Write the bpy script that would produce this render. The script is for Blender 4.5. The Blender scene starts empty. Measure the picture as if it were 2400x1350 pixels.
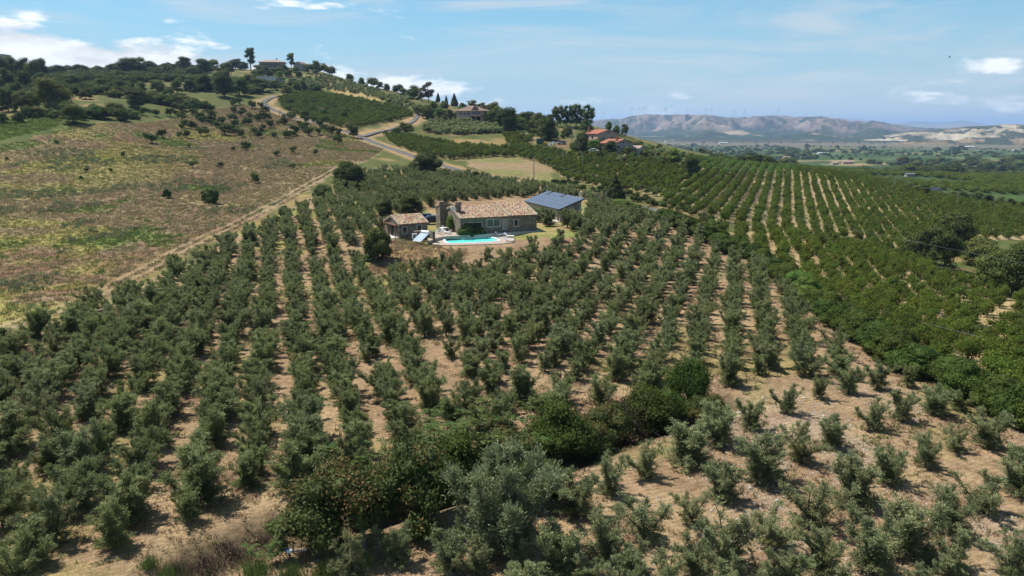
import bpy, bmesh, math, random
import numpy as np
from mathutils import Vector, Matrix

random.seed(7)
RNG = np.random.default_rng(11)
R = math.radians
SC = bpy.context.scene
COL = SC.collection

# ------------------------------------------------------------------ camera, sky, sun, exposure
CAM_Z = 40.0                      # drone height above datum (m)
PITCH = 12.5                      # degrees below the horizon
FPX = 1714.0                      # focal length for a 2400 px wide frame
cam_data = bpy.data.cameras.new('camera')
cam_data.sensor_width = 36.0
cam_data.lens = 36.0 * FPX / 2400.0
cam_data.clip_start = 0.5
cam_data.clip_end = 90000.0
cam = bpy.data.objects.new('camera', cam_data)
cam.location = (0, 0, CAM_Z)
cam.rotation_euler = (R(90 - PITCH), 0, 0)
COL.objects.link(cam)
SC.camera = cam

SUN_EL = 60.0
SUN_AZ = math.degrees(math.atan2(-0.88, 0.47))      # clockwise from +Y
sun_dir = Vector((math.sin(R(SUN_AZ)) * math.cos(R(SUN_EL)), math.cos(R(SUN_AZ)) * math.cos(R(SUN_EL)), math.sin(R(SUN_EL))))
sun_data = bpy.data.lights.new('sun', 'SUN')
sun_data.energy = 5.0
sun_data.angle = R(0.53)
sun_data.color = (1.0, 0.955, 0.89)
sun = bpy.data.objects.new('sun', sun_data)
sun.rotation_euler = (-sun_dir).to_track_quat('-Z', 'Y').to_euler()
sun.location = (-100, 60, 300)
COL.objects.link(sun)

def N(nt, kind, **kw):
    n = nt.nodes.new(kind)
    for k, v in kw.items():
        if k.startswith('i_'):
            key = k[2:]
            key = int(key) if key.isdigit() else key.replace('_', ' ')
            n.inputs[key].default_value = v
        else:
            setattr(n, k, v)
    return n

def ramp(nt, stops, interp='LINEAR'):
    n = nt.nodes.new('ShaderNodeValToRGB')
    n.color_ramp.interpolation = interp
    el = n.color_ramp.elements
    while len(el) < len(stops):
        el.new(0.5)
    for e, (p, c) in zip(el, stops):
        e.position = p
        e.color = (*c, 1) if len(c) == 3 else c
    return n

def math_node(nt, op, a, b=None, clamp=False):
    n = nt.nodes.new('ShaderNodeMath'); n.operation = op; n.use_clamp = clamp
    for i, v in enumerate((a, b)):
        if v is None: continue
        if isinstance(v, (int, float)): n.inputs[i].default_value = v
        else: nt.links.new(v, n.inputs[i])
    return n.outputs[0]

def mix_col(nt, fac, a, b, blend='MIX'):
    n = nt.nodes.new('ShaderNodeMix'); n.data_type = 'RGBA'; n.blend_type = blend; n.clamp_factor = True
    for s, v in ((0, fac), (6, a), (7, b)):
        if isinstance(v, (int, float)): n.inputs[s].default_value = v
        elif isinstance(v, tuple): n.inputs[s].default_value = (*v, 1) if len(v) == 3 else v
        else: nt.links.new(v, n.inputs[s])
    return n.outputs[2]

def build_world():
    w = bpy.data.worlds.new('World'); SC.world = w; w.use_nodes = True
    nt = w.node_tree; nt.nodes.clear()
    out = N(nt, 'ShaderNodeOutputWorld'); bg = N(nt, 'ShaderNodeBackground')
    sky = N(nt, 'ShaderNodeTexSky', sky_type='NISHITA', sun_disc=False)
    sky.sun_elevation = R(SUN_EL); sky.sun_rotation = R(SUN_AZ)
    sky.altitude = 300; sky.air_density = 1.0; sky.dust_density = 0.25; sky.ozone_density = 2.2
    # clouds: far banks of cumulus low over the horizon all round, thin cirrus above
    tc = N(nt, 'ShaderNodeTexCoord'); sep = N(nt, 'ShaderNodeSeparateXYZ')
    nt.links.new(tc.outputs['Generated'], sep.inputs[0])
    x, y, z = sep.outputs
    rho = math_node(nt, 'MAXIMUM', math_node(nt, 'SQRT', math_node(nt, 'ADD', math_node(nt, 'MULTIPLY', x, x), math_node(nt, 'MULTIPLY', y, y))), 0.02)
    el = math_node(nt, 'DIVIDE', z, rho)                       # tan of the elevation
    az = math_node(nt, 'ARCTAN2', x, y)
    cmb = N(nt, 'ShaderNodeCombineXYZ')
    nt.links.new(math_node(nt, 'DIVIDE', x, rho), cmb.inputs[0]); nt.links.new(math_node(nt, 'DIVIDE', y, rho), cmb.inputs[1]); nt.links.new(el, cmb.inputs[2])
    def noise(scale, detail, rough, off, stretch=2.4, dist=0.0):
        m = N(nt, 'ShaderNodeMapping'); m.inputs['Location'].default_value = off
        m.inputs['Scale'].default_value = (1, 1, stretch)
        nt.links.new(cmb.outputs[0], m.inputs[0])
        n = N(nt, 'ShaderNodeTexNoise'); n.inputs['Scale'].default_value = scale
        n.inputs['Detail'].default_value = detail; n.inputs['Roughness'].default_value = rough
        n.inputs['Distortion'].default_value = dist
        nt.links.new(m.outputs[0], n.inputs['Vector'])
        return n.outputs[0]
    def wave(k, deg):
        return math_node(nt, 'COSINE', math_node(nt, 'MULTIPLY', math_node(nt, 'SUBTRACT', az, R(deg)), float(k)))
    CO = CLOUD_OFF
    n1 = noise(9.0, 9, 0.58, CO, 3.6); n1b = noise(9.0, 5, 0.55, (CO[0] + .012, CO[1] - .004, CO[2] - .060), 3.6)
    big = math_node(nt, 'ADD', math_node(nt, 'MULTIPLY', wave(18, -30.5), 0.05), math_node(nt, 'MULTIPLY', wave(4, -22), 0.20))
    # how high the banks reach changes slowly round the horizon
    top = math_node(nt, 'ADD', 0.072, math_node(nt, 'MULTIPLY', wave(5, -34), 0.020))
    fall = N(nt, 'ShaderNodeMapRange', interpolation_type='SMOOTHSTEP'); fall.inputs[1].default_value = -0.035; fall.inputs[2].default_value = 0.035
    fall.inputs[3].default_value = 0.06; fall.inputs[4].default_value = -0.30
    nt.links.new(math_node(nt, 'SUBTRACT', el, top), fall.inputs[0])
    dens = math_node(nt, 'ADD', math_node(nt, 'ADD', n1, big), fall.outputs[0])
    mr = N(nt, 'ShaderNodeMapRange', interpolation_type='SMOOTHSTEP'); mr.inputs[1].default_value = 0.465; mr.inputs[2].default_value = 0.60
    nt.links.new(dens, mr.inputs[0])
    shade = N(nt, 'ShaderNodeMapRange'); shade.inputs[1].default_value = -0.10; shade.inputs[2].default_value = 0.10
    shade.inputs[3].default_value = 0.80; shade.inputs[4].default_value = 1.10
    nt.links.new(math_node(nt, 'SUBTRACT', n1, n1b), shade.inputs[0])
    cl = N(nt, 'ShaderNodeVectorMath', operation='SCALE'); cl.inputs[0].default_value = (11.0, 11.2, 11.4)
    nt.links.new(shade.outputs[0], cl.inputs['Scale'])
    # high thin cirrus
    n3 = noise(2.6, 7, 0.62, (2.2, 5.1, 0.3), 9.0, 0.8)
    ci = N(nt, 'ShaderNodeMapRange', interpolation_type='SMOOTHSTEP'); ci.inputs[1].default_value = 0.40; ci.inputs[2].default_value = 0.74
    ci.inputs[4].default_value = 0.85
    nt.links.new(n3, ci.inputs[0])
    # milky air close to the horizon
    milk = N(nt, 'ShaderNodeMapRange', interpolation_type='SMOOTHSTEP'); milk.inputs[1].default_value = 0.26; milk.inputs[2].default_value = 0.0
    milk.inputs[3].default_value = 0.0; milk.inputs[4].default_value = 0.85
    nt.links.new(el, milk.inputs[0])
    tint = mix_col(nt, 1.0, sky.outputs[0], SKY_TINT, 'MULTIPLY')
    c0 = mix_col(nt, milk.outputs[0], tint, (5.3, 6.75, 7.9))
    c1 = mix_col(nt, ci.outputs[0], c0, (6.9, 7.7, 8.3))
    c2 = mix_col(nt, math_node(nt, 'MULTIPLY', mr.outputs[0], 0.93), c1, cl.outputs[0])
    nt.links.new(c2, bg.inputs[0]); bg.inputs[1].default_value = 0.061
    nt.links.new(bg.outputs[0], out.inputs[0])
CLOUD_OFF = (3.0, 1.2, 0.0)
SKY_TINT = (0.50, 1.20, 1.36)
build_world()
SC.view_settings.view_transform = 'Standard'
SC.view_settings.look = 'None'
SC.view_settings.exposure = 0.66
SC.view_settings.gamma = 1.0
SC.view_settings.use_curve_mapping = False
SC.render.engine = 'CYCLES'
SC.cycles.use_denoising = True
SC.cycles.max_bounces = 6
SC.cycles.diffuse_bounces = 3
SC.cycles.transparent_max_bounces = 12
SC.cycles.volume_bounces = 0
# ------------------------------------------------------------------ survey: sight lines, heights, noise
def ray(px, py):
    dx = (np.asarray(px, float) - 1200) / FPX
    up = (675 - np.asarray(py, float)) / FPX
    c, s = math.cos(R(PITCH)), math.sin(R(PITCH))
    return dx, c + s * up, -s + c * up

def sight(px, py, d):
    """world point seen in direction (px,py) at forward distance d metres"""
    x, y, z = ray(px, py)
    return np.array([x / y * d, d, z / y * d + CAM_Z])

def _hash(ix, iy, seed):
    h = (ix.astype(np.int64) * 374761393 + iy.astype(np.int64) * 668265263 + seed * 974634277) & 0xFFFFFFFF
    h = ((h ^ (h >> 13)) * 1274126177) & 0xFFFFFFFF
    return ((h ^ (h >> 16)) & 0xFFFFFF) / float(0xFFFFFF)

def vnoise(x, y, scale, seed=0, octaves=3, gain=0.5):
    x = np.asarray(x, float) / scale; y = np.asarray(y, float) / scale
    tot = 0; amp = 1.0; norm = 0
    for o in range(octaves):
        fx, fy = np.floor(x), np.floor(y)
        tx, ty = x - fx, y - fy
        tx = tx * tx * (3 - 2 * tx); ty = ty * ty * (3 - 2 * ty)
        a = _hash(fx, fy, seed + o); b = _hash(fx + 1, fy, seed + o)
        c = _hash(fx, fy + 1, seed + o); d = _hash(fx + 1, fy + 1, seed + o)
        tot = tot + amp * ((a * (1 - tx) + b * tx) * (1 - ty) + (c * (1 - tx) + d * tx) * ty)
        norm += amp; amp *= gain
        x = x * 2.03 + 17.1; y = y * 2.03 + 9.7
    return tot / norm            # 0..1

def sstep(a, b, x):
    t = np.clip((np.asarray(x, float) - a) / (b - a), 0, 1)
    return t * t * (3 - 2 * t)

# spot heights (sight direction, forward distance)
SPOTS = [
 # olive grove, near ground
 (1200,1350,31.2),(300,1350,31.4),(2300,1350,31.6),(1200,1050,45.3),(400,1050,46),(2100,1050,46.5),(1200,900,57.8),(300,900,58.5),(1900,900,58.5),
 (1200,800,70),(700,800,71),(1600,800,70.5),(1200,700,88.5),(700,700,89),(1600,700,89),(500,700,89),(950,640,106),(1200,640,106.5),(1500,620,113),(800,620,111),
 # farm terrace surroundings
 (900,560,121.5),(1257,540,128.5),(1380,545,128),(1000,520,141),(1312,519,144.5),(1450,520,144),(1560,520,148),(1000,480,170),(1200,455,196),(1395,467,186),(800,480,165),
 # track and left boundary
 (170,760,77),(330,670,97),(500,575,121),(600,530,140),(700,480,168),(760,430,200),(820,388,236),
 # left fallow slope
 (0,740,81),(-400,760,80),(0,600,113),(-400,600,110),(0,450,170),(-400,450,160),(0,380,212),(-400,330,235),(200,330,242),(300,640,104),(300,500,152),(300,400,202),(520,480,163),(600,400,216),(450,330,272),
 (600,340,275),(600,300,322),(430,280,325),(170,285,262),(0,300,252),(330,245,335),(100,240,315),(-400,240,310),
 (230,190,455),(400,190,505),(550,215,445),(620,240,422),(100,185,560),(300,160,650),(450,155,690),(0,170,600),(-400,170,600),(590,165,640),
 # road
 (860,325,330),(950,360,286),(1020,385,263),(1110,407,244),(1215,430,226),(700,275,385),
 # hill right of the road
 (830,300,347),(660,235,432),(940,265,424),(720,215,485),(900,225,525),(900,208,600),(640,158,640),(620,190,560),(760,170,655),(820,190,640),
 (1200,385,272),(1150,372,287),(1200,320,345),(1080,305,372),(1105,284,405),(1000,260,430),(1000,238,520),(1130,280,432),(1250,330,340),(1300,310,370),
 # red-roofed farm, pine knoll
 (1410,327,362),(1440,345,332),(1330,292,420),(1500,352,400),(1400,300,430),(1400,380,290),(1300,400,262),
 # orchard spur to the right
 (1500,420,246),(1650,420,270),(1600,380,330),(1700,480,204),(1830,400,332),(1900,496,214),(2000,420,330),(2100,500,240),(2200,462,328),(2390,482,318),(2100,540,208),(2390,560,212),(1700,372,440),
 (1760,560,138),(1900,600,134),(2100,700,111),(2250,800,86),(2390,850,76),(2390,720,110),(2200,620,160),(2390,660,140),(2900,800,82),(2900,600,160),
 # hedge line
 (1750,600,118),(1900,700,89.5),(2080,800,71.5),(2300,930,56.5),(2420,1000,50.5),(2900,1000,52),
]
FIX = [  # (x, y, z relative to the drone) off-frame and beyond the crests
 (0,10,-21.5),(-40,0,-22),(40,0,-22),(0,-60,-23),(-150,-80,-22),(150,-80,-28),(-160,40,-20),(140,30,-25),
 (-250,1000,20),(-600,900,30),(-500,1300,-20),(-900,600,40),(0,800,-25),(60,620,-14),(150,700,-25),(-130,800,5),
 (300,700,-42),(100,1100,-55),(300,1100,-60),(600,900,-58),(600,600,-47),(420,520,-37),(-200,1500,-50),(800,1300,-65),(900,500,-48),(700,300,-42),(500,200,-38),(400,80,-34),
 (200,560,-30),
]
_pts = [sight(*s) for s in SPOTS]
_ctrl = np.array([[p[0], p[1]] for p in _pts] + [[f[0], f[1]] for f in FIX]) / 100.0
_cz = np.array([p[2] - CAM_Z for p in _pts] + [f[2] for f in FIX])

def _tps(r2):
    return 0.5 * r2 * np.log(np.maximum(r2, 1e-12))
_n = len(_ctrl)
_K = _tps(((_ctrl[:, None] - _ctrl[None]) ** 2).sum(-1)) + np.eye(_n) * 2e-3
_P = np.c_[np.ones(_n), _ctrl]
_A = np.block([[_K, _P], [_P.T, np.zeros((3, 3))]])
_sol = np.linalg.solve(_A, np.r_[_cz, 0, 0, 0])

def rbf(x, y):
    q = np.c_[np.ravel(x), np.ravel(y)] / 100.0
    out = np.empty(len(q))
    for i in range(0, len(q), 20000):
        b = q[i:i + 20000]
        r2 = ((b[:, None] - _ctrl[None]) ** 2).sum(-1)
        out[i:i + 20000] = _tps(r2) @ _sol[:_n] + _sol[_n] + b @ _sol[_n + 1:]
    return out.reshape(np.shape(x))

def seg_dist(x, y, line):
    """distance to a polyline, and the parameter along it"""
    best = np.full(np.shape(x), 1e9)
    for (ax, ay), (bx, by) in zip(line[:-1], line[1:]):
        dx, dy = bx - ax, by - ay
        t = np.clip(((x - ax) * dx + (y - ay) * dy) / (dx * dx + dy * dy + 1e-9), 0, 1)
        best = np.minimum(best, np.hypot(x - ax - t * dx, y - ay - t * dy))
    return best

def in_poly(x, y, poly):
    x = np.asarray(x, float); y = np.asarray(y, float)
    ins = np.zeros(np.shape(x), bool)
    j = len(poly) - 1
    for i in range(len(poly)):
        xi, yi = poly[i]; xj, yj = poly[j]
        c = ((yi > y) != (yj > y)) & (x < (xj - xi) * (y - yi) / (yj - yi + 1e-12) + xi)
        ins ^= c; j = i
    return ins

TERRACE_Z = -18.5      # farm level, relative to the drone
DECK_Z = -19.0         # pool deck level
def on_level(px, py, z):
    x, y, zz = ray(px, py); t = z / zz
    return (x * t, y * t)
FARM = [on_level(a, b, TERRACE_Z) for a, b in ((893,556),(920,563),(952,567),(985,572),(1060,560),(1120,553),(1190,552),(1330,556),(1378,548),(1420,515),(1400,480),(1250,478),(1000,490),(900,520))]
DECK = [on_level(a, b, DECK_Z) for a, b in ((965,570),(1018,560),(1060,554),(1150,548),(1215,556),(1250,566),(1200,575),(1100,578),(1040,578),(990,576))]
DITCH = [on_level(a, b, -21.5) for a, b in ((330,1420),(470,1335),(640,1255),(860,1215),(1040,1160),(1200,1130),(1330,1075),(1480,1015),(1600,975),(1690,945))]
BANK = [on_level(a, b, -21.2) for a, b in ((860,640),(1000,600))]

def height_rel(x, y):
    x = np.asarray(x, float); y = np.asarray(y, float)
    r = np.hypot(x, y)
    z = np.full(np.shape(x), -60.0)
    near = r < 2600
    z[near] = rbf(x[near], y[near])
    z = np.clip(z, -90, 70)
    valley = -60 - 22 * sstep(900, 3500, r) + 2.0 * (vnoise(x, y, 500, 5) - 0.5)
    w = sstep(750, 1500, r)
    z = z * (1 - w) + valley * w
    # small undulation of the slopes
    z = z + (vnoise(x, y, 38, 3, 3) - 0.5) * 1.1 * sstep(120, 260, r) * (1 - 0.6 * w) + (vnoise(x, y, 5.0, 8, 2) - 0.5) * 0.22 * (r < 900)
    # ditch
    d = seg_dist(x, y, DITCH)
    z = z - 1.3 * np.exp(-(d / 1.5) ** 2)
    # farm platform and pool deck with their grassed bank
    for poly, lev, soft in ((FARM, TERRACE_Z, 5.5), (DECK, DECK_Z, 4.0)):
        dd = np.where(in_poly(x, y, poly), 0, seg_dist(x, y, poly + poly[:1]))
        k = 1 - sstep(0.0, soft, dd)
        z = z * (1 - k) + (lev - 0.10) * k
    return z

# polar ground grid, dense where the drone looks
_th = np.r_[np.arange(-180, -50, 5.0), np.arange(-50, -41, 0.8), np.arange(-41, 41.001, 0.18), np.arange(41.8, 50, 0.8), np.arange(50, 181, 5.0)]
_th = np.unique(np.round(_th, 4))
_r = [3.0]
while _r[-1] < 45000:
    v = _r[-1]
    _r.append(v * (1.12 if v < 22 else 1.0095 if v < 900 else 1.016 if v < 4500 else 1.06))
_r = np.array(_r)
TH, RR = np.meshgrid(np.radians(_th), _r, indexing='ij')
GX, GY = np.sin(TH) * RR, np.cos(TH) * RR
GZ = height_rel(GX, GY) + CAM_Z

def ground_z(x, y):
    """height of the built ground sheet"""
    x = np.asarray(x, float); y = np.asarray(y, float)
    th = np.degrees(np.arctan2(x, y)); r = np.clip(np.hypot(x, y), _r[0], _r[-1] * 0.999)
    i = np.clip(np.searchsorted(_th, th) - 1, 0, len(_th) - 2)
    j = np.clip(np.searchsorted(_r, r) - 1, 0, len(_r) - 2)
    a = (th - _th[i]) / (_th[i + 1] - _th[i]); b = (r - _r[j]) / (_r[j + 1] - _r[j])
    return (GZ[i, j] * (1 - a) + GZ[i + 1, j] * a) * (1 - b) + (GZ[i, j + 1] * (1 - a) + GZ[i + 1, j + 1] * a) * b

_T = np.geomspace(18, 6000, 1500)
def ground_at(px, py, start=18):
    """where a sight line meets the ground sheet -> (x, y, z) arrays"""
    px = np.atleast_1d(np.asarray(px, float)); py = np.atleast_1d(np.asarray(py, float))
    x, y, z = ray(px, py)
    T = _T[_T >= start]
    X = (x / y)[:, None] * T; Z = (z / y)[:, None] * T + CAM_Z
    g = ground_z(X, np.broadcast_to(T, X.shape))
    below = Z < g
    k = np.where(below.any(1), below.argmax(1), len(T) - 1)
    k = np.maximum(k, 1)
    rows = np.arange(len(px))
    d0 = Z[rows, k - 1] - g[rows, k - 1]; d1 = g[rows, k] - Z[rows, k]
    f = np.clip(d0 / (d0 + d1 + 1e-9), 0, 1)
    t = T[k - 1] * (1 - f) + T[k] * f
    xx, yy = x / y * t, t
    return xx, yy, ground_z(xx, yy)

def G(px, py, start=18):
    x, y, z = ground_at(px, py, start)
    return Vector((float(x[0]), float(y[0]), float(z[0])))

def plan(pixels, start=18):
    x, y, z = ground_at([p[0] for p in pixels], [p[1] for p in pixels], start)
    return list(zip(x.tolist(), y.tolist()))

def depth_of(x, y, z):
    return y * math.cos(R(PITCH)) - (z - CAM_Z) * math.sin(R(PITCH))

def to_px(x, y, z):
    z = z - CAM_Z; c, s = math.cos(R(PITCH)), math.sin(R(PITCH))
    dep = y * c - z * s; up = y * s + z * c
    return 1200 + x / dep * FPX, 675 - up / dep * FPX
# ------------------------------------------------------------------ mesh and object helpers
def tag(o, label=None, cat=None, group=None, kind=None):
    if label: o['label'] = label
    if cat: o['category'] = cat
    if group: o['group'] = group
    if kind: o['kind'] = kind
    return o

def link(o, parent=None):
    COL.objects.link(o)
    if parent is not None: o.parent = parent
    return o

def empty(name, loc=(0, 0, 0), rz=0.0, scale=1.0):
    o = bpy.data.objects.new(name, None)
    o.location = loc; o.rotation_euler = (0, 0, rz)
    o.scale = (scale,) * 3 if isinstance(scale, (int, float)) else scale
    o.empty_display_size = 0.3
    return link(o)

def np_mesh(name, verts, faces, mats=(), mat_idx=None, smooth=False, attrs=None, colors=None):
    """verts (n,3); faces (m,k) array with a constant k, or a list of such arrays"""
    me = bpy.data.meshes.new(name)
    if isinstance(faces, np.ndarray): faces = [faces]
    faces = [f for f in faces if len(f)]
    loops = np.concatenate([f.ravel() for f in faces])
    counts = np.concatenate([np.full(len(f), f.shape[1]) for f in faces])
    starts = np.r_[0, np.cumsum(counts)[:-1]]
    me.vertices.add(len(verts)); me.vertices.foreach_set('co', np.asarray(verts, np.float32).ravel())
    me.loops.add(len(loops)); me.loops.foreach_set('vertex_index', loops.astype(np.int32))
    me.polygons.add(len(counts)); me.polygons.foreach_set('loop_start', starts.astype(np.int32))
    me.polygons.foreach_set('loop_total', counts.astype(np.int32))
    if mat_idx is not None: me.polygons.foreach_set('material_index', np.asarray(mat_idx, np.int32))
    if smooth is not False:
        sm = np.ones(len(counts), bool) if smooth is True else np.asarray(smooth, bool)
        me.polygons.foreach_set('use_smooth', sm)
    for m in mats: me.materials.append(m)
    me.update(calc_edges=True)
    for k, v in (attrs or {}).items():
        dom = 'FACE' if len(v) == len(counts) else 'POINT'
        a = me.attributes.new(k, 'FLOAT', dom); a.data.foreach_set('value', np.asarray(v, np.float32))
    if colors is not None:
        a = me.attributes.new('cover', 'FLOAT_COLOR', 'POINT')
        a.data.foreach_set('color', (colors if colors.shape[1] == 4 else np.c_[colors, np.zeros(len(colors))]).astype(np.float32).ravel())
    return me

class MB:
    """collects shapes; build() links them as one mesh object"""
    def __init__(s): s.v = []; s.f = []; s.t = []
    def add(s, vs, fs, tint=None):
        b = len(s.v); s.v += [tuple(v) for v in vs]
        for f in fs: s.f.append(tuple(i + b for i in f)); s.t.append(random.random() if tint is None else tint)
        return s
    def box(s, x0, x1, y0, y1, z0, z1, M=None, tint=None):
        vs = [Vector((x, y, z)) for z in (z0, z1) for x, y in ((x0, y0), (x1, y0), (x1, y1), (x0, y1))]
        if M is not None: vs = [M @ v for v in vs]
        return s.add(vs, [(0, 3, 2, 1), (4, 5, 6, 7), (0, 1, 5, 4), (1, 2, 6, 5), (2, 3, 7, 6), (3, 0, 4, 7)], tint)
    def prism(s, pts, z0, z1):
        n = len(pts)
        vs = [(p[0], p[1], z0) for p in pts] + [(p[0], p[1], z1) for p in pts]
        fs = [tuple(range(n))[::-1], tuple(range(n, 2 * n))] + [(i, (i + 1) % n, n + (i + 1) % n, n + i) for i in range(n)]
        return s.add(vs, fs)
    def extrude(s, pts, vec):
        n = len(pts); vec = Vector(vec)
        vs = [Vector(p) for p in pts]; vs = vs + [v + vec for v in vs]
        fs = [tuple(range(n))[::-1], tuple(range(n, 2 * n))] + [(i, (i + 1) % n, n + (i + 1) % n, n + i) for i in range(n)]
        return s.add(vs, fs)
    def tube(s, p0, p1, r0, r1=None, n=8, caps=True):
        p0, p1 = Vector(p0), Vector(p1); r1 = r0 if r1 is None else r1
        d = (p1 - p0).normalized(); a = d.orthogonal().normalized(); b = d.cross(a)
        vs = [p0 + (a * math.cos(t) + b * math.sin(t)) * r0 for t in [2 * math.pi * i / n for i in range(n)]]
        vs += [p1 + (a * math.cos(t) + b * math.sin(t)) * r1 for t in [2 * math.pi * i / n for i in range(n)]]
        fs = [(i, (i + 1) % n, n + (i + 1) % n, n + i) for i in range(n)]
        if caps: fs += [tuple(range(n))[::-1], tuple(range(n, 2 * n))]
        return s.add(vs, fs)
    def build(s, name, mat, parent=None, smooth=False, bevel=0.0):
        me = bpy.data.meshes.new(name); me.from_pydata(s.v, [], s.f)
        bm = bmesh.new(); bm.from_mesh(me)
        bmesh.ops.recalc_face_normals(bm, faces=bm.faces)
        if bevel: bmesh.ops.bevel(bm, geom=list(bm.edges), offset=bevel, segments=1, affect='EDGES')
        bm.to_mesh(me); bm.free()
        me.materials.append(mat)
        if not bevel:
            a = me.attributes.new('tint', 'FLOAT', 'FACE'); a.data.foreach_set('value', s.t)
        if smooth: me.polygons.foreach_set('use_smooth', [True] * len(me.polygons))
        return link(bpy.data.objects.new(name, me), parent)

# ------------------------------------------------------------------ materials
MATS = {}
ALB = 0.80      # every base colour below is scaled by this
def dim(c): return tuple(v * ALB for v in c[:3])
def new_mat(name):
    m = bpy.data.materials.new(name); m.use_nodes = True
    nt = m.node_tree; nt.nodes.clear()
    out = N(nt, 'ShaderNodeOutputMaterial')
    return m, nt, out

def plain(name, col, rough=0.7, spec=0.3, metal=0.0, var=0.15, scale=3.0, bump=0.0, alt=None):
    m, nt, out = new_mat(name)
    b = N(nt, 'ShaderNodeBsdfPrincipled'); b.inputs['Roughness'].default_value = rough
    b.inputs['Specular IOR Level'].default_value = spec; b.inputs['Metallic'].default_value = metal
    tc = N(nt, 'ShaderNodeTexCoord')
    n = N(nt, 'ShaderNodeTexNoise', i_Scale=scale, i_Detail=6, i_Roughness=0.6)
    nt.links.new(tc.outputs['Object'], n.inputs['Vector'])
    col = dim(col); lo = tuple(c * (1 - var) for c in col); hi = dim(alt) if alt else tuple(min(1, c * (1 + var)) for c in col)
    rp = ramp(nt, [(0.3, lo), (0.7, hi)])
    nt.links.new(n.outputs[0], rp.inputs[0]); nt.links.new(rp.outputs[0], b.inputs['Base Color'])
    if bump:
        bp = N(nt, 'ShaderNodeBump', i_Strength=0.6, i_Distance=bump)
        nt.links.new(n.outputs[0], bp.inputs['Height']); nt.links.new(bp.outputs[0], b.inputs['Normal'])
    nt.links.new(b.outputs[0], out.inputs[0])
    MATS[name] = m
    return m

def stone_mat(name, c1, c2, c3, scale=3.2):
    m, nt, out = new_mat(name)
    b = N(nt, 'ShaderNodeBsdfPrincipled'); b.inputs['Roughness'].default_value = 0.9; b.inputs['Specular IOR Level'].default_value = 0.15
    tc = N(nt, 'ShaderNodeTexCoord')
    mp = N(nt, 'ShaderNodeMapping'); mp.inputs['Scale'].default_value = (1, 1, 1.7)
    nt.links.new(tc.outputs['Object'], mp.inputs[0])
    vo = N(nt, 'ShaderNodeTexVoronoi', i_Scale=scale); nt.links.new(mp.outputs[0], vo.inputs['Vector'])
    ve = N(nt, 'ShaderNodeTexVoronoi', feature='DISTANCE_TO_EDGE', i_Scale=scale); nt.links.new(mp.outputs[0], ve.inputs['Vector'])
    sp = N(nt, 'ShaderNodeSeparateColor'); nt.links.new(vo.outputs['Color'], sp.inputs[0])
    rp = ramp(nt, [(0.0, dim(c1)), (0.5, dim(c2)), (1.0, dim(c3))]); nt.links.new(sp.outputs[0], rp.inputs[0])
    n = N(nt, 'ShaderNodeTexNoise', i_Scale=9, i_Detail=4); nt.links.new(tc.outputs['Object'], n.inputs['Vector'])
    col = mix_col(nt, 0.45, rp.outputs[0], n.outputs[1], 'OVERLAY')
    mr = N(nt, 'ShaderNodeMapRange'); mr.inputs[2].default_value = 0.09; nt.links.new(ve.outputs[0], mr.inputs[0])
    col2 = mix_col(nt, mr.outputs[0], (0.18, 0.16, 0.13), col)
    nt.links.new(col2, b.inputs['Base Color'])
    bp = N(nt, 'ShaderNodeBump', i_Strength=0.8, i_Distance=0.05); nt.links.new(mr.outputs[0], bp.inputs['Height'])
    nt.links.new(bp.outputs[0], b.inputs['Normal']); nt.links.new(b.outputs[0], out.inputs[0])
    MATS[name] = m
    return m

def tint_mat(name, stops, rough=0.85, spec=0.15, interp='LINEAR', noise=0.35):
    """each loose piece has its own colour through its tint"""
    m, nt, out = new_mat(name)
    b = N(nt, 'ShaderNodeBsdfPrincipled'); b.inputs['Roughness'].default_value = rough; b.inputs['Specular IOR Level'].default_value = spec
    at = N(nt, 'ShaderNodeAttribute', attribute_name='tint')
    rp = ramp(nt, [(p, dim(c)) for p, c in stops], interp); nt.links.new(at.outputs['Fac'], rp.inputs[0])
    tc = N(nt, 'ShaderNodeTexCoord'); n = N(nt, 'ShaderNodeTexNoise', i_Scale=2.2, i_Detail=5)
    nt.links.new(tc.outputs['Object'], n.inputs['Vector'])
    c = mix_col(nt, noise, rp.outputs[0], n.outputs[0], 'OVERLAY')
    nt.links.new(c, b.inputs['Base Color']); nt.links.new(b.outputs[0], out.inputs[0])
    MATS[name] = m
    return m

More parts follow.
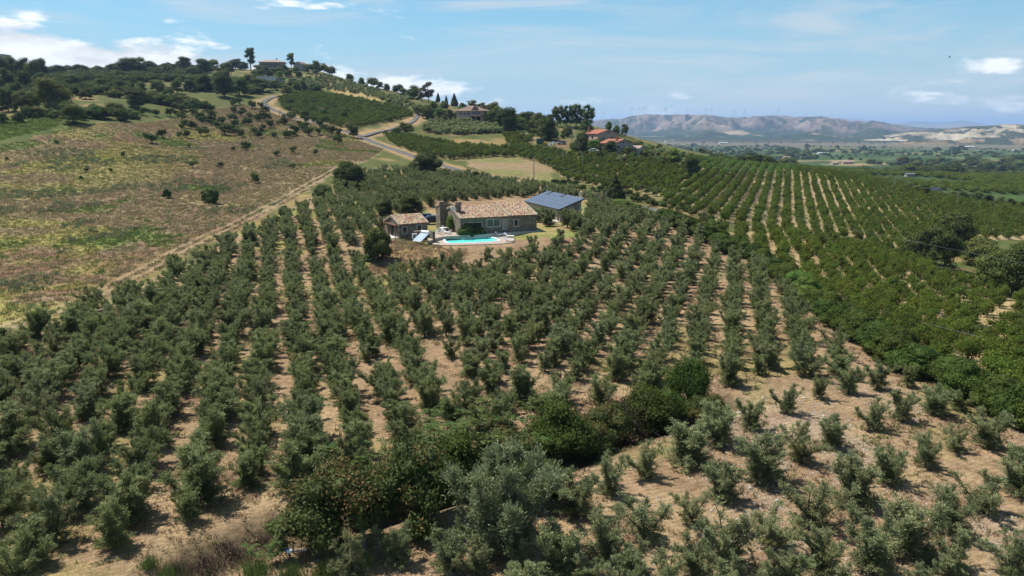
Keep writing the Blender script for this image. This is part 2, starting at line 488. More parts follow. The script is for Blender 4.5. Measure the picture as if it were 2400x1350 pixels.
def leaf_mat(name, dark, light, back=None, trans=0.22, hue_var=0.03, val_var=0.25, rough=0.5, spec=0.35, dry=None):
    m, nt, out = new_mat(name)
    at = N(nt, 'ShaderNodeAttribute', attribute_name='tint')
    rp = ramp(nt, [(0.0, dim(dark)), (0.85, dim(light)), (1.0, dim(dry or light))]); nt.links.new(at.outputs['Fac'], rp.inputs[0])
    oi = N(nt, 'ShaderNodeObjectInfo')
    hs = N(nt, 'ShaderNodeHueSaturation')
    h = math_node(nt, 'ADD', math_node(nt, 'MULTIPLY', math_node(nt, 'SUBTRACT', oi.outputs['Random'], 0.5), hue_var * 2), 0.5)
    fr = math_node(nt, 'FRACT', math_node(nt, 'MULTIPLY', oi.outputs['Random'], 17.3))
    v = math_node(nt, 'ADD', math_node(nt, 'MULTIPLY', math_node(nt, 'SUBTRACT', fr, 0.5), val_var * 2), 1.0)
    nt.links.new(h, hs.inputs['Hue']); nt.links.new(v, hs.inputs['Value'])
    nt.links.new(rp.outputs[0], hs.inputs['Color'])
    col = hs.outputs[0]
    if back:
        g = N(nt, 'ShaderNodeNewGeometry')
        col = mix_col(nt, math_node(nt, 'MULTIPLY', g.outputs['Backfacing'], 0.8), col, dim(back))
    b = N(nt, 'ShaderNodeBsdfPrincipled'); b.inputs['Roughness'].default_value = rough; b.inputs['Specular IOR Level'].default_value = spec
    nt.links.new(col, b.inputs['Base Color'])
    t = N(nt, 'ShaderNodeBsdfTranslucent'); nt.links.new(col, t.inputs[0])
    mx = N(nt, 'ShaderNodeMixShader'); mx.inputs[0].default_value = trans
    nt.links.new(b.outputs[0], mx.inputs[1]); nt.links.new(t.outputs[0], mx.inputs[2])
    nt.links.new(mx.outputs[0], out.inputs[0])
    MATS[name] = m
    return m

def ground_mat(name, scale=1.0):
    """cover colour per vertex, broken up by fine noise relief"""
    m, nt, out = new_mat(name)
    b = N(nt, 'ShaderNodeBsdfPrincipled'); b.inputs['Roughness'].default_value = 0.95; b.inputs['Specular IOR Level'].default_value = 0.08
    at = N(nt, 'ShaderNodeAttribute', attribute_name='cover')
    g = N(nt, 'ShaderNodeNewGeometry')
    n1 = N(nt, 'ShaderNodeTexNoise', i_Scale=1.7 * scale, i_Detail=8, i_Roughness=0.7); nt.links.new(g.outputs['Position'], n1.inputs['Vector'])
    n2 = N(nt, 'ShaderNodeTexNoise', i_Scale=0.28 * scale, i_Detail=5, i_Roughness=0.6); nt.links.new(g.outputs['Position'], n2.inputs['Vector'])
    r1 = ramp(nt, [(0.25, (0.45, 0.43, 0.40)), (0.5, (0.98, 0.97, 0.95)), (0.78, (1.45, 1.42, 1.36))]); nt.links.new(n1.outputs[0], r1.inputs[0])
    r2 = ramp(nt, [(0.3, (0.80, 0.79, 0.76)), (0.7, (1.18, 1.18, 1.15))]); nt.links.new(n2.outputs[0], r2.inputs[0])
    n3 = N(nt, 'ShaderNodeTexNoise', i_Scale=7.5 * scale, i_Detail=6, i_Roughness=0.75); nt.links.new(g.outputs['Position'], n3.inputs['Vector'])
    r3 = ramp(nt, [(0.32, (0.55, 0.52, 0.48)), (0.5, (1, 1, 1)), (0.70, (1.32, 1.30, 1.26))]); nt.links.new(n3.outputs[0], r3.inputs[0])
    # harrow lines where the soil is worked
    mp = N(nt, 'ShaderNodeMapping'); mp.inputs['Rotation'].default_value = (0, 0, R(-28)); nt.links.new(g.outputs['Position'], mp.inputs[0])
    wv = N(nt, 'ShaderNodeTexWave', bands_direction='Y'); wv.inputs['Scale'].default_value = 0.75 * scale; wv.inputs['Distortion'].default_value = 11.0; wv.inputs['Detail'].default_value = 3; wv.inputs['Detail Scale'].default_value = 0.5
    nt.links.new(mp.outputs[0], wv.inputs[0])
    rw = ramp(nt, [(0.15, (0.84, 0.83, 0.81)), (0.6, (1.03, 1.03, 1.03))]); nt.links.new(wv.outputs['Fac'], rw.inputs[0])
    c = mix_col(nt, 1.0, mix_col(nt, 1.0, at.outputs['Color'], r1.outputs[0], 'MULTIPLY'), r2.outputs[0], 'MULTIPLY')
    c = mix_col(nt, 1.0, c, r3.outputs[0], 'MULTIPLY')
    c = mix_col(nt, at.outputs['Alpha'], c, mix_col(nt, 1.0, c, rw.outputs[0], 'MULTIPLY'))
    nt.links.new(c, b.inputs['Base Color'])
    bp = N(nt, 'ShaderNodeBump', i_Strength=0.7, i_Distance=0.25 / scale); nt.links.new(n1.outputs[0], bp.inputs['Height'])
    nt.links.new(bp.outputs[0], b.inputs['Normal']); nt.links.new(b.outputs[0], out.inputs[0])
    MATS[name] = m
    return m

# ------------------------------------------------------------------ the ground sheet
LEFT_FIELD = plan([(-420,900),(-200,850),(0,770),(170,735),(330,655),(500,565),(640,490),(760,420),(838,385),(900,350),(835,325),(700,285),(620,255),(560,245),(440,268),(330,290),(180,296),(60,330),(-60,350),(-420,380)])
GREEN_MEADOW = plan([(-420,372),(-60,345),(0,330),(130,300),(150,280),(100,272),(0,285),(-60,290),(-420,310)])
GROVE = plan([(-600,1000),(-60,830),(0,800),(170,748),(330,668),(500,580),(690,485),(830,400),(1000,392),(1250,432),(1400,470),(1560,525),(1750,605),(1900,705),(2080,805),(2300,935),(2460,1010),(2800,1200),(2700,1600),(1200,1800),(-600,1700)])
TRACK = plan([(-420,930),(-120,838),(0,772),(150,722),(300,652),(450,572),(600,500),(700,446),(790,396),(850,378)])
ROAD = plan([(760,222),(700,221),(655,226),(625,235),(619,243),(632,254),(662,266),(705,280),(770,298),(815,309),(840,318),(862,328),(905,345),(950,360),(1020,384),(1110,407),(1215,429),(1300,441),(1395,462),(1470,480),(1520,489),(1560,497),(1600,512)])
BRANCH = plan([(848,321),(880,312),(920,303),(965,287),(985,268),(1010,262)])
ORCH_FAR = plan([(650,232),(700,222),(760,222),(860,238),(955,262),(972,272),(900,288),(830,303),(780,296),(720,278),(668,258)])
ORCH_MID = plan([(900,318),(960,322),(1085,345),(1200,352),(1180,318),(1250,324),(1230,345),(1330,365),(1300,395),(1215,370),(1085,378),(985,366),(930,345)])
OLIVE_VILLA = plan([(985,312),(1000,290),(1100,288),(1170,298),(1180,312),(1100,318)])
SPUR = plan([(1580,430),(1620,372),(1700,378),(1810,388),(1960,410),(2180,455),(2420,500),(2700,540),(2700,610),(2420,560),(2180,560),(2130,600),(2010,570),(1880,545),(1780,540),(1690,520),(1560,475)])
SPUR_NEAR = plan([(1690,545),(1780,543),(1880,552),(2010,578),(2130,608),(2200,650),(2700,760),(2700,1110),(2420,985),(2250,908),(2080,818),(1930,722),(1800,630),(1690,572)])
SLOPE_ORCH = plan([(1290,395),(1330,365),(1420,365),(1480,375),(1580,385),(1600,420),(1570,470),(1500,455),(1400,440),(1330,425)])
DRY_PATCH = plan([(1080,372),(1215,368),(1300,395),(1290,425),(1210,418),(1110,395)])
BANK_PATCH = plan([(855,640),(880,600),(930,560),(985,570),(1040,582),(1100,585),(1080,610),(1000,625),(930,640)])

def poly_soft(x, y, poly, jit=1.5, seed=50, js=6.0):
    jx = (vnoise(x, y, js, seed, 2) - 0.5) * 2 * jit; jy = (vnoise(x, y, js, seed + 9, 2) - 0.5) * 2 * jit
    return in_poly(x + jx, y + jy, poly)

def cover_colour(x, y):
    n = x.size
    def nz(s, seed, o=3): return vnoise(x, y, s, seed, o)
    def put(c, mask, col, k=1.0):
        w = (np.asarray(mask, float) * k)[:, None]
        return c * (1 - w) + np.array(col) * w
    r = np.hypot(x, y)
    # scrubby hillside
    c = np.tile(np.array([0.105, 0.115, 0.036]), (n, 1))
    c = put(c, sstep(0.56, 0.68, nz(22, 1)), (0.27, 0.20, 0.09))
    c = put(c, sstep(0.60, 0.75, nz(45, 2)), (0.21, 0.135, 0.08))
    c = put(c, sstep(0.55, 0.7, nz(9, 4)), (0.07, 0.10, 0.028), 0.8)
    for pts in ([(222,197),(238,166),(312,158),(292,188)], [(372,152),(425,152),(412,186),(358,192)], [(500,160),(540,158),(530,176),(505,178)]):
        c = put(c, poly_soft(x, y, plan(pts), 3), (0.215, 0.135, 0.085), .9)
    for pts in ([(192,208),(230,196),(292,198),(285,212),(200,216)], [(760,208),(860,220),(940,240),(900,238),(800,222)], [(690,196),(740,204),(720,212),(690,206)]):
        c = put(c, poly_soft(x, y, plan(pts), 3), (0.40, 0.30, 0.13), .9)
    # valley floor: strips of orchard and field
    u = x * 0.92 + y * 0.39 + (nz(300, 20) - .5) * 120; v = -x * 0.39 + y * 0.92 + (nz(260, 21) - .5) * 90
    cu = np.floor(u / 150 + _hash(np.floor(v / 62), np.zeros(n), 3) * 3); cv = np.floor(v / 62)
    h = _hash(cu, cv, 31); h2 = _hash(cu, cv, 32)
    pal = np.array([[.040,.070,.022],[.055,.095,.028],[.075,.120,.035],[.050,.085,.030],[.105,.150,.045],[.062,.100,.030],[.045,.075,.025],[.26,.20,.10]])
    vc = pal[np.clip((h * 8).astype(int), 0, 7)]
    tanm = (pal.shape[0] - 1 == np.clip((h * 8).astype(int), 0, 7)) & (h2 > 0.45)
    vc = np.where(((h * 8).astype(int) >= 7)[:, None] & ~tanm[:, None], pal[2], vc)
    vc = vc * (0.75 + 0.5 * nz(14, 23))[:, None]
    vc = put(vc, sstep(0.62, 0.68, nz(60, 24)), (0.03, 0.055, 0.018), 0.8)
    vc = put(vc, sstep(2900, 3150, r + (nz(400, 25) - .5) * 500), (0.125, 0.115, 0.065), 0.7)
    vc = put(vc, sstep(3300, 3420, r + (nz(300, 26) - .5) * 200), (0.17, 0.145, 0.10), 0.7)
    w = sstep(-28, -35, height_rel(x, y)) * sstep(300, 380, r)
    w = np.maximum(w, sstep(900, 1100, r))
    c = c * (1 - w)[:, None] + vc * w[:, None]
    # fallow slope on the left
    f = poly_soft(x, y, LEFT_FIELD, 2.0)
    fc = np.tile(np.array([0.245, 0.178, 0.110]), (n, 1))
    fc = put(fc, sstep(0.46, 0.6, nz(16, 40)), (0.230, 0.138, 0.088))
    fc = put(fc, sstep(0.52, 0.64, nz(24, 41)), (0.265, 0.215, 0.110), 0.8)
    fc = put(fc, sstep(0.58, 0.70, nz(11, 42)), (0.265, 0.195, 0.118), 0.6)
    fc = put(fc, sstep(0.60, 0.68, nz(30, 43) * 0.6 + nz(10, 44) * 0.4), (0.285, 0.262, 0.078), 0.85)
    fc = put(fc, sstep(0.60, 0.68, nz(26, 45) * 0.55 + nz(8, 46) * 0.45), (0.130, 0.168, 0.045), 0.85)
    # furrow lines along the slope
    fu = np.sin((x * 0.55 + y * 0.83 + (nz(20, 47) - .5) * 8) * 2.2)
    fc = fc * (1 + 0.10 * fu)[:, None]
    gl = sstep(70, 0, np.hypot(x + 150, y - 205)) * sstep(0.42, 0.6, nz(17, 48))
    fc = put(fc, gl, (0.25, 0.27, 0.045), 0.95)
    c = np.where(f[:, None], fc, c)
    c = put(c, poly_soft(x, y, GREEN_MEADOW, 2.5), (0.105, 0.150, 0.034)); c = put(c, poly_soft(x, y, GREEN_MEADOW, 2.5) * sstep(.45, .6, nz(6, 78)), (0.15, 0.175, 0.05), .7)
    # grove soil: pinkish earth, straw, tufts of green, pale stones
    g = poly_soft(x, y, GROVE, 0.8)
    gc = np.tile(np.array([0.300, 0.208, 0.128]), (n, 1))
    gc = put(gc, sstep(0.45, 0.62, nz(7, 60)), (0.355, 0.262, 0.155), 0.7)
    gc = put(gc, sstep(0.60, 0.74, nz(3.2, 61)), (0.245, 0.155, 0.10), 0.9)
    gc = put(gc, sstep(0.64, 0.74, nz(9, 62)), (0.24, 0.225, 0.075), 0.5)
    pale = sstep(0.50, 0.62, nz(4.5, 63)) * sstep(8, 16, x) * sstep(66, 52, y)
    gc = put(gc, pale, (0.36, 0.285, 0.215), 0.45)
    gl = sstep(-5, -25, x) * sstep(0.52, 0.64, nz(8, 64)) * sstep(90, 115, y)
    gc = put(gc, gl, (0.26, 0.27, 0.07), 0.85)
    c = np.where(g[:, None], gc, c)
    # verge of straw between the track and the trees
    dt = seg_dist(x, y, TRACK)
    c = put(c, sstep(4.6, 3.0, dt + (nz(5, 66) - .5) * 3) * sstep(130, 112, y), (0.29, 0.235, 0.095), 0.45)
    c = put(c, np.exp(-(dt / 0.4) ** 2) * (nz(2, 69) > .35), (0.19, 0.165, 0.075), 0.6)
    c = put(c, np.exp(-((dt - 0.85) / 0.33) ** 2), (0.37, 0.28, 0.19), 0.85 * sstep(.25, .45, nz(3, 68)))
    # orchards and their alleys
    for poly, col in ((ORCH_FAR, (0.10, 0.105, 0.035)), (ORCH_MID, (0.20, 0.17, 0.075)), (OLIVE_VILLA, (0.20, 0.165, 0.085)), (SPUR, (0.40, 0.315, 0.18)), (SPUR_NEAR, (0.42, 0.315, 0.165)), (SLOPE_ORCH, (0.25, 0.21, 0.10))):
        c = put(c, poly_soft(x, y, poly, 1.2), col, 0.92)
    c = put(c, poly_soft(x, y, SPUR, 1.2) & (nz(14, 70) > 0.55), (0.17, 0.18, 0.055), 0.7)
    dp = poly_soft(x, y, DRY_PATCH, 2)
    c = put(c, dp, (0.27, 0.20, 0.115)); c = put(c, dp * sstep(.45, .65, nz(14, 71)), (0.18, 0.185, 0.065), .8)
    # bare earth either side of the tarmac
    dr = np.minimum(seg_dist(x, y, ROAD), seg_dist(x, y, BRANCH))
    c = put(c, sstep(6.5, 3.8, dr + (nz(6, 72) - .5) * 5) * (r > 200), (0.36, 0.25, 0.14), 0.85)
    # farm platform: worn lawn, earth drive
    fm = in_poly(x, y, FARM)
    lc = np.tile(np.array([0.30, 0.255, 0.105]), (n, 1))
    lc = put(lc, sstep(0.45, 0.6, nz(3.5, 73)), (0.34, 0.235, 0.135)); lc = put(lc, sstep(0.52, 0.66, nz(5, 74)), (0.20, 0.225, 0.065), .8)
    c = np.where(fm[:, None], lc, c)
    bk = poly_soft(x, y, BANK_PATCH, 0.8)
    c = put(c, bk, (0.30, 0.19, 0.105)); c = put(c, bk * sstep(.5, .62, nz(2.5, 75)), (0.36, 0.265, 0.12), 0.9); c = put(c, bk * sstep(.6, .7, nz(2.2, 76)), (0.20, 0.13, 0.08), 0.9)
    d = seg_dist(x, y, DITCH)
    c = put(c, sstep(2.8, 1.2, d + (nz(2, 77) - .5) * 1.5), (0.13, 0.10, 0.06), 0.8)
    return np.c_[c * ALB, np.where(g & ~fm, 0.85, 0.0)]

M_GROUND = ground_mat('ground_cover')
_nth, _nr = GX.shape
POOL = [on_level(a, b, DECK_Z) for a, b in ((1043,562.5),(1049,559),(1060,558),(1076,559.5),(1092,558.8),(1120,557),(1143,555.6),(1156,557.5),(1166,561.5),(1168,564),(1158,566),(1130,567.6),(1105,568.8),(1078,570),(1058,570.6),(1048,568.5))]
_inpool = np.where(in_poly(GX, GY, POOL), True, seg_dist(GX, GY, POOL + POOL[:1]) < 0.75)
GZ_MESH = np.where(_inpool, GZ - 1.9, GZ)
_idx = np.arange(_nth * _nr).reshape(_nth, _nr)
_q = np.stack([_idx[:-1, :-1], _idx[:-1, 1:], _idx[1:, 1:], _idx[1:, :-1]], -1).reshape(-1, 4)[:, ::-1]
_cap = np.array([_idx[:, 0]])
_cols = cover_colour(GX.ravel(), GY.ravel())
_me = np_mesh('ground', np.c_[GX.ravel(), GY.ravel(), GZ_MESH.ravel()], [_q], [M_GROUND], smooth=True, colors=_cols)
ground = link(bpy.data.objects.new('ground', _me)); tag(ground, kind='structure')

# ------------------------------------------------------------------ road, track
def smooth_line(pts, n=6):
    P = [Vector((p[0], p[1], 0)) for p in pts]
    out = []
    for i in range(len(P) - 1):
        a = P[max(i - 1, 0)]; b = P[i]; c = P[i + 1]; d = P[min(i + 2, len(P) - 1)]
        for k in range(n):
            t = k / n
            out.append(0.5 * ((2 * b) + (c - a) * t + (2 * a - 5 * b + 4 * c - d) * t * t + (3 * b - a - 3 * c + d) * t ** 3))
    out.append(P[-1])
    return out

def ribbon(name, pts, width, mat, lift=0.12, n=6, across=4, kind='structure'):
    L = smooth_line(pts, n); vs = []; fs = []
    for i, p in enumerate(L):
        t = (L[min(i + 1, len(L) - 1)] - L[max(i - 1, 0)]).normalized(); s = Vector((t.y, -t.x, 0))
        zc = []
        for k in range(across + 1):
            q = p + s * width * (k / across - 0.5); zc.append((q.x, q.y, float(ground_z(q.x, q.y))))
        zm = max(z for _, _, z in zc)
        for k, (a, b, z) in enumerate(zc): vs.append((a, b, 0.6 * zm + 0.4 * z + lift))
    # edges turned down into the ground so the strip has thickness
    base = len(vs)
    for i in range(len(L)):
        for k in (0, across):
            a, b, z = vs[i * (across + 1) + k]; vs.append((a, b, z - 0.9))
    for i in range(len(L) - 1):
        for k in range(across):
            a = i * (across + 1) + k; fs.append((a, a + 1, a + across + 2, a + across + 1))
        fs.append((i * (across + 1), (i + 1) * (across + 1), base + 2 * i + 2, base + 2 * i))
        fs.append((i * (across + 1) + across, base + 2 * i + 1, base + 2 * i + 3, (i + 1) * (across + 1) + across))
    me = bpy.data.meshes.new(name); me.from_pydata(vs, [], fs); me.materials.append(mat)
    me.polygons.foreach_set('use_smooth', [True] * len(fs))
    return tag(link(bpy.data.objects.new(name, me)), kind=kind)

plain('asphalt', (0.115, 0.110, 0.105), 0.95, 0.1, var=0.25, scale=0.5, alt=(0.175, 0.165, 0.15))
plain('tarmac_edge', (0.30, 0.27, 0.22), 0.95, 0.1, var=0.3, scale=1.5)
plain('dirt', (0.40, 0.32, 0.22), 0.95, 0.1, var=0.3, scale=0.6)
ribbon('road', ROAD, 3.3, MATS['asphalt'])
ribbon('road', BRANCH, 2.8, MATS['asphalt'], lift=0.16)
ribbon('path', plan([(1465,362),(1478,372),(1490,381),(1502,392),(1492,402),(1478,398)]), 3.0, MATS['dirt'], lift=0.1)
# ------------------------------------------------------------------ far hills
def hill_sheet(name, t0, t1, dt, r0, r1, nr, fn, colfn, mat):
    th = np.radians(np.arange(t0, t1, dt)); r = np.geomspace(r0, r1, nr)
    T, Rr = np.meshgrid(th, r, indexing='ij'); X = np.sin(T) * Rr; Y = np.cos(T) * Rr
    Z = fn(T, Rr, X, Y)
    dz = np.gradient(Z, axis=1) / np.gradient(Rr, axis=1); dx = np.gradient(Z, axis=0) / (Rr * np.radians(dt))
    slope = np.hypot(dz, dx)
    a, b = X.shape; idx = np.arange(a * b).reshape(a, b)
    q = np.stack([idx[:-1, :-1], idx[:-1, 1:], idx[1:, 1:], idx[1:, :-1]], -1).reshape(-1, 4)[:, ::-1]
    C = ALB * colfn(T.ravel(), Rr.ravel(), X.ravel(), Y.ravel(), Z.ravel(), slope.ravel())
    me = np_mesh(name, np.c_[X.ravel(), Y.ravel(), Z.ravel() + CAM_Z], q, [mat], smooth=True, colors=C)
    return tag(link(bpy.data.objects.new(name, me)), kind='structure')

def crest(T, knots, dist):
    """crest height (relative to the drone) from sight directions along the ridge"""
    px = 1200 + np.tan(T) * 1714 * 1.02
    kx = [k[0] for k in knots]; ky = [k[1] for k in knots]
    y = np.interp(px, kx, ky)
    _, a, b = ray(1200, y)
    return b / a * dist * np.cos(T)

def ridged(x, y, s, seed, o=4):
    return 1 - np.abs(vnoise(x, y, s, seed, o) - 0.5) * 2

M_FAR = ground_mat('far_ground', 0.02)
def blend(c, k, col):
    k = np.clip(np.asarray(k, float), 0, 1)[:, None]
    return c * (1 - k) + np.array(col) * k

K1 = [(-3000,285),(0,285),(900,285),(1150,285),(1205,266),(1235,266),(1270,284),(1380,280),(1395,277),(1440,272),(1480,269),(1510,266),(1560,268),(1620,266),(1650,263),(1690,268),(1730,272),(1790,269),(1825,266),(1860,268),(1890,265),(1930,270),(1975,277),(2010,282),(2045,281),(2080,288),(2130,297),(2200,300),(2400,300),(4000,290)]
def f1(T, Rr, X, Y):
    top = crest(T, K1, 7200)
    up = sstep(3900, 7200, Rr + (vnoise(X, Y, 900, 4, 3) - .5) * 900) * sstep(11000, 8000, Rr)
    up = 0.15 * sstep(3800, 4600, Rr) + 0.85 * up ** 1.25
    rug = -(1 - ridged(X, Y, 1000, 2, 5)) * 380 - (1 - ridged(X, Y, 330, 12, 4)) * 170
    rug = rug * sstep(3900, 5000, Rr) * (0.25 + 0.75 * up) * (1 - 0.72 * sstep(6600, 7200, Rr))
    z = -84 + (top + 84) * up * sstep(11500, 9000, Rr) + rug * (1 - sstep(8000, 9500, Rr))
    return np.minimum(z, top / 7200 * Rr - 3 + (Rr > 7150) * 3)
def c1(T, Rr, X, Y, Z, S):
    n = X.size
    rg = ridged(X, Y, 1000, 2, 5) * .6 + ridged(X, Y, 330, 12, 4) * .4
    c = np.tile(np.array([0.034, 0.052, 0.022]), (n, 1)) * (0.55 + 0.9 * vnoise(X, Y, 90, 41, 3))[:, None]
    hi = sstep(-45, 5, Z + (vnoise(X, Y, 500, 6, 3) - .5) * 90)
    fields_relief = sstep(0.64, 0.75, rg + (vnoise(X, Y, 240, 7, 4) - .5) * .55)  # tan fields on ridges, dark woods in hollows; also paints relief shading
    c = blend(c, hi * fields_relief, (0.165, 0.125, 0.108)); c = blend(c, hi * fields_relief * sstep(.50, .56, vnoise(X, Y, 170, 8, 3)), (0.235, 0.185, 0.155)); c = blend(c, sstep(.57, .61, vnoise(X, Y, 70, 10, 3)), (0.036, 0.05, 0.025))
    scar = sstep(0.60, 0.64, vnoise(X, Y, 260, 9, 5)) * sstep(6000, 5000, Rr)
    c = blend(c, scar, (0.34, 0.275, 0.20)); c = blend(c, sstep(4250, 4000, Rr), (0.09, 0.085, 0.05))
    return c
hill_sheet('hills', -45, 45, 0.10, 3600, 12000, 170, f1, c1, M_FAR)

K2 = [(-3000,345),(1700,345),(1850,338),(1960,330),(2060,318),(2130,309),(2180,305),(2225,300),(2260,296),(2310,294),(2345,290),(2400,292),(2500,288),(2700,300),(4000,300)]
def f2(T, Rr, X, Y):
    top = crest(T, K2, 5000)
    up = 0.35 * sstep(3450, 4000, Rr) + 0.65 * sstep(3900, 5000, Rr + (vnoise(X, Y, 300, 14, 3) - .5) * 500)
    up = up * sstep(6200, 5200, Rr)
    rug = -(1 - ridged(X, Y, 260, 15, 5)) * 150 * sstep(3500, 4100, Rr) * (1 - 0.75 * sstep(4700, 5000, Rr))
    k = sstep(1680, 2080, 1200 + np.tan(T) * 1750)
    return np.minimum(-86 + ((top + 86) * up + rug) * k, np.where(top > -60, top / 5000 * Rr - 1, 999))
def c2(T, Rr, X, Y, Z, S):
    n = X.size
    c = np.tile(np.array([0.30, 0.215, 0.125]), (n, 1))
    c = blend(c, sstep(0.5, 0.6, vnoise(X, Y, 380, 16, 3)), (0.22, 0.16, 0.085))
    c = blend(c, sstep(0.15, 0.35, S) * sstep(3900, 4200, Rr), (0.41, 0.36, 0.275))
    c = blend(c, sstep(0.50, 0.58, vnoise(X, Y, 110, 17, 5)), (0.050, 0.062, 0.030))
    c = blend(c, sstep(4900, 5050, Rr), (0.06, 0.075, 0.035))
    return c
hill_sheet('hills', 12, 60, 0.10, 3400, 6300, 150, f2, c2, M_FAR)

K3 = [(-3000,285),(0,285),(1900,285),(1960,278),(2000,279),(2040,284),(2080,291),(2110,292),(2140,288),(2165,292),(2200,290),(2225,287),(2250,284),(2275,288),(2310,294),(2400,296),(4000,285)]
def f3(T, Rr, X, Y):
    top = crest(T, K3, 24000)
    up = sstep(17000, 24000, Rr)
    return -90 + (top + 90) * up * sstep(32000, 26000, Rr) + (ridged(X, Y, 3000, 18, 4) - .6) * 260 * up * (1 - sstep(22000, 24000, Rr))
def c3(T, Rr, X, Y, Z, S):
    c = np.tile(np.array([0.07, 0.085, 0.045]), (X.size, 1))
    return blend(c, sstep(.5, .6, vnoise(X, Y, 2500, 19, 3)), (0.22, 0.17, 0.11))
hill_sheet('mountains', -60, 60, 0.3, 16000, 32000, 40, f3, c3, M_FAR)

# wind turbines on the far ridge
plain('turbine_white', (0.55, 0.56, 0.58), 0.5, var=0.02)
def make_turbine():
    t = empty('wind_turbine')
    MB().tube((0, 0, -6), (0, 0, 72), 1.3, .8, 8).build('tower', MATS['turbine_white'], t)
    MB().box(-1.6, 1.6, -4.5, 3.5, 71, 74.4).build('nacelle', MATS['turbine_white'], t)
    for k in range(3):
        a = R(90 + 120 * k); d = Vector((math.cos(a), 0, math.sin(a))); w = Vector((-math.sin(a), 0, math.cos(a)))
        h = Vector((0, -5, 72.7)); p = [h + w * 0.9, h + d * 8 + w * 1.5, h + d * 34 + w * .25, h + d * 34 - w * .25, h + d * 8 - w * 1.0, h - w * 0.9]
        MB().extrude(p, (0, 0.5, 0)).build('blade', MATS['turbine_white'], t)
    return t
_turb = None
TURB = [1413, 1478, 1495, 1506, 1512, 1555, 1558, 1608, 1649, 1663, 1716, 1740, 1818]
for i, px in enumerate(TURB):
    a = math.atan((px - 1200) / 1748); T = np.array([a]); rr = 7150.0
    x, y = math.sin(a) * rr, math.cos(a) * rr
    z = float(f1(T, np.array([rr]), np.array([x]), np.array([y]))[0]) + CAM_Z
    if _turb is None: _turb = make_turbine(); o = _turb
    else:
        o = _turb.copy(); COL.objects.link(o)
        for ch in _turb.children:
            c = ch.copy(); COL.objects.link(c); c.parent = o
    o.location = (x, y, z); o.rotation_euler = (0, 0, random.uniform(-0.6, 0.6))
    tag(o, 'tiny white wind turbine standing on the crest of the distant hills', 'wind turbine', 'wind turbines along the far ridge')
# ------------------------------------------------------------------ the farm
stone_mat('stone_wall', (0.135, 0.110, 0.075), (0.235, 0.195, 0.135), (0.33, 0.285, 0.21), 3.0)
stone_mat('stone_dark', (0.10, 0.082, 0.058), (0.175, 0.145, 0.10), (0.25, 0.21, 0.155), 3.4)
plain('render_cream', (0.50, 0.45, 0.36), 0.9, 0.2, var=0.08, scale=1.5)
plain('render_grey', (0.36, 0.335, 0.29), 0.9, 0.2, var=0.08, scale=1.5)
plain('render_pink', (0.52, 0.36, 0.28), 0.9, 0.2, var=0.08, scale=0.6)
plain('render_white', (0.62, 0.60, 0.56), 0.9, 0.2, var=0.06, scale=0.6)
plain('surround', (0.46, 0.42, 0.36), 0.85, 0.2, var=0.1)
plain('coping', (0.34, 0.27, 0.20), 0.9, 0.2, var=0.2)
plain('paving', (0.40, 0.325, 0.26), 0.9, 0.2, var=0.22, scale=2.5, bump=0.01)
plain('paving_pale', (0.56, 0.52, 0.46), 0.85, 0.25, var=0.1, scale=2)
plain('white_paint', (0.80, 0.80, 0.78), 0.45, 0.4, var=0.03)
plain('fabric_white', (0.74, 0.74, 0.72), 0.9, 0.1, var=0.05)
plain('dark_metal', (0.035, 0.034, 0.036), 0.5, 0.4, var=0.15)
plain('grey_metal', (0.34, 0.35, 0.36), 0.4, 0.5, metal=0.6, var=0.1)
plain('wood_brown', (0.16, 0.075, 0.045), 0.8, 0.2, var=0.25, scale=5)
plain('dark_inside', (0.012, 0.012, 0.013), 0.9, 0.1, var=0.2)  # near-black paint for the shade inside rooms, holes, arcade and well
plain('car_blue', (0.010, 0.018, 0.065), 0.25, 0.6, var=0.05)
plain('car_dark', (0.02, 0.021, 0.024), 0.3, 0.5, var=0.05)
plain('rubber', (0.02, 0.02, 0.02), 0.9, 0.1, var=0.1)
plain('tile_red', (0.33, 0.125, 0.08), 0.85, 0.15, var=0.2, scale=0.8)
plain('tile_brown', (0.22, 0.15, 0.11), 0.85, 0.15, var=0.2, scale=0.8)
plain('tile_pink', (0.36, 0.27, 0.22), 0.85, 0.15, var=0.15, scale=0.8)
plain('tractor_green', (0.02, 0.075, 0.05), 0.45, 0.4, var=0.1)
plain('yellow_paint', (0.62, 0.36, 0.03), 0.5, 0.4, var=0.1)
plain('blue_plastic', (0.02, 0.07, 0.22), 0.4, 0.4, var=0.05)
plain('concrete', (0.30, 0.285, 0.26), 0.95, 0.15, var=0.15)
plain('wood_pole', (0.30, 0.27, 0.235), 0.9, 0.15, var=0.15, scale=4)
TILE_STOPS = [(0.0, (0.47, 0.33, 0.21)), (0.18, (0.42, 0.225, 0.150)), (0.36, (0.55, 0.44, 0.30)), (0.52, (0.35, 0.16, 0.115)), (0.62, (0.47, 0.34, 0.20)), (0.76, (0.21, 0.17, 0.155)), (0.84, (0.56, 0.43, 0.27)), (0.96, (0.36, 0.30, 0.14))]
tint_mat('clay_tiles', TILE_STOPS, interp='CONSTANT')
def glass(name, tint, rough=0.08):
    m, nt, out = new_mat(name)
    b = N(nt, 'ShaderNodeBsdfPrincipled'); b.inputs['Roughness'].default_value = rough
    b.inputs['Base Color'].default_value = (*tint, 1); b.inputs['Specular IOR Level'].default_value = 0.8
    nt.links.new(b.outputs[0], out.inputs[0]); MATS[name] = m
glass('pane', (0.02, 0.025, 0.028)); glass('pane_green', (0.10, 0.13, 0.10)); glass('glass_sky_tint', (0.30, 0.38, 0.46), 0.15)  # last one: pale sky reflection of the collectors put into the base colour
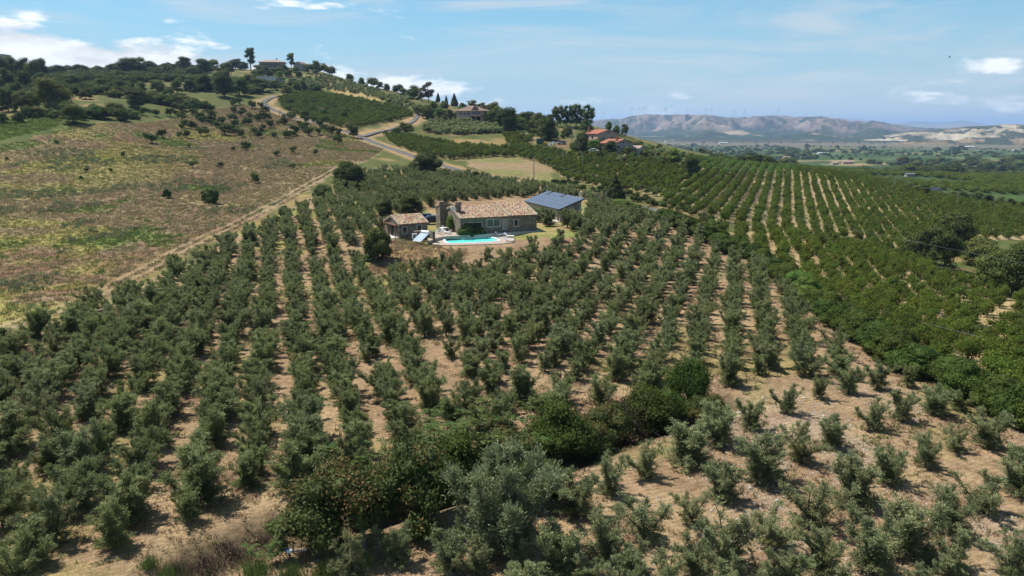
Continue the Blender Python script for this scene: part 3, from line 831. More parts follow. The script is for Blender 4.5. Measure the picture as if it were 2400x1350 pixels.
def solar_mat():
    m, nt, out = new_mat('solar_cells')
    b = N(nt, 'ShaderNodeBsdfPrincipled'); b.inputs['Roughness'].default_value = 0.22; b.inputs['Specular IOR Level'].default_value = 0.35
    tc = N(nt, 'ShaderNodeTexCoord')
    br = N(nt, 'ShaderNodeTexBrick', offset=0.0); br.inputs['Scale'].default_value = 1.0
    br.inputs['Color1'].default_value = (0.050, 0.060, 0.088, 1); br.inputs['Color2'].default_value = (0.060, 0.072, 0.102, 1); br.inputs['Mortar'].default_value = (0.16, 0.18, 0.22, 1)
    br.inputs['Mortar Size'].default_value = 0.012; br.inputs['Brick Width'].default_value = 0.17; br.inputs['Row Height'].default_value = 0.17
    nt.links.new(tc.outputs['Object'], br.inputs[0]); nt.links.new(br.outputs[0], b.inputs['Base Color'])
    nt.links.new(b.outputs[0], out.inputs[0]); MATS['solar_cells'] = m
solar_mat()
def water_mat():
    m, nt, out = new_mat('pool_water')
    fr = N(nt, 'ShaderNodeFresnel'); fr.inputs[0].default_value = 1.33
    t = N(nt, 'ShaderNodeBsdfTransparent'); t.inputs[0].default_value = (0.46, 0.96, 0.91, 1)
    g = N(nt, 'ShaderNodeBsdfGlossy'); g.inputs['Roughness'].default_value = 0.03
    n = N(nt, 'ShaderNodeTexNoise', i_Scale=2.2, i_Detail=3); tc = N(nt, 'ShaderNodeTexCoord'); nt.links.new(tc.outputs['Object'], n.inputs['Vector'])
    bp = N(nt, 'ShaderNodeBump', i_Strength=0.25, i_Distance=0.04); nt.links.new(n.outputs[0], bp.inputs['Height'])
    nt.links.new(bp.outputs[0], g.inputs['Normal']); nt.links.new(bp.outputs[0], fr.inputs['Normal'])
    mx = N(nt, 'ShaderNodeMixShader'); nt.links.new(math_node(nt, 'MULTIPLY', fr.outputs[0], 0.35), mx.inputs[0]); nt.links.new(t.outputs[0], mx.inputs[1]); nt.links.new(g.outputs[0], mx.inputs[2])
    nt.links.new(mx.outputs[0], out.inputs[0]); MATS['pool_water'] = m
water_mat()
plain('pool_liner', (0.72, 0.95, 0.92), 0.5, 0.3, var=0.06, scale=1.5)

TZ = TERRACE_Z + CAM_Z; DZ = DECK_Z + CAM_Z
def lv(px, py, level=None):
    z = TZ if level is None else level
    x, y = on_level(px, py, z - CAM_Z); return Vector((x, y, z))

def panel(mb, x0, x1, z0, z1, y0, y1, holes):
    """wall slab in the xz plane with rectangular openings"""
    xs = sorted({x0, x1, *[v for h in holes for v in h[:2]]}); zs = sorted({z0, z1, *[v for h in holes for v in h[2:4]]})
    for a, b in zip(xs[:-1], xs[1:]):
        run = None
        for c, d in zip(zs[:-1], zs[1:]):
            mx, mz = (a + b) / 2, (c + d) / 2
            if any(h[0] < mx < h[1] and h[2] < mz < h[3] for h in holes):
                if run: mb.box(a, b, y0, y1, run[0], run[1]); run = None
            else: run = (run[0], d) if run else (c, d)
        if run: mb.box(a, b, y0, y1, run[0], run[1])

def opening(parent, x0, x1, z0, z1, y, kind='window', frame=0.10, mull=0, pane='pane', sur='surround', out=-0.05, leaf='white_paint'):
    """a window or door set back in its opening: surround, sash bars, panes"""
    f = MB()
    for a, b, c, d in ((x0 - frame, x0, z0 - (frame if kind == 'window' else 0), z1 + frame), (x1, x1 + frame, z0 - (frame if kind == 'window' else 0), z1 + frame), (x0, x1, z1, z1 + frame)):
        f.box(a, b, y + out, y + .06, c, d)
    w = f.build(kind, MATS[sur], parent)
    if kind == 'window': MB().box(x0 - frame, x1 + frame, y + out - .06, y + .06, z0 - frame * 1.1, z0 - .002).build('sill', MATS[sur], w)
    n = mull + 1; ww = (x1 - x0) / n
    for i in range(n): MB().box(x0 + ww * i + .03, x0 + ww * (i + 1) - .03, y + .14, y + .17, z0 + .03, z1 - .03).build('pane', MATS[pane], w)
    for i in range(n + 1):
        MB().box(x0 + ww * i - .03, x0 + ww * i + .03, y + .12, y + .19, z0, z1).build('sash', MATS[leaf], w)
    return w

def tiles(parent, o, u, v, lu, lv_, tw=0.25, tl=0.40, mat='clay_tiles', name='roof_tiles'):
    """overlapping half-round clay tiles over one slope"""
    o, u, v = Vector(o), Vector(u).normalized(), Vector(v).normalized(); n = u.cross(v).normalized()
    if n.z < 0: n = -n
    nu, nv = max(1, int(round(lu / tw))), max(1, int(round(lv_ / tl))); tw, tl = lu / nu, lv_ / nv
    V = []; F = []; T = []
    g = np.random.default_rng(int(abs(o.x * 31 + o.y * 17)) + nu)
    base = g.random((nv, nu)); patch = vnoise(*np.meshgrid(np.arange(nu), np.arange(nv)), 5, 3, 2)
    for j in range(nv):
        for i in range(nu):
            t = float((base[j, i] * .75 + patch[j, i] * .5) % 1.0); jt = (g.random() - .5) * .05; b = len(V)
            for e, (dv, rr, lift) in enumerate(((-.04, .62, .030), (1.02, .50, .0))):
                c = o + u * (tw * (i + .5) + jt) + v * (tl * (j + dv)) + n * (lift + .01)
                for k in range(5):
                    a = math.pi * k / 4; V.append(c + u * (-math.cos(a) * tw * .5 * rr * 1.35) + n * (math.sin(a) * tw * .36))
            for k in range(4): F.append((b + k, b + k + 1, b + 6 + k, b + 5 + k)); T.append(t)
            F.append((b, b + 1, b + 2, b + 3, b + 4)[::-1]); T.append(0.8)
    me = bpy.data.meshes.new(name); me.from_pydata(V, [], F); me.materials.append(MATS[mat])
    at = me.attributes.new('tint', 'FLOAT', 'FACE'); at.data.foreach_set('value', T)
    return tag(link(bpy.data.objects.new(name, me), parent), kind='stuff')

def gable_roof(parent, x0, x1, half, eave, rise, oh=0.25, y0=0.0, thick=0.14, coping=(True, True)):
    """roof of two slopes, ridge along x, front eave at y0"""
    yr = y0 + half; yb = y0 + 2 * half; sl = rise / half
    r = MB()
    for s, ye in ((1, y0 - oh), (-1, yb + oh)):
        ze = eave - oh * sl
        r.extrude([(x0, ye, ze), (x1, ye, ze), (x1, yr, eave + rise), (x0, yr, eave + rise)], (0, 0, thick) if s == 1 else (0, 0, thick - .004))
    roof = r.build('roof', MATS['tile_brown'], parent)
    sll = math.hypot(half + oh, rise + oh * sl)
    tiles(roof, (x0 + .03, y0 - oh - .03, eave - oh * sl + thick), (1, 0, 0), (0, half + oh, rise + oh * sl), x1 - x0 - .06, sll)
    tiles(roof, (x0 + .03, yb + oh + .03, eave - oh * sl + thick), (1, 0, 0), (0, -half - oh, rise + oh * sl), x1 - x0 - .06, sll)
    rd = MB()
    n = max(2, int((x1 - x0) / .42))
    for i in range(n):
        a = x0 + (x1 - x0) * i / n; b = x0 + (x1 - x0) * (i + 1.08) / n
        rd.tube((a, yr, eave + rise + thick), (min(b, x1), yr, eave + rise + thick - .015), .13, .11, 8)
    rd.build('ridge_tiles', MATS['clay_tiles'], roof)
    for on, x in ((coping[0], x0), (coping[1], x1)):
        if not on: continue
        c = MB()
        for ye in (y0 - oh, yb + oh):
            c.extrude([(x - .16, ye, eave - oh * sl - .12), (x - .16, yr, eave + rise - .12), (x - .16, yr, eave + rise + .26), (x - .16, ye, eave - oh * sl + .26)], (.32, 0, 0))
        c.build('coping', MATS['coping'], roof)
    return roof

def rot_empty(name, p, deg): return empty(name, p, R(deg))

# --- main farmhouse: two stone blocks under clay tiles
H = rot_empty('farmhouse', lv(1257, 540), 22)
XL, XM, EV = -14.4, -5.4, 2.75
hl, hr, ril, rir = 5.75, 6.4, 1.45, 1.62
holes_l = [(-13.8, -10.5, 0.1, 1.98), (-9.45, -7.05, 1.2, 2.35), (-6.5, -5.75, 0.35, 2.3)]
w = MB(); panel(w, XL, XM, -0.6, EV, 0, .45, holes_l)
w.box(XL, XL + .45, .45, 2 * hl - .45, -0.6, EV); w.box(XL, XM, 2 * hl - .45, 2 * hl, -0.6, EV)
w.extrude([(XL, 0.0, EV), (XL, 2 * hl, EV), (XL, hl, EV + ril)], (.45, 0, 0))
w.build('wall', MATS['stone_wall'], H)
w = MB(); holes_r = [(-4.35, -3.65, 1.05, 2.15)]
panel(w, XM + .003, 0, -0.6, EV + .08, -.14, .45, holes_r)
w.box(-.45, 0, .45, 2 * hr - .59, -0.6, EV + .08); w.box(XM + .003, 0, 2 * hr - .59, 2 * hr - .14, -0.6, EV + .08); w.box(XM + .003, XM + .4, .45, 2 * hr - .59, -0.6, EV + .08)
w.extrude([(-.45, -.14, EV + .08), (-.45, 2 * hr - .14, EV + .08), (-.45, hr - .14, EV + .08 + rir)], (.45, 0, 0))
w.extrude([(XM + .003, -.14, EV + .08), (XM + .003, 2 * hr - .14, EV + .08), (XM + .003, hr - .14, EV + .08 + rir)], (.4, 0, 0))
w.build('wall', MATS['stone_wall'], H)
gable_roof(H, XL, XM - .16, hl, EV, ril, coping=(True, False)); gable_roof(H, XM, 0, hr, EV + .08, rir, y0=-.14)
opening(H, -13.8, -10.5, .1, 1.98, 0, 'door', mull=3, leaf='dark_metal', frame=.09)
opening(H, -9.45, -7.05, 1.2, 2.35, 0, mull=1, pane='pane_green', frame=.16)
opening(H, -6.5, -5.75, .35, 2.3, 0, 'door', frame=.14, pane='grey_metal')
opening(H, -4.35, -3.65, 1.05, 2.15, -.14, frame=.18, mull=0)
MB().tube((XM - .12, -.10, EV - .2), (XM - .02, -.20, 1.0), .09, .05, 6).build('rain_pipe', MATS['surround'], H)
MB().box(XL + .45, XM, .5, .54, -.1, 2.4).build('room_shade_sheet', MATS['dark_inside'], H)  # near-black sheet painted as the unlit interior behind the openings
c = MB(); c.box(XL + .1, XL + 1.0, 2.6, 3.4, EV + .3, EV + 2.2); ch = c.build('chimney', MATS['stone_wall'], H)
MB().box(XL - .05, XL + 1.15, 2.45, 3.55, EV + 2.203, EV + 2.32).build('chimney_cap', MATS['coping'], ch)
[MB().box(XL + .15 + dx, XL + .33 + dx, 2.65, 3.35, EV + 2.323, EV + 2.6).build('chimney_pot', MATS['tile_brown'], ch) for dx in (0, .62)]
MB().box(XL + .05, XL + 1.05, 2.55, 3.45, EV + 2.603, EV + 2.70).build('chimney_lid', MATS['coping'], ch)
a = MB(); a.tube((XL - .25, 3.0, EV - .4), (XL - .25, 3.0, EV + 2.1), .03, n=6); a.build('antenna_mast', MATS['white_paint'], H)
d = MB(); d.tube((XL - .33, 2.9, EV + 1.5), (XL - .28, 2.95, EV + 1.51), .42, .40, 14); d.build('satellite_dish', MATS['white_paint'], H)
MB().box(XL + .4, .35, -1.15, -.145, -.5, .02).build('plinth', MATS['paving_pale'], H)
tag(H, 'long low stone farmhouse with mottled clay tile roof behind the pool', 'house')

# --- stone tower with the outdoor fireplace
Tt = rot_empty('stone_tower', lv(1032, 537), 22)
MB().extrude([(0, 0, -.5), (0, 0, 4.5), (0, 2.7, 3.6), (0, 2.7, -.5)], (1.95, 0, 0)).build('wall', MATS['stone_wall'], Tt)
t = MB(); t.extrude([(-.1, -.12, 4.505), (-.1, 2.8, 3.565), (-.1, 2.8, 3.68), (-.1, -.12, 4.62)], (2.15, 0, 0)); t.build('coping', MATS['coping'], Tt)
c = MB(); c.box(.15, .75, .35, .95, 4.2, 4.85); c.box(.08, .82, .28, 1.02, 4.853, 4.93); pot = c.build('chimney', MATS['tile_brown'], Tt)
MB().box(.02, .88, .2, 1.1, 4.93, 5.02).build('chimney_lid', MATS['coping'], pot)
MB().box(-.004, .05, .55, .85, .3, .9).build('vent_hole', MATS['dark_inside'], Tt)
tag(Tt, 'square stone tower with sloping top and small chimney left of the farmhouse', 'tower')

# --- outbuilding
S = rot_empty('stone_outbuilding', lv(936, 557.5), 32)
LX, SH, SE, SR = 5.3, 3.2, 2.2, 1.15
w = MB(); sh = [(.65, 1.35, .75, 1.75), (3.35, 4.1, .85, 1.85)]
panel(w, 0, LX, -.6, SE, 0, .4, sh); w.box(0, LX, 2 * SH - .4, 2 * SH, -.6, SE); w.box(LX - .4, LX, .4, 2 * SH - .4, -.6, SE)
w.box(0, .4, .4, 1.9, -.6, SE); w.box(0, .4, 1.9, 3.5, 1.95, SE); w.box(0, .4, 3.5, 2 * SH - .4, -.6, SE)
for x in (0, LX - .4): w.extrude([(x, 0, SE), (x, 2 * SH, SE), (x, SH, SE + SR)], (.4, 0, 0))
w.build('wall', MATS['stone_wall'], S); gable_roof(S, 0, LX, SH, SE, SR, oh=.22)
opening(S, .65, 1.35, .75, 1.75, 0, frame=.14, leaf='grey_metal'); opening(S, 3.35, 4.1, .85, 1.85, 0, frame=.14, leaf='grey_metal')
dr = MB(); dr.box(.16, .22, 1.95, 2.65, -.05, 1.93).build('door', MATS['grey_metal'], S); MB().box(.16, .22, 2.72, 3.45, -.05, 1.93).build('door', MATS['pane'], S)
ln = MB(); ln.box(-.5, -.004, .5, 5.6, 2.0, 2.08); [ln.box(-.5, -.4, y, y + .1, -.2, 2.0) for y in (.6, 5.4)]; ln.build('pergola', MATS['wood_brown'], S)
MB().box(-1.2, -.004, .2, 4.0, -.3, .03).build('step', MATS['paving_pale'], S)
MB().box(.41, LX - .41, .55, .6, -.1, 2.1).build('room_shade_sheet', MATS['dark_inside'], S)  # thin black sheet in place of the outbuilding's unlit inside
tag(S, 'small stone outbuilding with clay tile gable roof left of the pool', 'outbuilding')

# --- annexe under solar panels
A = rot_empty('solar_annexe', lv(1312, 519.5), 22)
AL, AW, A0, A1 = 16.6, 4.7, 2.45, 4.1
def az_(x): return A0 + (A1 - A0) * x / AW
w = MB(); panel(w, 0, AW, -.6, A0 - .05, 0, .3, [(.75, 2.1, 1.3, 1.95), (3.6, 4.2, 1.3, 1.9)])
w.extrude([(0, 0, A0 - .05), (AW, 0, A0 - .05), (AW, 0, A1 - .05)], (0, .3, 0))
w.box(AW - .3, AW, .3, AL, -.6, A1 - .2); w.box(0, AW - .3, AL - .3, AL, -.6, A0 - .05)
w.build('wall', MATS['render_grey'], A)  # end wall darker than the sunny side: its shade is in the colour
w = MB(); w.box(0, .3, 1.25, AL - .3, -.6, A0 - .05); w.box(0, .3, .3, .45, -.6, A0 - .05); w.box(0, .3, .45, 1.25, 2.1, A0 - .05); w.build('wall', MATS['render_cream'], A)  # same building's sunlit side, the sun's brightness put into a paler render
MB().box(.12, .18, .48, 1.22, 0, 2.08).build('door', MATS['wood_brown'], A)
opening(A, .75, 2.1, 1.3, 1.95, 0, frame=.05, leaf='dark_metal', sur='dark_metal'); opening(A, 3.6, 4.2, 1.3, 1.9, 0, frame=.05, leaf='dark_metal', sur='dark_metal')
opening(A, 3.35, 3.9, 2.45, 3.1, -.06, frame=.06, leaf='dark_metal', sur='dark_metal')
rf = MB(); rf.extrude([(-.55, -.7, az_(-.55)), (AW + .55, -.7, az_(AW + .55)), (AW + .55, AL + .5, az_(AW + .55)), (-.55, AL + .5, az_(-.55))], (0, 0, .20)); roof = rf.build('roof', MATS['dark_metal'], A)
[MB().box(-.4, AW + .4, y, y + .14, 0, .16, Matrix.Translation((0, 0, az_(0) - .165)) @ Matrix.Rotation(-math.atan((A1 - A0) / AW), 4, 'Y')).build('rafter', MATS['wood_brown'], roof) for y in (-.35, 4, 8, 12, 16)]
MB().tube((-.35, .1, A0 - .1), (-.1, -.08, -.2), .05, n=6).build('rain_pipe', MATS['surround'], A)
MB().box(-1.6, -.004, -.3, 2.2, -.4, .06).build('step', MATS['paving_pale'], A)
sl_ang = math.atan((A1 - A0) / AW); slope_len = math.hypot(AW + 1.1, (A1 - A0) * (AW + 1.1) / AW)
rows, ncol = 4, 16; rw = (slope_len - .1) / rows; cw = (AL + 1.1) / ncol
pm = MB(); pm.box(0, rw - .13, 0, cw - .03, 0, .05); tmpl = pm.build('solar_panel', MATS['solar_cells'], A)
fm = MB(); [fm.box(*q, .0, .062) for q in ((-.02, .012, -.012, cw - .018), (rw - .142, rw - .11, -.012, cw - .018), (.012, rw - .142, -.012, .010), (.012, rw - .142, cw - .040, cw - .018))]
ftm = fm.build('panel_frame', MATS['grey_metal'], tmpl)
first = True
for i in range(rows):
    for j in range(ncol):
        if i == rows - 1 and j in (13, 7): continue
        s0 = .06 + i * rw; xx = -.55 + s0 * math.cos(sl_ang)
        loc = (xx, -.68 + j * cw, az_(-.55) + s0 * math.sin(sl_ang) + .235)
        if first: o = tmpl; first = False
        else:
            o = link(bpy.data.objects.new('solar_panel', tmpl.data), A); link(bpy.data.objects.new('panel_frame', ftm.data), o)
        o.location = loc; o.rotation_euler = (0, -sl_ang, 0)
MB().tube((AW - .2, AL - .4, A1 + .1), (AW - .2, AL - .4, A1 + .9), .05, n=6).build('flue', MATS['white_paint'], A)
tag(A, 'modern annexe with sloping roof covered in blue solar panels', 'building')

# --- terrace, steps, pool
def slab(name, pts, z, t, mat, parent=None):
    m = MB(); m.prism([(p.x, p.y) for p in pts], z - t, z); return m.build(name, MATS[mat], parent)
PAT = [(1003,556),(1008,548),(1022,541.5),(1045,538),(1062,540),(1080,546),(1130,546.5),(1178,543.5),(1187,544.5),(1172,546.5),(1130,549),(1090,552),(1070,553),(1040,554.5),(1022,558.5),(1012,563),(1002,565)]
tag(slab('terrace', [lv(*p) for p in PAT], TZ + .03, .5, 'paving'), kind='structure')
OUTER = [(1012,572),(1016,566),(1028,560.5),(1048,556.8),(1075,555.4),(1100,554.4),(1130,553.2),(1160,552.2),(1185,553.5),(1200,557),(1206,561),(1206,565),(1198,569),(1178,571),(1140,572.6),(1100,573.6),(1060,574.8),(1030,574.5)]
pool_c = Vector((np.mean([p[0] for p in POOL]), np.mean([p[1] for p in POOL]), 0))
def radial(poly, n=72):
    """resample an outline by angle round the pool's middle"""
    out = []
    for k in range(n):
        a = 2 * math.pi * k / n; d = Vector((math.cos(a), math.sin(a))); best = None
        for i in range(len(poly)):
            p = Vector(poly[i]) - pool_c.xy; q = Vector(poly[(i + 1) % len(poly)]) - pool_c.xy; e = q - p
            den = d.x * e.y - d.y * e.x
            if abs(den) < 1e-9: continue
            t = (p.x * e.y - p.y * e.x) / den; u = (p.x * d.y - p.y * d.x) / den
            if t > 0 and -1e-6 <= u <= 1 + 1e-6: best = t if best is None else max(best, t)
        out.append(pool_c.xy + d * (best or 1))
    return [sum((out[(k + j) % n] for j in (-1, 0, 1)), Vector((0, 0))) / 3 for k in range(n)]
rp, ro = radial(POOL), radial([lv(*p, DZ).xy[:] for p in OUTER])
def ring(name, inner, outer, z, t, mat, parent=None):
    n = len(inner); V = []; F = []
    for pts, zz in ((inner, z), (outer, z), (outer, z - t), (inner, z - t)): V += [(p.x, p.y, zz) for p in pts]
    for i in range(n):
        j = (i + 1) % n
        for k in range(4): F.append((k * n + i, k * n + j, ((k + 1) % 4) * n + j, ((k + 1) % 4) * n + i))
    m = MB(); m.add(V, F); return m.build(name, MATS[mat], parent)
rk = [p + (p - pool_c.xy).normalized() * .42 for p in rp]
tag(ring('pool_deck', rk, ro, DZ + .02, .5, 'paving'), kind='structure')
PO = empty('swimming_pool', (pool_c.x, pool_c.y, DZ))
def rel(o): o.location = -Vector((pool_c.x, pool_c.y, DZ)); return o
rel(ring('coping', rp, [p + (p - pool_c.xy).normalized() * .415 for p in rp], DZ + .07, .25, 'white_paint', PO))
bs = MB(); n = len(rp); V = [(p.x, p.y, DZ - .02) for p in rp] + [(p.x, p.y, DZ - .20) for p in rp]
bs.add(V, [(i, (i + 1) % n, n + (i + 1) % n, n + i) for i in range(n)] + [tuple(range(n, 2 * n))]); rel(bs.build('basin', MATS['pool_liner'], PO))
wt = MB(); wt.add([(p.x, p.y, DZ - .06) for p in rp], [tuple(range(n))]); rel(wt.build('water', MATS['pool_water'], PO))
ld = MB(); q = rp[3]; dq = (q - pool_c.xy).normalized()
for s in (-.25, .25):
    b0 = Vector((q.x - dq.y * s, q.y + dq.x * s, DZ)); ld.tube(b0 + Vector((dq.x * .5, dq.y * .5, 0)), b0 + Vector((dq.x * .3, dq.y * .3, .8)), .03, n=6); ld.tube(b0 + Vector((dq.x * .3, dq.y * .3, .8)), b0 + Vector((-dq.x * .1, -dq.y * .1, -.5)), .03, n=6)
rel(ld.build('ladder', MATS['grey_metal'], PO))
tag(PO, 'turquoise swimming pool with white coping in front of the farmhouse', 'swimming pool')
# curved steps down to the deck on both sides of the big bush
ST = empty('terrace_steps', (pool_c.x, pool_c.y, DZ))
for k, (off, zz) in enumerate(((.15, .17), (.55, .34))):
    for k0, k1 in ((26, 36), (13, 20)):
        inn = [ro[i] + (ro[i] - pool_c.xy).normalized() * (off - .35) for i in range(k0, k1)]; outr = [ro[i] + (ro[i] - pool_c.xy).normalized() * (off + .9) for i in range(k0, k1)]
        m = MB(); pts = [(p.x - pool_c.x, p.y - pool_c.y) for p in inn + outr[::-1]]; m.prism(pts, -.3, zz); m.build('step', MATS['paving_pale' if k else 'paving'], ST)
tag(ST, 'curved paved steps between the pool deck and the farmhouse terrace', 'steps')

# --- garden things on the terrace
def lounger(px, py, deg, label, level):
    e = rot_empty('sun_lounger', lv(px, py, level), deg)
    MB().box(-.32, .32, -.95, .35, .28, .34).build('seat', MATS['white_paint'], e)
    b = MB(); b.box(-.32, .32, 0, .75, 0, .06, Matrix.Translation((0, .36, .29)) @ Matrix.Rotation(R(42), 4, 'X')); b.build('backrest', MATS['white_paint'], e)
    for x in (-.27, .21):
        for y in (-.85, .2): MB().box(x, x + .06, y, y + .06, 0, .279).build('leg', MATS['white_paint'], e)
    MB().box(-.29, .29, -.92, .33, .343, .40).build('cushion', MATS['fabric_white'], e)
    tag(e, label, 'sun lounger')
lounger(1159, 544, 120, 'white sun lounger on the terrace against the farmhouse wall', TZ + .05)
lounger(1172, 554, 115, 'white sun lounger at the curved steps beside the pool bush', DZ + .03)
lounger(1193, 557, 70, 'white sun lounger with raised back at the far right end of the pool', DZ + .03)
lounger(1192, 566, 80, 'white sun lounger nearest the grass bank right of the pool', DZ + .03)
def table(px, py, label):
    e = rot_empty('garden_table', lv(px, py, TZ + .03), 22)
    MB().box(-.8, .8, -.45, .45, .70, .75).build('table_top', MATS['white_paint'], e)
    for x in (-.72, .64):
        for y in (-.38, .30): MB().box(x, x + .08, y, y + .08, 0, .698).build('leg', MATS['white_paint'], e)
    tag(e, label, 'table')
def chair(px, py, deg, label):
    e = rot_empty('garden_chair', lv(px, py, TZ + .03), deg)
    MB().box(-.25, .25, -.25, .25, .40, .45).build('seat', MATS['white_paint'], e)
    MB().box(-.25, .25, .22, .27, .452, .92).build('backrest', MATS['white_paint'], e)
    for x in (-.25, .19):
        for y in (-.25, .19): MB().box(x, x + .06, y, y + .06, 0, .398).build('leg', MATS['white_paint'], e)
    for x in (-.28, .23): MB().box(x, x + .05, -.2, .215, .62, .66).build('armrest', MATS['white_paint'], e)
    tag(e, label, 'chair')
table(1041, 543, 'white garden table on the terrace before the stone tower')
chair(1024, 547, 100, 'white garden chair left of the table, nearest the stone parapet')
chair(1032, 549, 150, 'white garden chair on the near side of the garden table')
chair(1036, 541, -20, 'white garden chair behind the garden table beside the tower')
lounger(1046, 548, 60, 'white sun lounger beside the garden table above the curved steps', TZ + .03)
# L-shaped parapet
pw = rot_empty('stone_parapet', lv(986, 562), 22)
MB().box(-.5, 1.9, 1.7, 2.1, -.4, 1.15).build('wall', MATS['stone_wall'], pw)
MB().extrude([(1.9, -.7, -.6), (1.9, -.7, 1.35), (1.9, 2.1, 1.15), (1.9, 2.1, -.6)], (.4, 0, 0)).build('wall', MATS['stone_dark'], pw)
cp = MB(); cp.box(-.6, 1.895, 1.62, 2.18, 1.153, 1.24); cp.build('coping', MATS['coping'], pw)
tag(pw, 'low L-shaped stone parapet behind the solar water heater', 'wall')
# solar water heater
sw = rot_empty('solar_water_heater', lv(968, 566.5), -40)
f = MB()
for x in (.25, 1.6): f.tube((x, 1.75, 0), (x, 1.75, 1.15), .04, n=6); f.tube((x, 0, .1), (x, 1.85, 1.2), .04, n=6)
f.build('frame', MATS['grey_metal'], sw)
for x in (.02, .98): 
    c = MB(); c.box(x, x + .9, 0, 2.15, 0, .09, Matrix.Translation((0, -.05, .12)) @ Matrix.Rotation(R(31), 4, 'X')); cp = c.build('collector', MATS['white_paint'], sw)
    c = MB(); c.box(x + .05, x + .85, .05, 2.1, .092, .1, Matrix.Translation((0, -.05, .12)) @ Matrix.Rotation(R(31), 4, 'X')); c.build('glazing', MATS['glass_sky_tint'], cp)
MB().tube((.1, 1.95, 1.45), (1.85, 1.95, 1.45), .27, n=16).build('tank', MATS['white_paint'], sw, smooth=False)
tag(sw, 'solar water heater with white tank and two tilted blue collectors', 'water heater')
ac = rot_empty('air_conditioner', lv(972, 560.5), 22)
MB().box(-.4, .4, -.17, .17, .08, .95).build('case', MATS['white_paint'], ac)
MB().tube((-.12, -.172, .5), (-.12, -.185, .5), .27, n=16).build('fan_grille', MATS['grey_metal'], ac)
for x in (-.35, .27): MB().box(x, x + .08, -.15, .15, 0, .078).build('foot', MATS['dark_metal'], ac)
tag(ac, 'white air conditioning unit by the wall of the outbuilding', 'air conditioner')
br = rot_empty('water_barrel', lv(1051, 537), 0)
MB().tube((0, 0, 0), (0, 0, .85), .28, .28, 12).build('drum', MATS['blue_plastic'], br)
MB().tube((0, 0, .852), (0, 0, .9), .30, .29, 12).build('lid', MATS['blue_plastic'], br)
tag(br, 'blue plastic barrel at the foot of the stone tower', 'barrel')
def car(name, loc, deg, label, mat='car_blue'):
    e = rot_empty(name, loc, deg)
    prof = [(-2.05, .35), (-2.1, .75), (-1.95, .98), (-1.2, 1.05), (-.55, 1.55), (1.15, 1.58), (1.85, 1.1), (2.05, .95), (2.1, .4)]
    MB().extrude([(x, -.82, z) for x, z in prof], (0, 1.64, 0)).build('body', MATS[mat], e, bevel=.05)
    g = MB()
    for y in (-.828, .822): g.extrude([(-1.0, y, 1.08), (-.5, y, 1.48), (.3, y, 1.5), (.3, y, 1.08)], (0, .006, 0)); g.extrude([(.36, y, 1.08), (.36, y, 1.5), (1.1, y, 1.5), (1.6, y, 1.1)], (0, .006, 0))
    g.build('side_window', MATS['pane'], e)
    ws = MB(); ws.extrude([(-1.235, -.7, 1.075), (-.60, -.66, 1.53), (-.60, .66, 1.53), (-1.235, .7, 1.075)], (-.02, 0, .02)); ws.build('windscreen', MATS['pane'], e)
    for x in (-1.3, 1.3):
        for s in (-1, 1):
            y = s * .74; wv = MB(); wv.tube((x, y - .1, .33), (x, y + .1, .33), .33, n=16); wl = wv.build('wheel', MATS['rubber'], e)
            MB().tube((x, y + s * .101, .33), (x, y + s * .115, .33), .19, n=12).build('rim', MATS['grey_metal'], wl)
    for y in (-.6, .6): MB().box(-2.12, -2.06, y - .17, y + .17, .66, .80).build('headlight', MATS['white_paint'], e)
    tag(e, label, 'car')
car('parked_car', lv(1017, 524), 200, 'dark blue car parked between the outbuilding and the stone tower')
car('parked_car', lv(1001, 519), 190, 'nearly black car half hidden behind the outbuilding roof', 'car_dark')
# gate at the drive
gt = empty('drive_gate', G(1397, 472), R(-30))
for x in (-.1, 2.4): MB().box(x, x + .35, -.17, .17, -.3, 2.2).build('post', MATS['concrete'], gt)
[MB().box(.3 + .17 * i, .36 + .17 * i, -.03, .03, .181, .999).build('bar', MATS['dark_metal'], gt) for i in range(12)]; [MB().box(.3 + .17 * i, .36 + .17 * i, -.03, .03, 1.081, 1.899).build('bar', MATS['dark_metal'], gt) for i in range(12)]
[MB().box(.252, 2.398, -.05, .05, z, z + .08).build('rail', MATS['dark_metal'], gt) for z in (.1, 1.0, 1.9)]
tag(gt, 'dark metal drive gate between pale posts behind the annexe', 'gate')
# ------------------------------------------------------------------ plants
plain('bark', (0.085, 0.068, 0.05), 0.95, 0.1, var=0.35, scale=6)
plain('bark_grey', (0.17, 0.145, 0.115), 0.95, 0.1, var=0.3, scale=6)
plain('dead_twig', (0.085, 0.062, 0.05), 0.95, 0.1, var=0.3, scale=6)
leaf_mat('leaf_olive', (0.094, 0.122, 0.031), (0.272, 0.314, 0.104), back=(0.285, 0.315, 0.150), trans=0.32, hue_var=0.022, val_var=0.28, rough=0.75, spec=0.1, dry=(0.38, 0.405, 0.18))
leaf_mat('leaf_olive_pale', (0.116, 0.142, 0.047), (0.312, 0.345, 0.138), back=(0.325, 0.352, 0.185), trans=0.32, hue_var=0.02, val_var=0.26, rough=0.75, spec=0.1, dry=(0.41, 0.43, 0.23))
leaf_mat('leaf_peach', (0.060, 0.088, 0.013), (0.166, 0.212, 0.032), trans=0.32, hue_var=0.02, val_var=0.28, rough=0.7, spec=0.08, dry=(0.25, 0.29, 0.055))
leaf_mat('leaf_shrub', (0.038, 0.060, 0.012), (0.100, 0.138, 0.025), trans=0.25, hue_var=0.02, val_var=0.2, rough=0.7, spec=0.08, dry=(0.14, 0.18, 0.036))
leaf_mat('leaf_bright', (0.075, 0.135, 0.018), (0.170, 0.255, 0.036), trans=0.3, hue_var=0.02, val_var=0.15, rough=0.6, spec=0.2)
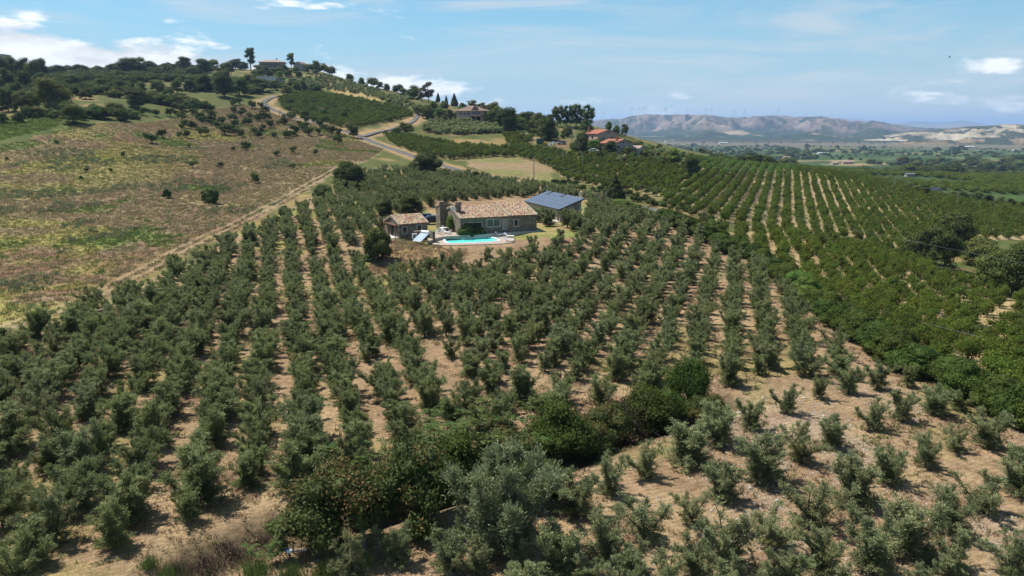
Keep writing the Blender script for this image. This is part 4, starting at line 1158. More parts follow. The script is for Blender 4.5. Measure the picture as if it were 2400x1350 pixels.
leaf_mat('leaf_oak', (0.068, 0.090, 0.022), (0.165, 0.198, 0.050), trans=0.26, hue_var=0.04, val_var=0.32, rough=0.7, spec=0.1)
leaf_mat('leaf_dark', (0.042, 0.060, 0.016), (0.108, 0.138, 0.034), trans=0.24, hue_var=0.03, val_var=0.28, rough=0.7, spec=0.1)
leaf_mat('leaf_pine', (0.040, 0.068, 0.017), (0.105, 0.155, 0.030), trans=0.15, val_var=0.2, rough=0.6, spec=0.2)
leaf_mat('leaf_tawny', (0.080, 0.070, 0.022), (0.190, 0.150, 0.055), trans=0.2, val_var=0.2)
leaf_mat('leaf_bramble', (0.046, 0.066, 0.017), (0.112, 0.142, 0.034), trans=0.25, hue_var=0.01, val_var=0.1, rough=0.65, spec=0.15, dry=(0.20, 0.115, 0.045))
leaf_mat('leaf_wild', (0.135, 0.158, 0.062), (0.320, 0.352, 0.165), back=(0.335, 0.36, 0.20), trans=0.30, val_var=0.05, rough=0.75, spec=0.1)
leaf_mat('leaf_fern', (0.045, 0.078, 0.020), (0.108, 0.158, 0.040), trans=0.3, val_var=0.15, rough=0.65, spec=0.12)
leaf_mat('weed_dry', (0.240, 0.178, 0.100), (0.450, 0.352, 0.200), trans=0.35, val_var=0.3, spec=0.1, rough=0.8)
leaf_mat('weed_straw', (0.210, 0.180, 0.062), (0.390, 0.340, 0.130), trans=0.35, val_var=0.25, spec=0.1, rough=0.8)
leaf_mat('weed_green', (0.110, 0.150, 0.040), (0.215, 0.270, 0.075), trans=0.35, val_var=0.3, spec=0.1, rough=0.8)
leaf_mat('leaf_deadwood', (0.06, 0.04, 0.032), (0.12, 0.08, 0.06), trans=0.1, val_var=0.2, rough=0.8, spec=0.1)
leaf_mat('weed_grey', (0.130, 0.155, 0.075), (0.240, 0.260, 0.130), trans=0.3, val_var=0.3, spec=0.1, rough=0.8)

def unit(v): return v / (np.linalg.norm(v, axis=-1, keepdims=True) + 1e-9)

def leaves(pos, axis, nrm, L, W):
    """diamond leaves -> verts, quads"""
    n = len(pos); axis = unit(axis); w = unit(np.cross(nrm, axis))
    L = np.broadcast_to(np.asarray(L, float), (n,))[:, None]; W = np.broadcast_to(np.asarray(W, float), (n,))[:, None]
    bend = unit(np.cross(axis, w)) * L * 0.08
    v = np.stack([pos, pos + axis * L * .45 + w * W * .5 + bend, pos + axis * L, pos + axis * L * .45 - w * W * .5 + bend], 1).reshape(-1, 3)
    return v, np.arange(4 * n).reshape(n, 4)

def tubes(segs, n=5):
    """segs: (p0, p1, r0, r1) -> verts, quads"""
    V = []; F = []; b = 0
    for p0, p1, r0, r1 in segs:
        p0 = np.array(p0, float); p1 = np.array(p1, float); d = unit(p1 - p0)
        a = unit(np.cross(d, [0.31, 0.77, 0.55] if abs(d[2]) > 0.9 else [0, 0, 1.0])); c = np.cross(d, a)
        t = np.arange(n) * 2 * np.pi / n
        ring = np.cos(t)[:, None] * a + np.sin(t)[:, None] * c
        V += [p0 + ring * r0, p1 + ring * r1]
        i = np.arange(n); j = (i + 1) % n
        F.append(np.stack([b + i, b + j, b + n + j, b + n + i], 1)); b += 2 * n
    return np.concatenate(V), np.concatenate(F)

class Plant:
    """one grown plant: trunk mesh, crown mesh, and both together for massed planting"""
    def __init__(s, name, tv, tf, cv, cf, tint, bark, leaf, height, smooth_from=None):
        s.height = height
        s.trunk = np_mesh(name + '_trunk', tv, tf, [MATS[bark]], smooth=True)
        nt = sum(len(f) for f in ([cf] if isinstance(cf, np.ndarray) else cf))
        s.crown = np_mesh(name + '_crown', cv, cf, [MATS[leaf]], attrs={'tint': tint})
        cfl = [cf] if isinstance(cf, np.ndarray) else list(cf)
        s._join = (name, tv, tf, cv, cfl, tint, bark, leaf)
        s._mass = None
        s.width = float(np.ptp(cv[:, :2], axis=0).mean())
    @property
    def mass(s):
        if s._mass is None:
            name, tv, tf, cv, cfl, tint, bark, leaf = s._join
            tint2 = np.r_[np.zeros(len(tf)), tint]
            mi = np.r_[np.zeros(len(tf)), np.ones(sum(len(f) for f in cfl))]
            me = np_mesh(name, np.r_[tv, cv], [tf] + [f + len(tv) for f in cfl], [MATS[bark], MATS[leaf]], mat_idx=mi, attrs={'tint': tint2})
            s._mass = bpy.data.objects.new(name, me)
        return s._mass

def grow_olive(seed, H=3.3, spread=1.0, n_shoot=170, per=62, leaf='leaf_olive', L=0.112, W=0.036, stems=(6, 10)):
    g = np.random.default_rng(seed)
    segs = []; lean = g.normal(0, .12, 2)
    fork = np.array([lean[0] * .5, lean[1] * .5, H * g.uniform(.08, .15)])
    segs.append(((0, 0, -.25), fork, H * .034, H * .026))
    paths = []
    k = g.integers(*stems)
    for i in range(k):
        az = 2 * np.pi * (i + g.uniform(-.3, .3)) / k; tilt = g.uniform(.10, .68) * spread
        ln = H * g.uniform(.55, .84)
        d = np.array([np.cos(az) * np.sin(tilt), np.sin(az) * np.sin(tilt), np.cos(tilt)])
        p = fork.copy(); pts = [p]
        for j in range(4):
            d = unit(d + g.normal(0, .16, 3) + np.array([0, 0, .08]))
            q = p + d * ln / 4; segs.append((p, q, H * (.018 - .0035 * j), H * (.0145 - .0035 * j))); p = q; pts.append(p)
        paths.append(np.array(pts))
    P = []; A = []; NR = []; T = []
    for i in range(n_shoot):
        path = paths[g.integers(len(paths))]
        t = g.uniform(.0, 1.0) ** .85 * 4; j = min(int(t), 3); base = path[j] + (path[j + 1] - path[j]) * (t - j)
        az = g.uniform(0, 2 * np.pi); out = np.array([np.cos(az), np.sin(az), 0])
        if i % 6 == 0: t = 0.3; base = fork * g.uniform(.6, 1.6) + out * H * g.uniform(.02, .16)
        d = unit(out * g.uniform(.4, 1.0) * (1.35 - .2 * t) + np.array([0, 0, g.uniform(-.05, 1.1)]))
        ln = H * g.uniform(.09, .175) * (1.3 - .12 * t); st = g.normal(.42 + .05 * t, .20)  # shoot tint puts lit clumps and dark gaps into leaf colour, paler upward
        s = g.uniform(.1, 1, per)[:, None]
        droop = np.array([0, 0, -1.0]) * (s ** 2) * ln * g.uniform(-.1, .35)
        pos = base + d * s * ln + droop + g.normal(0, .055 * H / 3.3, (per, 3))
        ax = unit(d + np.array([0, 0, .15]) + g.normal(0, .45, (per, 3))); P.append(pos); A.append(ax)
        NR.append(unit(g.normal(0, 1, (per, 3)) + np.array([0, 0, .7])))
        T.append(np.clip(g.normal(st, .13, per), 0, 1))
    P = np.concatenate(P); A = np.concatenate(A); NR = np.concatenate(NR); T = np.concatenate(T)
    sc = H / 3.3
    cv, cf = leaves(P, A, NR, L * sc * g.uniform(.7, 1.25, len(P)), W * sc * g.uniform(.8, 1.3, len(P)))
    tv, tf = tubes(segs)
    return Plant('olive', tv, tf, cv, cf, T, 'bark', leaf, H)

_ico = None
def ico():
    global _ico
    if _ico is None:
        bm = bmesh.new(); bmesh.ops.create_icosphere(bm, subdivisions=2, radius=1)
        bm.verts.ensure_lookup_table()
        _ico = (np.array([v.co[:] for v in bm.verts]), np.array([[v.index for v in f.verts] for f in bm.faces])); bm.free()
    return _ico

def grow_lumpy(name, seed, lumps, n, L, W, leaf, bark='bark', trunk=None, core=0.74, H=None, up=0.35, outward=0.35, droop=0.0, dry=0.0, rough=0.30):
    """crown from many overlapping leafy lumps: lumps = (x,y,z,rx,ry,rz)"""
    g = np.random.default_rng(seed)
    lumps = np.array(lumps, float)
    c, r = lumps[:, :3], lumps[:, 3:]
    w = (r[:, 0] * r[:, 2]); w = w / w.sum()
    k = g.choice(len(lumps), n * 2, p=w)
    d = unit(g.normal(0, 1, (n * 2, 3))); d[:, 2] = np.where((d[:, 2] < -.2) & (g.random(n * 2) < .6), -d[:, 2], d[:, 2])
    pos = c[k] + d * r[k] * (0.74 + rough * g.random((n * 2, 1)) ** 1.3 + 0.05 * g.normal(0, 1, (n * 2, 1)))
    keep = np.ones(n * 2, bool)
    for i in range(len(lumps)):
        q = (((pos - c[i]) / r[i]) ** 2).sum(1) ** .5
        keep &= ~((q < .66) & (k != i))
    keep &= pos[:, 2] > .03
    keep = np.where(keep)[0][:n]
    pos, d, kk = pos[keep], d[keep], k[keep]
    nn = len(pos)
    nr = unit(d + g.normal(0, .55, (nn, 3)) + np.array([0, 0, up]))
    ax = unit(np.cross(nr, g.normal(0, 1, (nn, 3)))) + d * outward + np.array([0, 0, -droop])
    lt = g.random(len(lumps))
    T = np.clip(.25 + .35 * lt[kk] + g.normal(0, .18, nn), 0, .86)
    if dry: T = np.where(lt[kk] + g.normal(0, .2, nn) > 1.0 - dry, .95 + .05 * g.random(nn), T)
    cv, cf = leaves(pos, ax, nr, L * g.uniform(.65, 1.3, nn), W * g.uniform(.7, 1.3, nn))
    V = [cv]; F3 = []; b = len(cv); T3 = []
    if core:
        iv, it = ico()
        for i in range(len(lumps)):
            vv = iv * r[i] * core * (1 + .16 * g.normal(0, 1, (len(iv), 1))) + c[i]
            vv[:, 2] = np.maximum(vv[:, 2], 0.0)
            V.append(vv); F3.append(it + b); b += len(iv); T3.append(np.full(len(it), .30 + .25 * lt[i]))
    cv = np.concatenate(V)
    cfs = [cf] + ([np.concatenate(F3)] if F3 else [])
    T = np.r_[T, np.concatenate(T3)] if F3 else T
    top = cv[:, 2].max()
    segs = trunk(g, lumps) if callable(trunk) else [((0, 0, -.3), (0, 0, top * .3), top * .03, top * .02)]
    tv, tf = tubes(segs, 6)
    return Plant(name, tv, tf, cv, cfs, T, bark, leaf, H or float(top))

def limb_trunk(z0, r0):
    def f(g, lumps):
        segs = [((0, 0, -.4), (0, 0, z0), r0, r0 * .75)]
        for l in lumps[:10]:
            mid = np.array([l[0] * .5, l[1] * .5, z0 + (l[2] - z0) * .45]) + g.normal(0, .12, 3)
            segs += [((0, 0, z0 * .9), mid, r0 * .5, r0 * .35), (mid, l[:3], r0 * .35, r0 * .15)]
        return segs
    return f

def dome_lumps(seed, H, W, n, zlo=0.35, small=(0.26, 0.40), flat=0.85, ragged=0.12):
    g = np.random.default_rng(seed); out = []
    for i in range(n):
        az = 2.4 * i + g.uniform(-.4, .4); q = math.sqrt((i + .5) / n)
        rad = q * W * .5 * .72
        z = H * (zlo + (1 - zlo) * math.sqrt(max(0, 1 - q * q)) * .68) + g.normal(0, ragged * H * .4)
        s = g.uniform(*small) * min(W, H * 1.2) * (1.1 - .35 * q)
        out.append((math.cos(az) * rad, math.sin(az) * rad, max(z, s * .5), s, s, s * flat))
    return out

KINDS = {}
KINDS['olive'] = [grow_olive(100 + i, 3.3, [0.8, 1.0, 1.15, .9, 1.25, 1.05, .7, 1.1, .95, 1.2, .85, 1.3, 1.0, .75][i], [285, 300, 240, 305, 220, 290, 275, 210, 310, 270, 250, 230, 290, 260][i]) for i in range(14)]
KINDS['olive_mass'] = [grow_olive(700 + i, 3.3, .8 + .06 * i, 200 + 12 * (i % 4), per=36, L=0.15, W=0.05, leaf='leaf_olive_pale' if i % 3 == 0 else 'leaf_olive') for i in range(9)]
KINDS['pale_olive'] = [grow_olive(130 + i, 3.3, [1.0, 1.2, .9, 1.3, 1.1, .8, 1.25, 1.0][i], [290, 250, 320, 265, 305, 275, 235, 295][i], leaf='leaf_olive_pale') for i in range(8)]
KINDS['thin_olive'] = [grow_olive(150 + i, 3.0, 1.2, 170, 54, stems=(5, 7), leaf='leaf_olive_pale') for i in range(4)]
KINDS['old_olive'] = [grow_olive(170, 6.0, 1.5, 1500, 40, 'leaf_wild', L=0.115, W=0.032, stems=(13, 15))]
def peach_lumps(seed, H=2.8, W=2.7):
    g = np.random.default_rng(seed); L = []
    for i in range(9):
        az = 2 * math.pi * i / 9 + g.uniform(-.3, .3); q = g.uniform(.35, .9)
        z = H * g.uniform(.30, .8); s = g.uniform(.34, .54)
        L.append((math.cos(az) * q * W * .42, math.sin(az) * q * W * .42, z, s, s, s * 1.15))
    return L
def peach_trunk(g, lumps):
    segs = [((0, 0, -.25), (0, 0, .55), .085, .07)]
    for l in lumps: segs.append(((0, 0, .5), l[:3], .045, .015))
    return segs
KINDS['peach'] = [grow_lumpy('peach', 200 + i, peach_lumps(200 + i), 900, .26, .095, 'leaf_peach', trunk=peach_trunk, core=.55, droop=.35, outward=.7, rough=.55) for i in range(6)]
KINDS['peach_far'] = [grow_lumpy('peach', 230 + i, peach_lumps(230 + i), 420, .34, .15, 'leaf_peach', trunk=peach_trunk, core=.55, droop=.2, outward=.6, rough=.5) for i in range(4)]
KINDS['peach_light'] = [grow_lumpy('peach', 240 + i, peach_lumps(240 + i), 300, .40, .19, 'leaf_bright', trunk=peach_trunk, core=.68, droop=.2, outward=.6, rough=.5) for i in range(3)]
KINDS['shrub'] = [grow_lumpy('shrub', 260 + i, dome_lumps(260 + i, 2.4, 3.6, 24, zlo=.25, small=(.18, .34), ragged=.3), 4600, .16, .08, 'leaf_shrub', core=.80) for i in range(4)]
KINDS['bright_shrub'] = [grow_lumpy('shrub', 280 + i, dome_lumps(280 + i, 2.2, 3.2, 22, zlo=.2, small=(.18, .32), ragged=.35), 4600, .15, .07, 'leaf_bright', core=.80) for i in range(2)]
KINDS['dark_bush'] = [grow_lumpy('bush', 290 + i, dome_lumps(290 + i, 4.2, 4.6, 30, zlo=.2, small=(.16, .30), ragged=.3), 5200, .20, .11, 'leaf_dark', core=.8) for i in range(3)]
KINDS['oak'] = [grow_lumpy('oak', 300 + i, dome_lumps(300 + i, 7.0, 7.4, 30, zlo=.22, small=(.13, .25), ragged=.5), 4600, .36, .20, 'leaf_oak', trunk=limb_trunk(2.0, .25), core=.62, rough=.50) for i in range(5)]
KINDS['dark_tree'] = [grow_lumpy('tree', 320 + i, dome_lumps(320 + i, 7.0, 7.0, 30, zlo=.20, small=(.13, .25), ragged=.5), 4600, .36, .20, 'leaf_dark', trunk=limb_trunk(1.8, .25), core=.64, rough=.50) for i in range(4)]
KINDS['light_tree'] = [grow_lumpy('tree', 340 + i, dome_lumps(340 + i, 7.0, 6.4, 28, zlo=.24, small=(.13, .25), ragged=.5), 4200, .36, .20, 'leaf_bright', trunk=limb_trunk(2.0, .22), core=.6, rough=.50) for i in range(3)]
KINDS['far_bush'] = [grow_lumpy('bush', 360 + i, dome_lumps(360 + i, 3.4, 4.6, 12, zlo=.24, small=(.18, .36), ragged=.35), 1000, .36, .20, ['leaf_oak', 'leaf_shrub', 'leaf_dark', 'leaf_oak', 'leaf_shrub'][i], core=.70, rough=.48) for i in range(5)]
KINDS['far_olive'] = [grow_lumpy('olive', 375 + i, dome_lumps(375 + i, 3.2, 3.4, 12, zlo=.28, small=(.18, .32), ragged=.3), 620, .36, .14, 'leaf_olive', trunk=limb_trunk(.8, .1), core=.70, rough=.42) for i in range(3)]
def pine_lumps(seed):
    g = np.random.default_rng(seed); L = []
    for i in range(28):
        az = 2.4 * i; q = math.sqrt((i + .5) / 28) * 3.0
        z = g.uniform(2.8, 10.0) - q * .5; s = g.uniform(.95, 1.55)
        L.append((math.cos(az) * q, math.sin(az) * q, z, s, s, s * .85))
    return L
KINDS['pine'] = [grow_lumpy('pine', 400 + i, pine_lumps(400 + i), 2600, .42, .16, 'leaf_pine', 'bark', limb_trunk(5.0, .30), core=.72, outward=.6, rough=.38) for i in range(3)]
def euc_lumps(seed, H=14):
    g = np.random.default_rng(seed); L = []
    for i in range(20):
        az = g.uniform(0, 6.28); z = H * g.uniform(.30, .93); q = g.uniform(.2, 1) * H * .19 * math.sin(math.pi * min(1, (z / H) * 1.02)) ** .5
        s = H * g.uniform(.06, .10)
        L.append((math.cos(az) * q, math.sin(az) * q, z, s, s, s * 1.1))
    return L
KINDS['eucalyptus'] = [grow_lumpy('eucalyptus', 420 + i, euc_lumps(420 + i), 2200, .60, .26, 'leaf_oak', 'bark_grey', limb_trunk(5.0, .32), core=.70, droop=.4) for i in range(2)]
KINDS['poplar'] = [grow_lumpy('poplar', 430, euc_lumps(430, 11), 1800, .55, .28, 'leaf_tawny', 'bark_grey', limb_trunk(3.0, .25), core=.7)]
def cone_lumps(seed, H, W):
    g = np.random.default_rng(seed); L = []
    for i in range(22):
        t = i / 22; az = 2.4 * i; q = W * .5 * (1 - t) * .6; s = W * .26 * (1.08 - t) + .15
        L.append((math.cos(az) * q, math.sin(az) * q, H * (.10 + .86 * t), s, s, s * 1.3))
    return L
KINDS['cypress'] = [grow_lumpy('cypress', 440 + i, cone_lumps(440 + i, 9, 5.4), 2000, .42, .2, 'leaf_dark', core=.8, up=.8) for i in range(2)]
KINDS['sapling'] = [grow_lumpy('sapling', 450 + i, peach_lumps(450 + i, 2.4, 2.4), 600, .27, .11, 'leaf_shrub', trunk=peach_trunk, core=.6, rough=.5) for i in range(4)]
KINDS['bare_sapling'] = [grow_lumpy('sapling', 458, peach_lumps(458, 2.4, 2.4), 260, .25, .06, 'weed_dry', trunk=peach_trunk, core=0, rough=.6)]
KINDS['bramble'] = [grow_lumpy('bramble', 460 + i, dome_lumps(460 + i, 3.0, 5.0, 26, zlo=.3, small=(.16, .26), ragged=.3), 7000, .17, .09, 'leaf_bramble', core=.72, dry=.10, rough=.55, bark='dead_twig') for i in range(3)]
KINDS['wild_bush'] = [grow_lumpy('bush', 470 + i, dome_lumps(470 + i, 3.6, 4.2, 26, zlo=.3, small=(.15, .25), ragged=.3), 8000, .16, .085, 'leaf_shrub', core=.66, rough=.55) for i in range(2)]

def grow_fern(seed, H=2.4, n=26):
    """tree of heaven: stalks with long feather leaves"""
    g = np.random.default_rng(seed); segs = []; P = []; A = []; NR = []
    for s in range(4):
        b = g.normal(0, .35, 2); top = np.array([b[0] * 2, b[1] * 2, H * g.uniform(.6, 1.0)])
        segs.append(((b[0], b[1], -.2), top, .03, .012))
        for i in range(n // 2):
            t = g.uniform(.35, 1.02); o = np.array([b[0], b[1], 0]) * (1 - t) + top * t
            az = g.uniform(0, 6.28); d = np.array([math.cos(az), math.sin(az), g.uniform(.0, .7)]); d /= np.linalg.norm(d)
            side = np.cross(d, [0, 0, 1]); ln = H * g.uniform(.22, .34)
            for k in range(9):
                u = (k + 1) / 9; c = o + d * ln * u + np.array([0, 0, -.30 * ln * u * u])
                for sg in (-1, 1):
                    P.append(c); A.append(side * sg + d * .35 + np.array([0, 0, -.12])); NR.append(np.array([0, 0, 1]) + g.normal(0, .25, 3))
    P = np.array(P); A = np.array(A); NR = np.array(NR)
    cv, cf = leaves(P, A, unit(NR), H * .085, H * .032)
    tv, tf = tubes(segs)
    return Plant('tree_of_heaven', tv, tf, cv, cf, np.clip(g.normal(.5, .25, len(P)), 0, 1), 'bark_grey', 'leaf_fern', H)
KINDS['fern'] = [grow_fern(480 + i) for i in range(3)]
def grow_brush(seed):
    """heap of dead cuttings and thorny twigs"""
    g = np.random.default_rng(seed); segs = []
    for i in range(170):
        a = g.uniform(0, 6.28); q = g.uniform(0, 1.5); b = np.array([math.cos(a) * q, math.sin(a) * q, g.uniform(0, .7) * (1.3 - q * .6)])
        d = unit(g.normal(0, 1, 3) + np.array([0, 0, .5])); m = b + d * g.uniform(.3, .8)
        e = m + unit(d + g.normal(0, .5, 3)) * g.uniform(.2, .6); segs += [(b, m, .018, .012), (m, e, .012, .004)]
    tv, tf = tubes(segs, 3)
    P = g.normal(0, .7, (260, 3)) * [1, 1, .4] + [0, 0, .55]; P[:, 2] = np.abs(P[:, 2])
    cv, cf = leaves(P, g.normal(0, 1, (260, 3)), unit(g.normal(0, 1, (260, 3))), .13, .05)
    return Plant('brush', tv, tf, cv, cf, g.random(260) * .6, 'dead_twig', 'leaf_deadwood', 1.4)
KINDS['brush'] = [grow_brush(490 + i) for i in range(2)]
def grow_tuft(seed, leaf, H, n, spread, W):
    g = np.random.default_rng(seed)
    b = g.normal(0, spread, (n, 3)); b[:, 2] = 0
    ax = unit(np.c_[g.normal(0, .45, (n, 2)), np.ones(n)]); az = g.uniform(0, 6.28, n)
    cv, cf = leaves(b, ax, np.c_[np.cos(az), np.sin(az), np.zeros(n)], H * g.uniform(.5, 1.15, n), W)
    tv, tf = tubes([((0, 0, -.05), (0, 0, H * .4), .01, .004)], 3)
    return Plant('tuft', tv, tf, cv, cf, g.random(n), 'dead_twig', leaf, H)
KINDS['dry_tuft'] = [grow_tuft(500 + i, 'weed_dry', .55, 14, .22, .09) for i in range(4)]
KINDS['straw_tuft'] = [grow_tuft(505 + i, 'weed_straw', .5, 14, .22, .08) for i in range(3)]
KINDS['green_tuft'] = [grow_tuft(510 + i, 'weed_green', .50, 12, .2, .12) for i in range(3)]
KINDS['grey_tuft'] = [grow_tuft(520 + i, 'weed_grey', .95, 14, .22, .15) for i in range(3)]

KINDS['weed_clump'] = [grow_tuft(530 + i, 'weed_green', .8, 420, .55, .05) for i in range(3)]

def plant(name, label, cat, group, kind, x, y, h=None, scale=None, rz=None, w=None, z=None, var=None, sink=0.05):
    ks = KINDS[kind]; p = ks[var % len(ks)] if var is not None else random.choice(ks)
    s = scale if scale is not None else h / p.height
    sw = s if w is None else w / p.width
    if z is None: z = float(ground_z(x, y))
    rz = random.uniform(0, 6.28) if rz is None else rz
    e = empty(name, (x, y, z - sink), rz, (sw, sw, s))
    link(bpy.data.objects.new('trunk', p.trunk), e)
    link(bpy.data.objects.new('crown', p.crown), e)
    return tag(e, label, cat, group)

def plant_px(name, label, cat, group, kind, px, py, hpx, wpx=None, **kw):
    """plant standing where the sight line meets the ground, of the height it subtends there"""
    v = G(px, py); up = 0
    while px < 1480 and v.y > 900 and up < 40: up += 2; v = G(px, py + up)
    d = depth_of(v.x, v.y, v.z)
    return plant(name, label, cat, group, kind, v.x, v.y, h=hpx * d / FPX * (1.0 if 'olive' in kind else 1.10), w=None if wpx is None else wpx * d / FPX, z=v.z, **kw)

# ------------------------------------------------------------------ massed planting (one object each, geometry nodes)
def massed(name, label, kinds, xyz, rot, scl, var=None, cat=None):
    xyz = np.asarray(xyz, float)
    if not len(xyz): return None
    protos = [p.mass for k in ([kinds] if isinstance(kinds, str) else kinds) for p in KINDS[k]]
    c = bpy.data.collections.new(name + '_forms')
    for i, p in enumerate(protos):
        o = bpy.data.objects.new('%s_form_%02d' % (name, i), p.data); c.objects.link(o)
    me = bpy.data.meshes.new(name); me.vertices.add(len(xyz)); me.vertices.foreach_set('co', xyz.astype(np.float32).ravel())
    n = len(xyz)
    a = me.attributes.new('turn', 'FLOAT_VECTOR', 'POINT'); a.data.foreach_set('vector', np.c_[np.zeros((n, 2)), rot].astype(np.float32).ravel())
    scl = np.asarray(scl, float); scl = scl if scl.ndim == 2 else np.repeat(scl[:, None], 3, 1)
    a = me.attributes.new('size', 'FLOAT_VECTOR', 'POINT'); a.data.foreach_set('vector', scl.astype(np.float32).ravel())
    a = me.attributes.new('form', 'INT', 'POINT'); a.data.foreach_set('value', (RNG.integers(0, len(protos), n) if var is None else var).astype(np.int32))
    ng = bpy.data.node_groups.new(name, 'GeometryNodeTree')
    ng.interface.new_socket('Geometry', in_out='INPUT', socket_type='NodeSocketGeometry')
    ng.interface.new_socket('Geometry', in_out='OUTPUT', socket_type='NodeSocketGeometry')
    gi = ng.nodes.new('NodeGroupInput'); go = ng.nodes.new('NodeGroupOutput')
    ci = ng.nodes.new('GeometryNodeCollectionInfo'); ci.inputs[0].default_value = c; ci.inputs[1].default_value = True; ci.inputs[2].default_value = True
    ip = ng.nodes.new('GeometryNodeInstanceOnPoints'); ip.inputs['Pick Instance'].default_value = True
    def att(nm, t):
        q = ng.nodes.new('GeometryNodeInputNamedAttribute'); q.data_type = t; q.inputs[0].default_value = nm; return q.outputs[0]
    er = ng.nodes.new('FunctionNodeEulerToRotation')
    ng.links.new(att('turn', 'FLOAT_VECTOR'), er.inputs[0])
    ng.links.new(gi.outputs[0], ip.inputs['Points']); ng.links.new(ci.outputs[0], ip.inputs['Instance'])
    ng.links.new(att('form', 'INT'), ip.inputs['Instance Index']); ng.links.new(er.outputs[0], ip.inputs['Rotation'])
    ng.links.new(att('size', 'FLOAT_VECTOR'), ip.inputs['Scale']); ng.links.new(ip.outputs[0], go.inputs[0])
    o = link(bpy.data.objects.new(name, me))
    md = o.modifiers.new('planting', 'NODES'); md.node_group = ng
    return tag(o, label, cat, None, 'stuff')

def lattice(az, sp_row, sp_along, box, off=(0.0, 0.0), jit=0.25):
    """rows running at azimuth az (degrees from +Y); returns x, y inside the box (x0,x1,y0,y1)"""
    a = R(az); u = np.array([math.sin(a), math.cos(a)]); n = np.array([math.cos(a), -math.sin(a)])
    cx = np.array([[box[i], box[j]] for i in (0, 1) for j in (2, 3)])
    pu, pn = cx @ u, cx @ n
    I = np.arange(math.floor(pn.min() / sp_row) - 1, math.ceil(pn.max() / sp_row) + 2); J = np.arange(math.floor(pu.min() / sp_along) - 1, math.ceil(pu.max() / sp_along) + 2)
    II, JJ = np.meshgrid(I, J, indexing='ij')
    a_ = II * sp_row + off[0]; b_ = JJ * sp_along + off[1] + (II % 2) * sp_along * .35
    x = a_ * n[0] + b_ * u[0]; y = a_ * n[1] + b_ * u[1]
    x = x.ravel(); y = y.ravel()
    x = x + RNG.normal(0, jit, x.size); y = y + RNG.normal(0, jit, y.size)
    k = (x > box[0]) & (x < box[1]) & (y > box[2]) & (y < box[3])
    return x[k], y[k], II.ravel()[k]

# ---- olive grove
HAND = [  # plot beyond the ditch: foot of each tree and the height it shows
 (1843,968,72),(1917,933,60),(1989,922,75),(2057,911,67),(2126,906,56),(2044,1006,75),(2113,987,75),(2185,969,68),(2246,961,50),(1948,1046,75),(1876,1083,92),(1789,1124,118),(1759,1006,74),(1683,1043,96),
 (1611,1087,110),(1700,1172,86),(2311,1046,90),(2237,1057,60),(2170,1094,82),(2081,1135,90),(2004,1183,125),(1904,1235,122),(1800,1280,104),(1707,1328,148),(1622,1231,82),(2118,1298,122),(2226,1250,112),(2307,1202,112),
 (2389,1161,104),(1922,1346,112),(2041,1343,130),(2230,1343,100),(2290,1365,92),(2370,1346,98),(1622,1346,92),(1796,1362,50),(1852,1365,75),(1596,1092,125),(1678,1039,74),(1510,1119,83),(1427,1157,95),(1347,1205,100),(1616,1234,98),
 (1510,1270,104),(1412,1305,112),(1314,1341,112),(1053,1338,112),(1598,1344,98),(1113,1344,50),(1219,1344,55),(1365,1365,44),(1483,1347,40),(1560,1390,90),(1450,1400,90),(1700,1400,90),(2150,1410,90),(1980,1420,90),(930,1320,92),(825,1352,95),(1240,1400,80)]
def far_enough(x, y, px, py, d):
    if not len(px): return np.ones(len(x), bool)
    return ((x[:, None] - px[None]) ** 2 + (y[:, None] - py[None]) ** 2).min(1) > d * d

hx, hy, hz = ground_at([h[0] for h in HAND], [h[1] for h in HAND])
hh = np.array([h[2] for h in HAND]) * depth_of(hx, hy, hz) / FPX / np.cos(np.arctan2(CAM_Z - hz, hy))
hh = np.clip(hh, 1.9, 3.2)
keep = np.ones(len(hx), bool)
for i in range(len(hx)):
    for j in range(i):
        if keep[j] and math.hypot(hx[i] - hx[j], hy[i] - hy[j]) < 1.1: keep[i] = False
hx, hy, hz, hh = hx[keep], hy[keep], hz[keep], hh[keep]

xl, yl, _ = lattice(-17.1, 3.2, 2.1, (-95, 30, 30, 235), off=(0.1, 0), jit=.28)
xr, yr, _ = lattice(17.0, 3.1, 2.5, (-40, 95, 30, 235), off=(0.4, 0.3), jit=.28)
SPLIT = [(-3.0, 20), (-5.5, 60), (-12, 92), (-23, 112), (-24, 135), (-10, 170), (25, 235)]
sx = lambda y: np.interp(y, [p[1] for p in SPLIT], [p[0] for p in SPLIT])
kl = xl < sx(yl) - 0.6; kr = xr > sx(yr) + 0.6
ox = np.r_[xl[kl], xr[kr]]; oy = np.r_[yl[kl], yr[kr]]; left = np.r_[np.ones(kl.sum(), bool), np.zeros(kr.sum(), bool)]
OLIVE_AREA = plan([(-420,1010),(-60,852),(30,805),(140,765),(330,690),(500,597),(600,548),(690,502),(760,468),(835,412),(1000,402),(1110,418),(1250,442),(1330,450),(1390,462),(1440,500),(1560,530),(1680,590),(1780,640),(1848,705),(1922,795),(2000,880),(1760,905),(1600,930),(1480,965),(1330,1010),(1240,1040),(1000,1120),(880,1170),(740,1195),(560,1270),(430,1330),(300,1430),(-420,1430)])
LAWN = plan([(866,652),(905,642),(960,632),(1030,614),(1130,602),(1230,590),(1290,574),(1320,560),(1340,552),(1324,534),(1372,514),(1388,492),(1376,470),(1250,462),(1060,474),(1000,488),(905,502),(880,520),(870,560),(820,575),(828,600)])
k = in_poly(ox, oy, OLIVE_AREA) & ~in_poly(ox, oy, LAWN)
k &= seg_dist(ox, oy, DITCH) > 3.4
k &= seg_dist(ox, oy, ROAD) > 4.0
k &= far_enough(ox, oy, hx, hy, 2.0)
k &= RNG.random(len(ox)) > 0.045
ox, oy, left = ox[k], oy[k], left[k]
oz = ground_z(ox, oy)
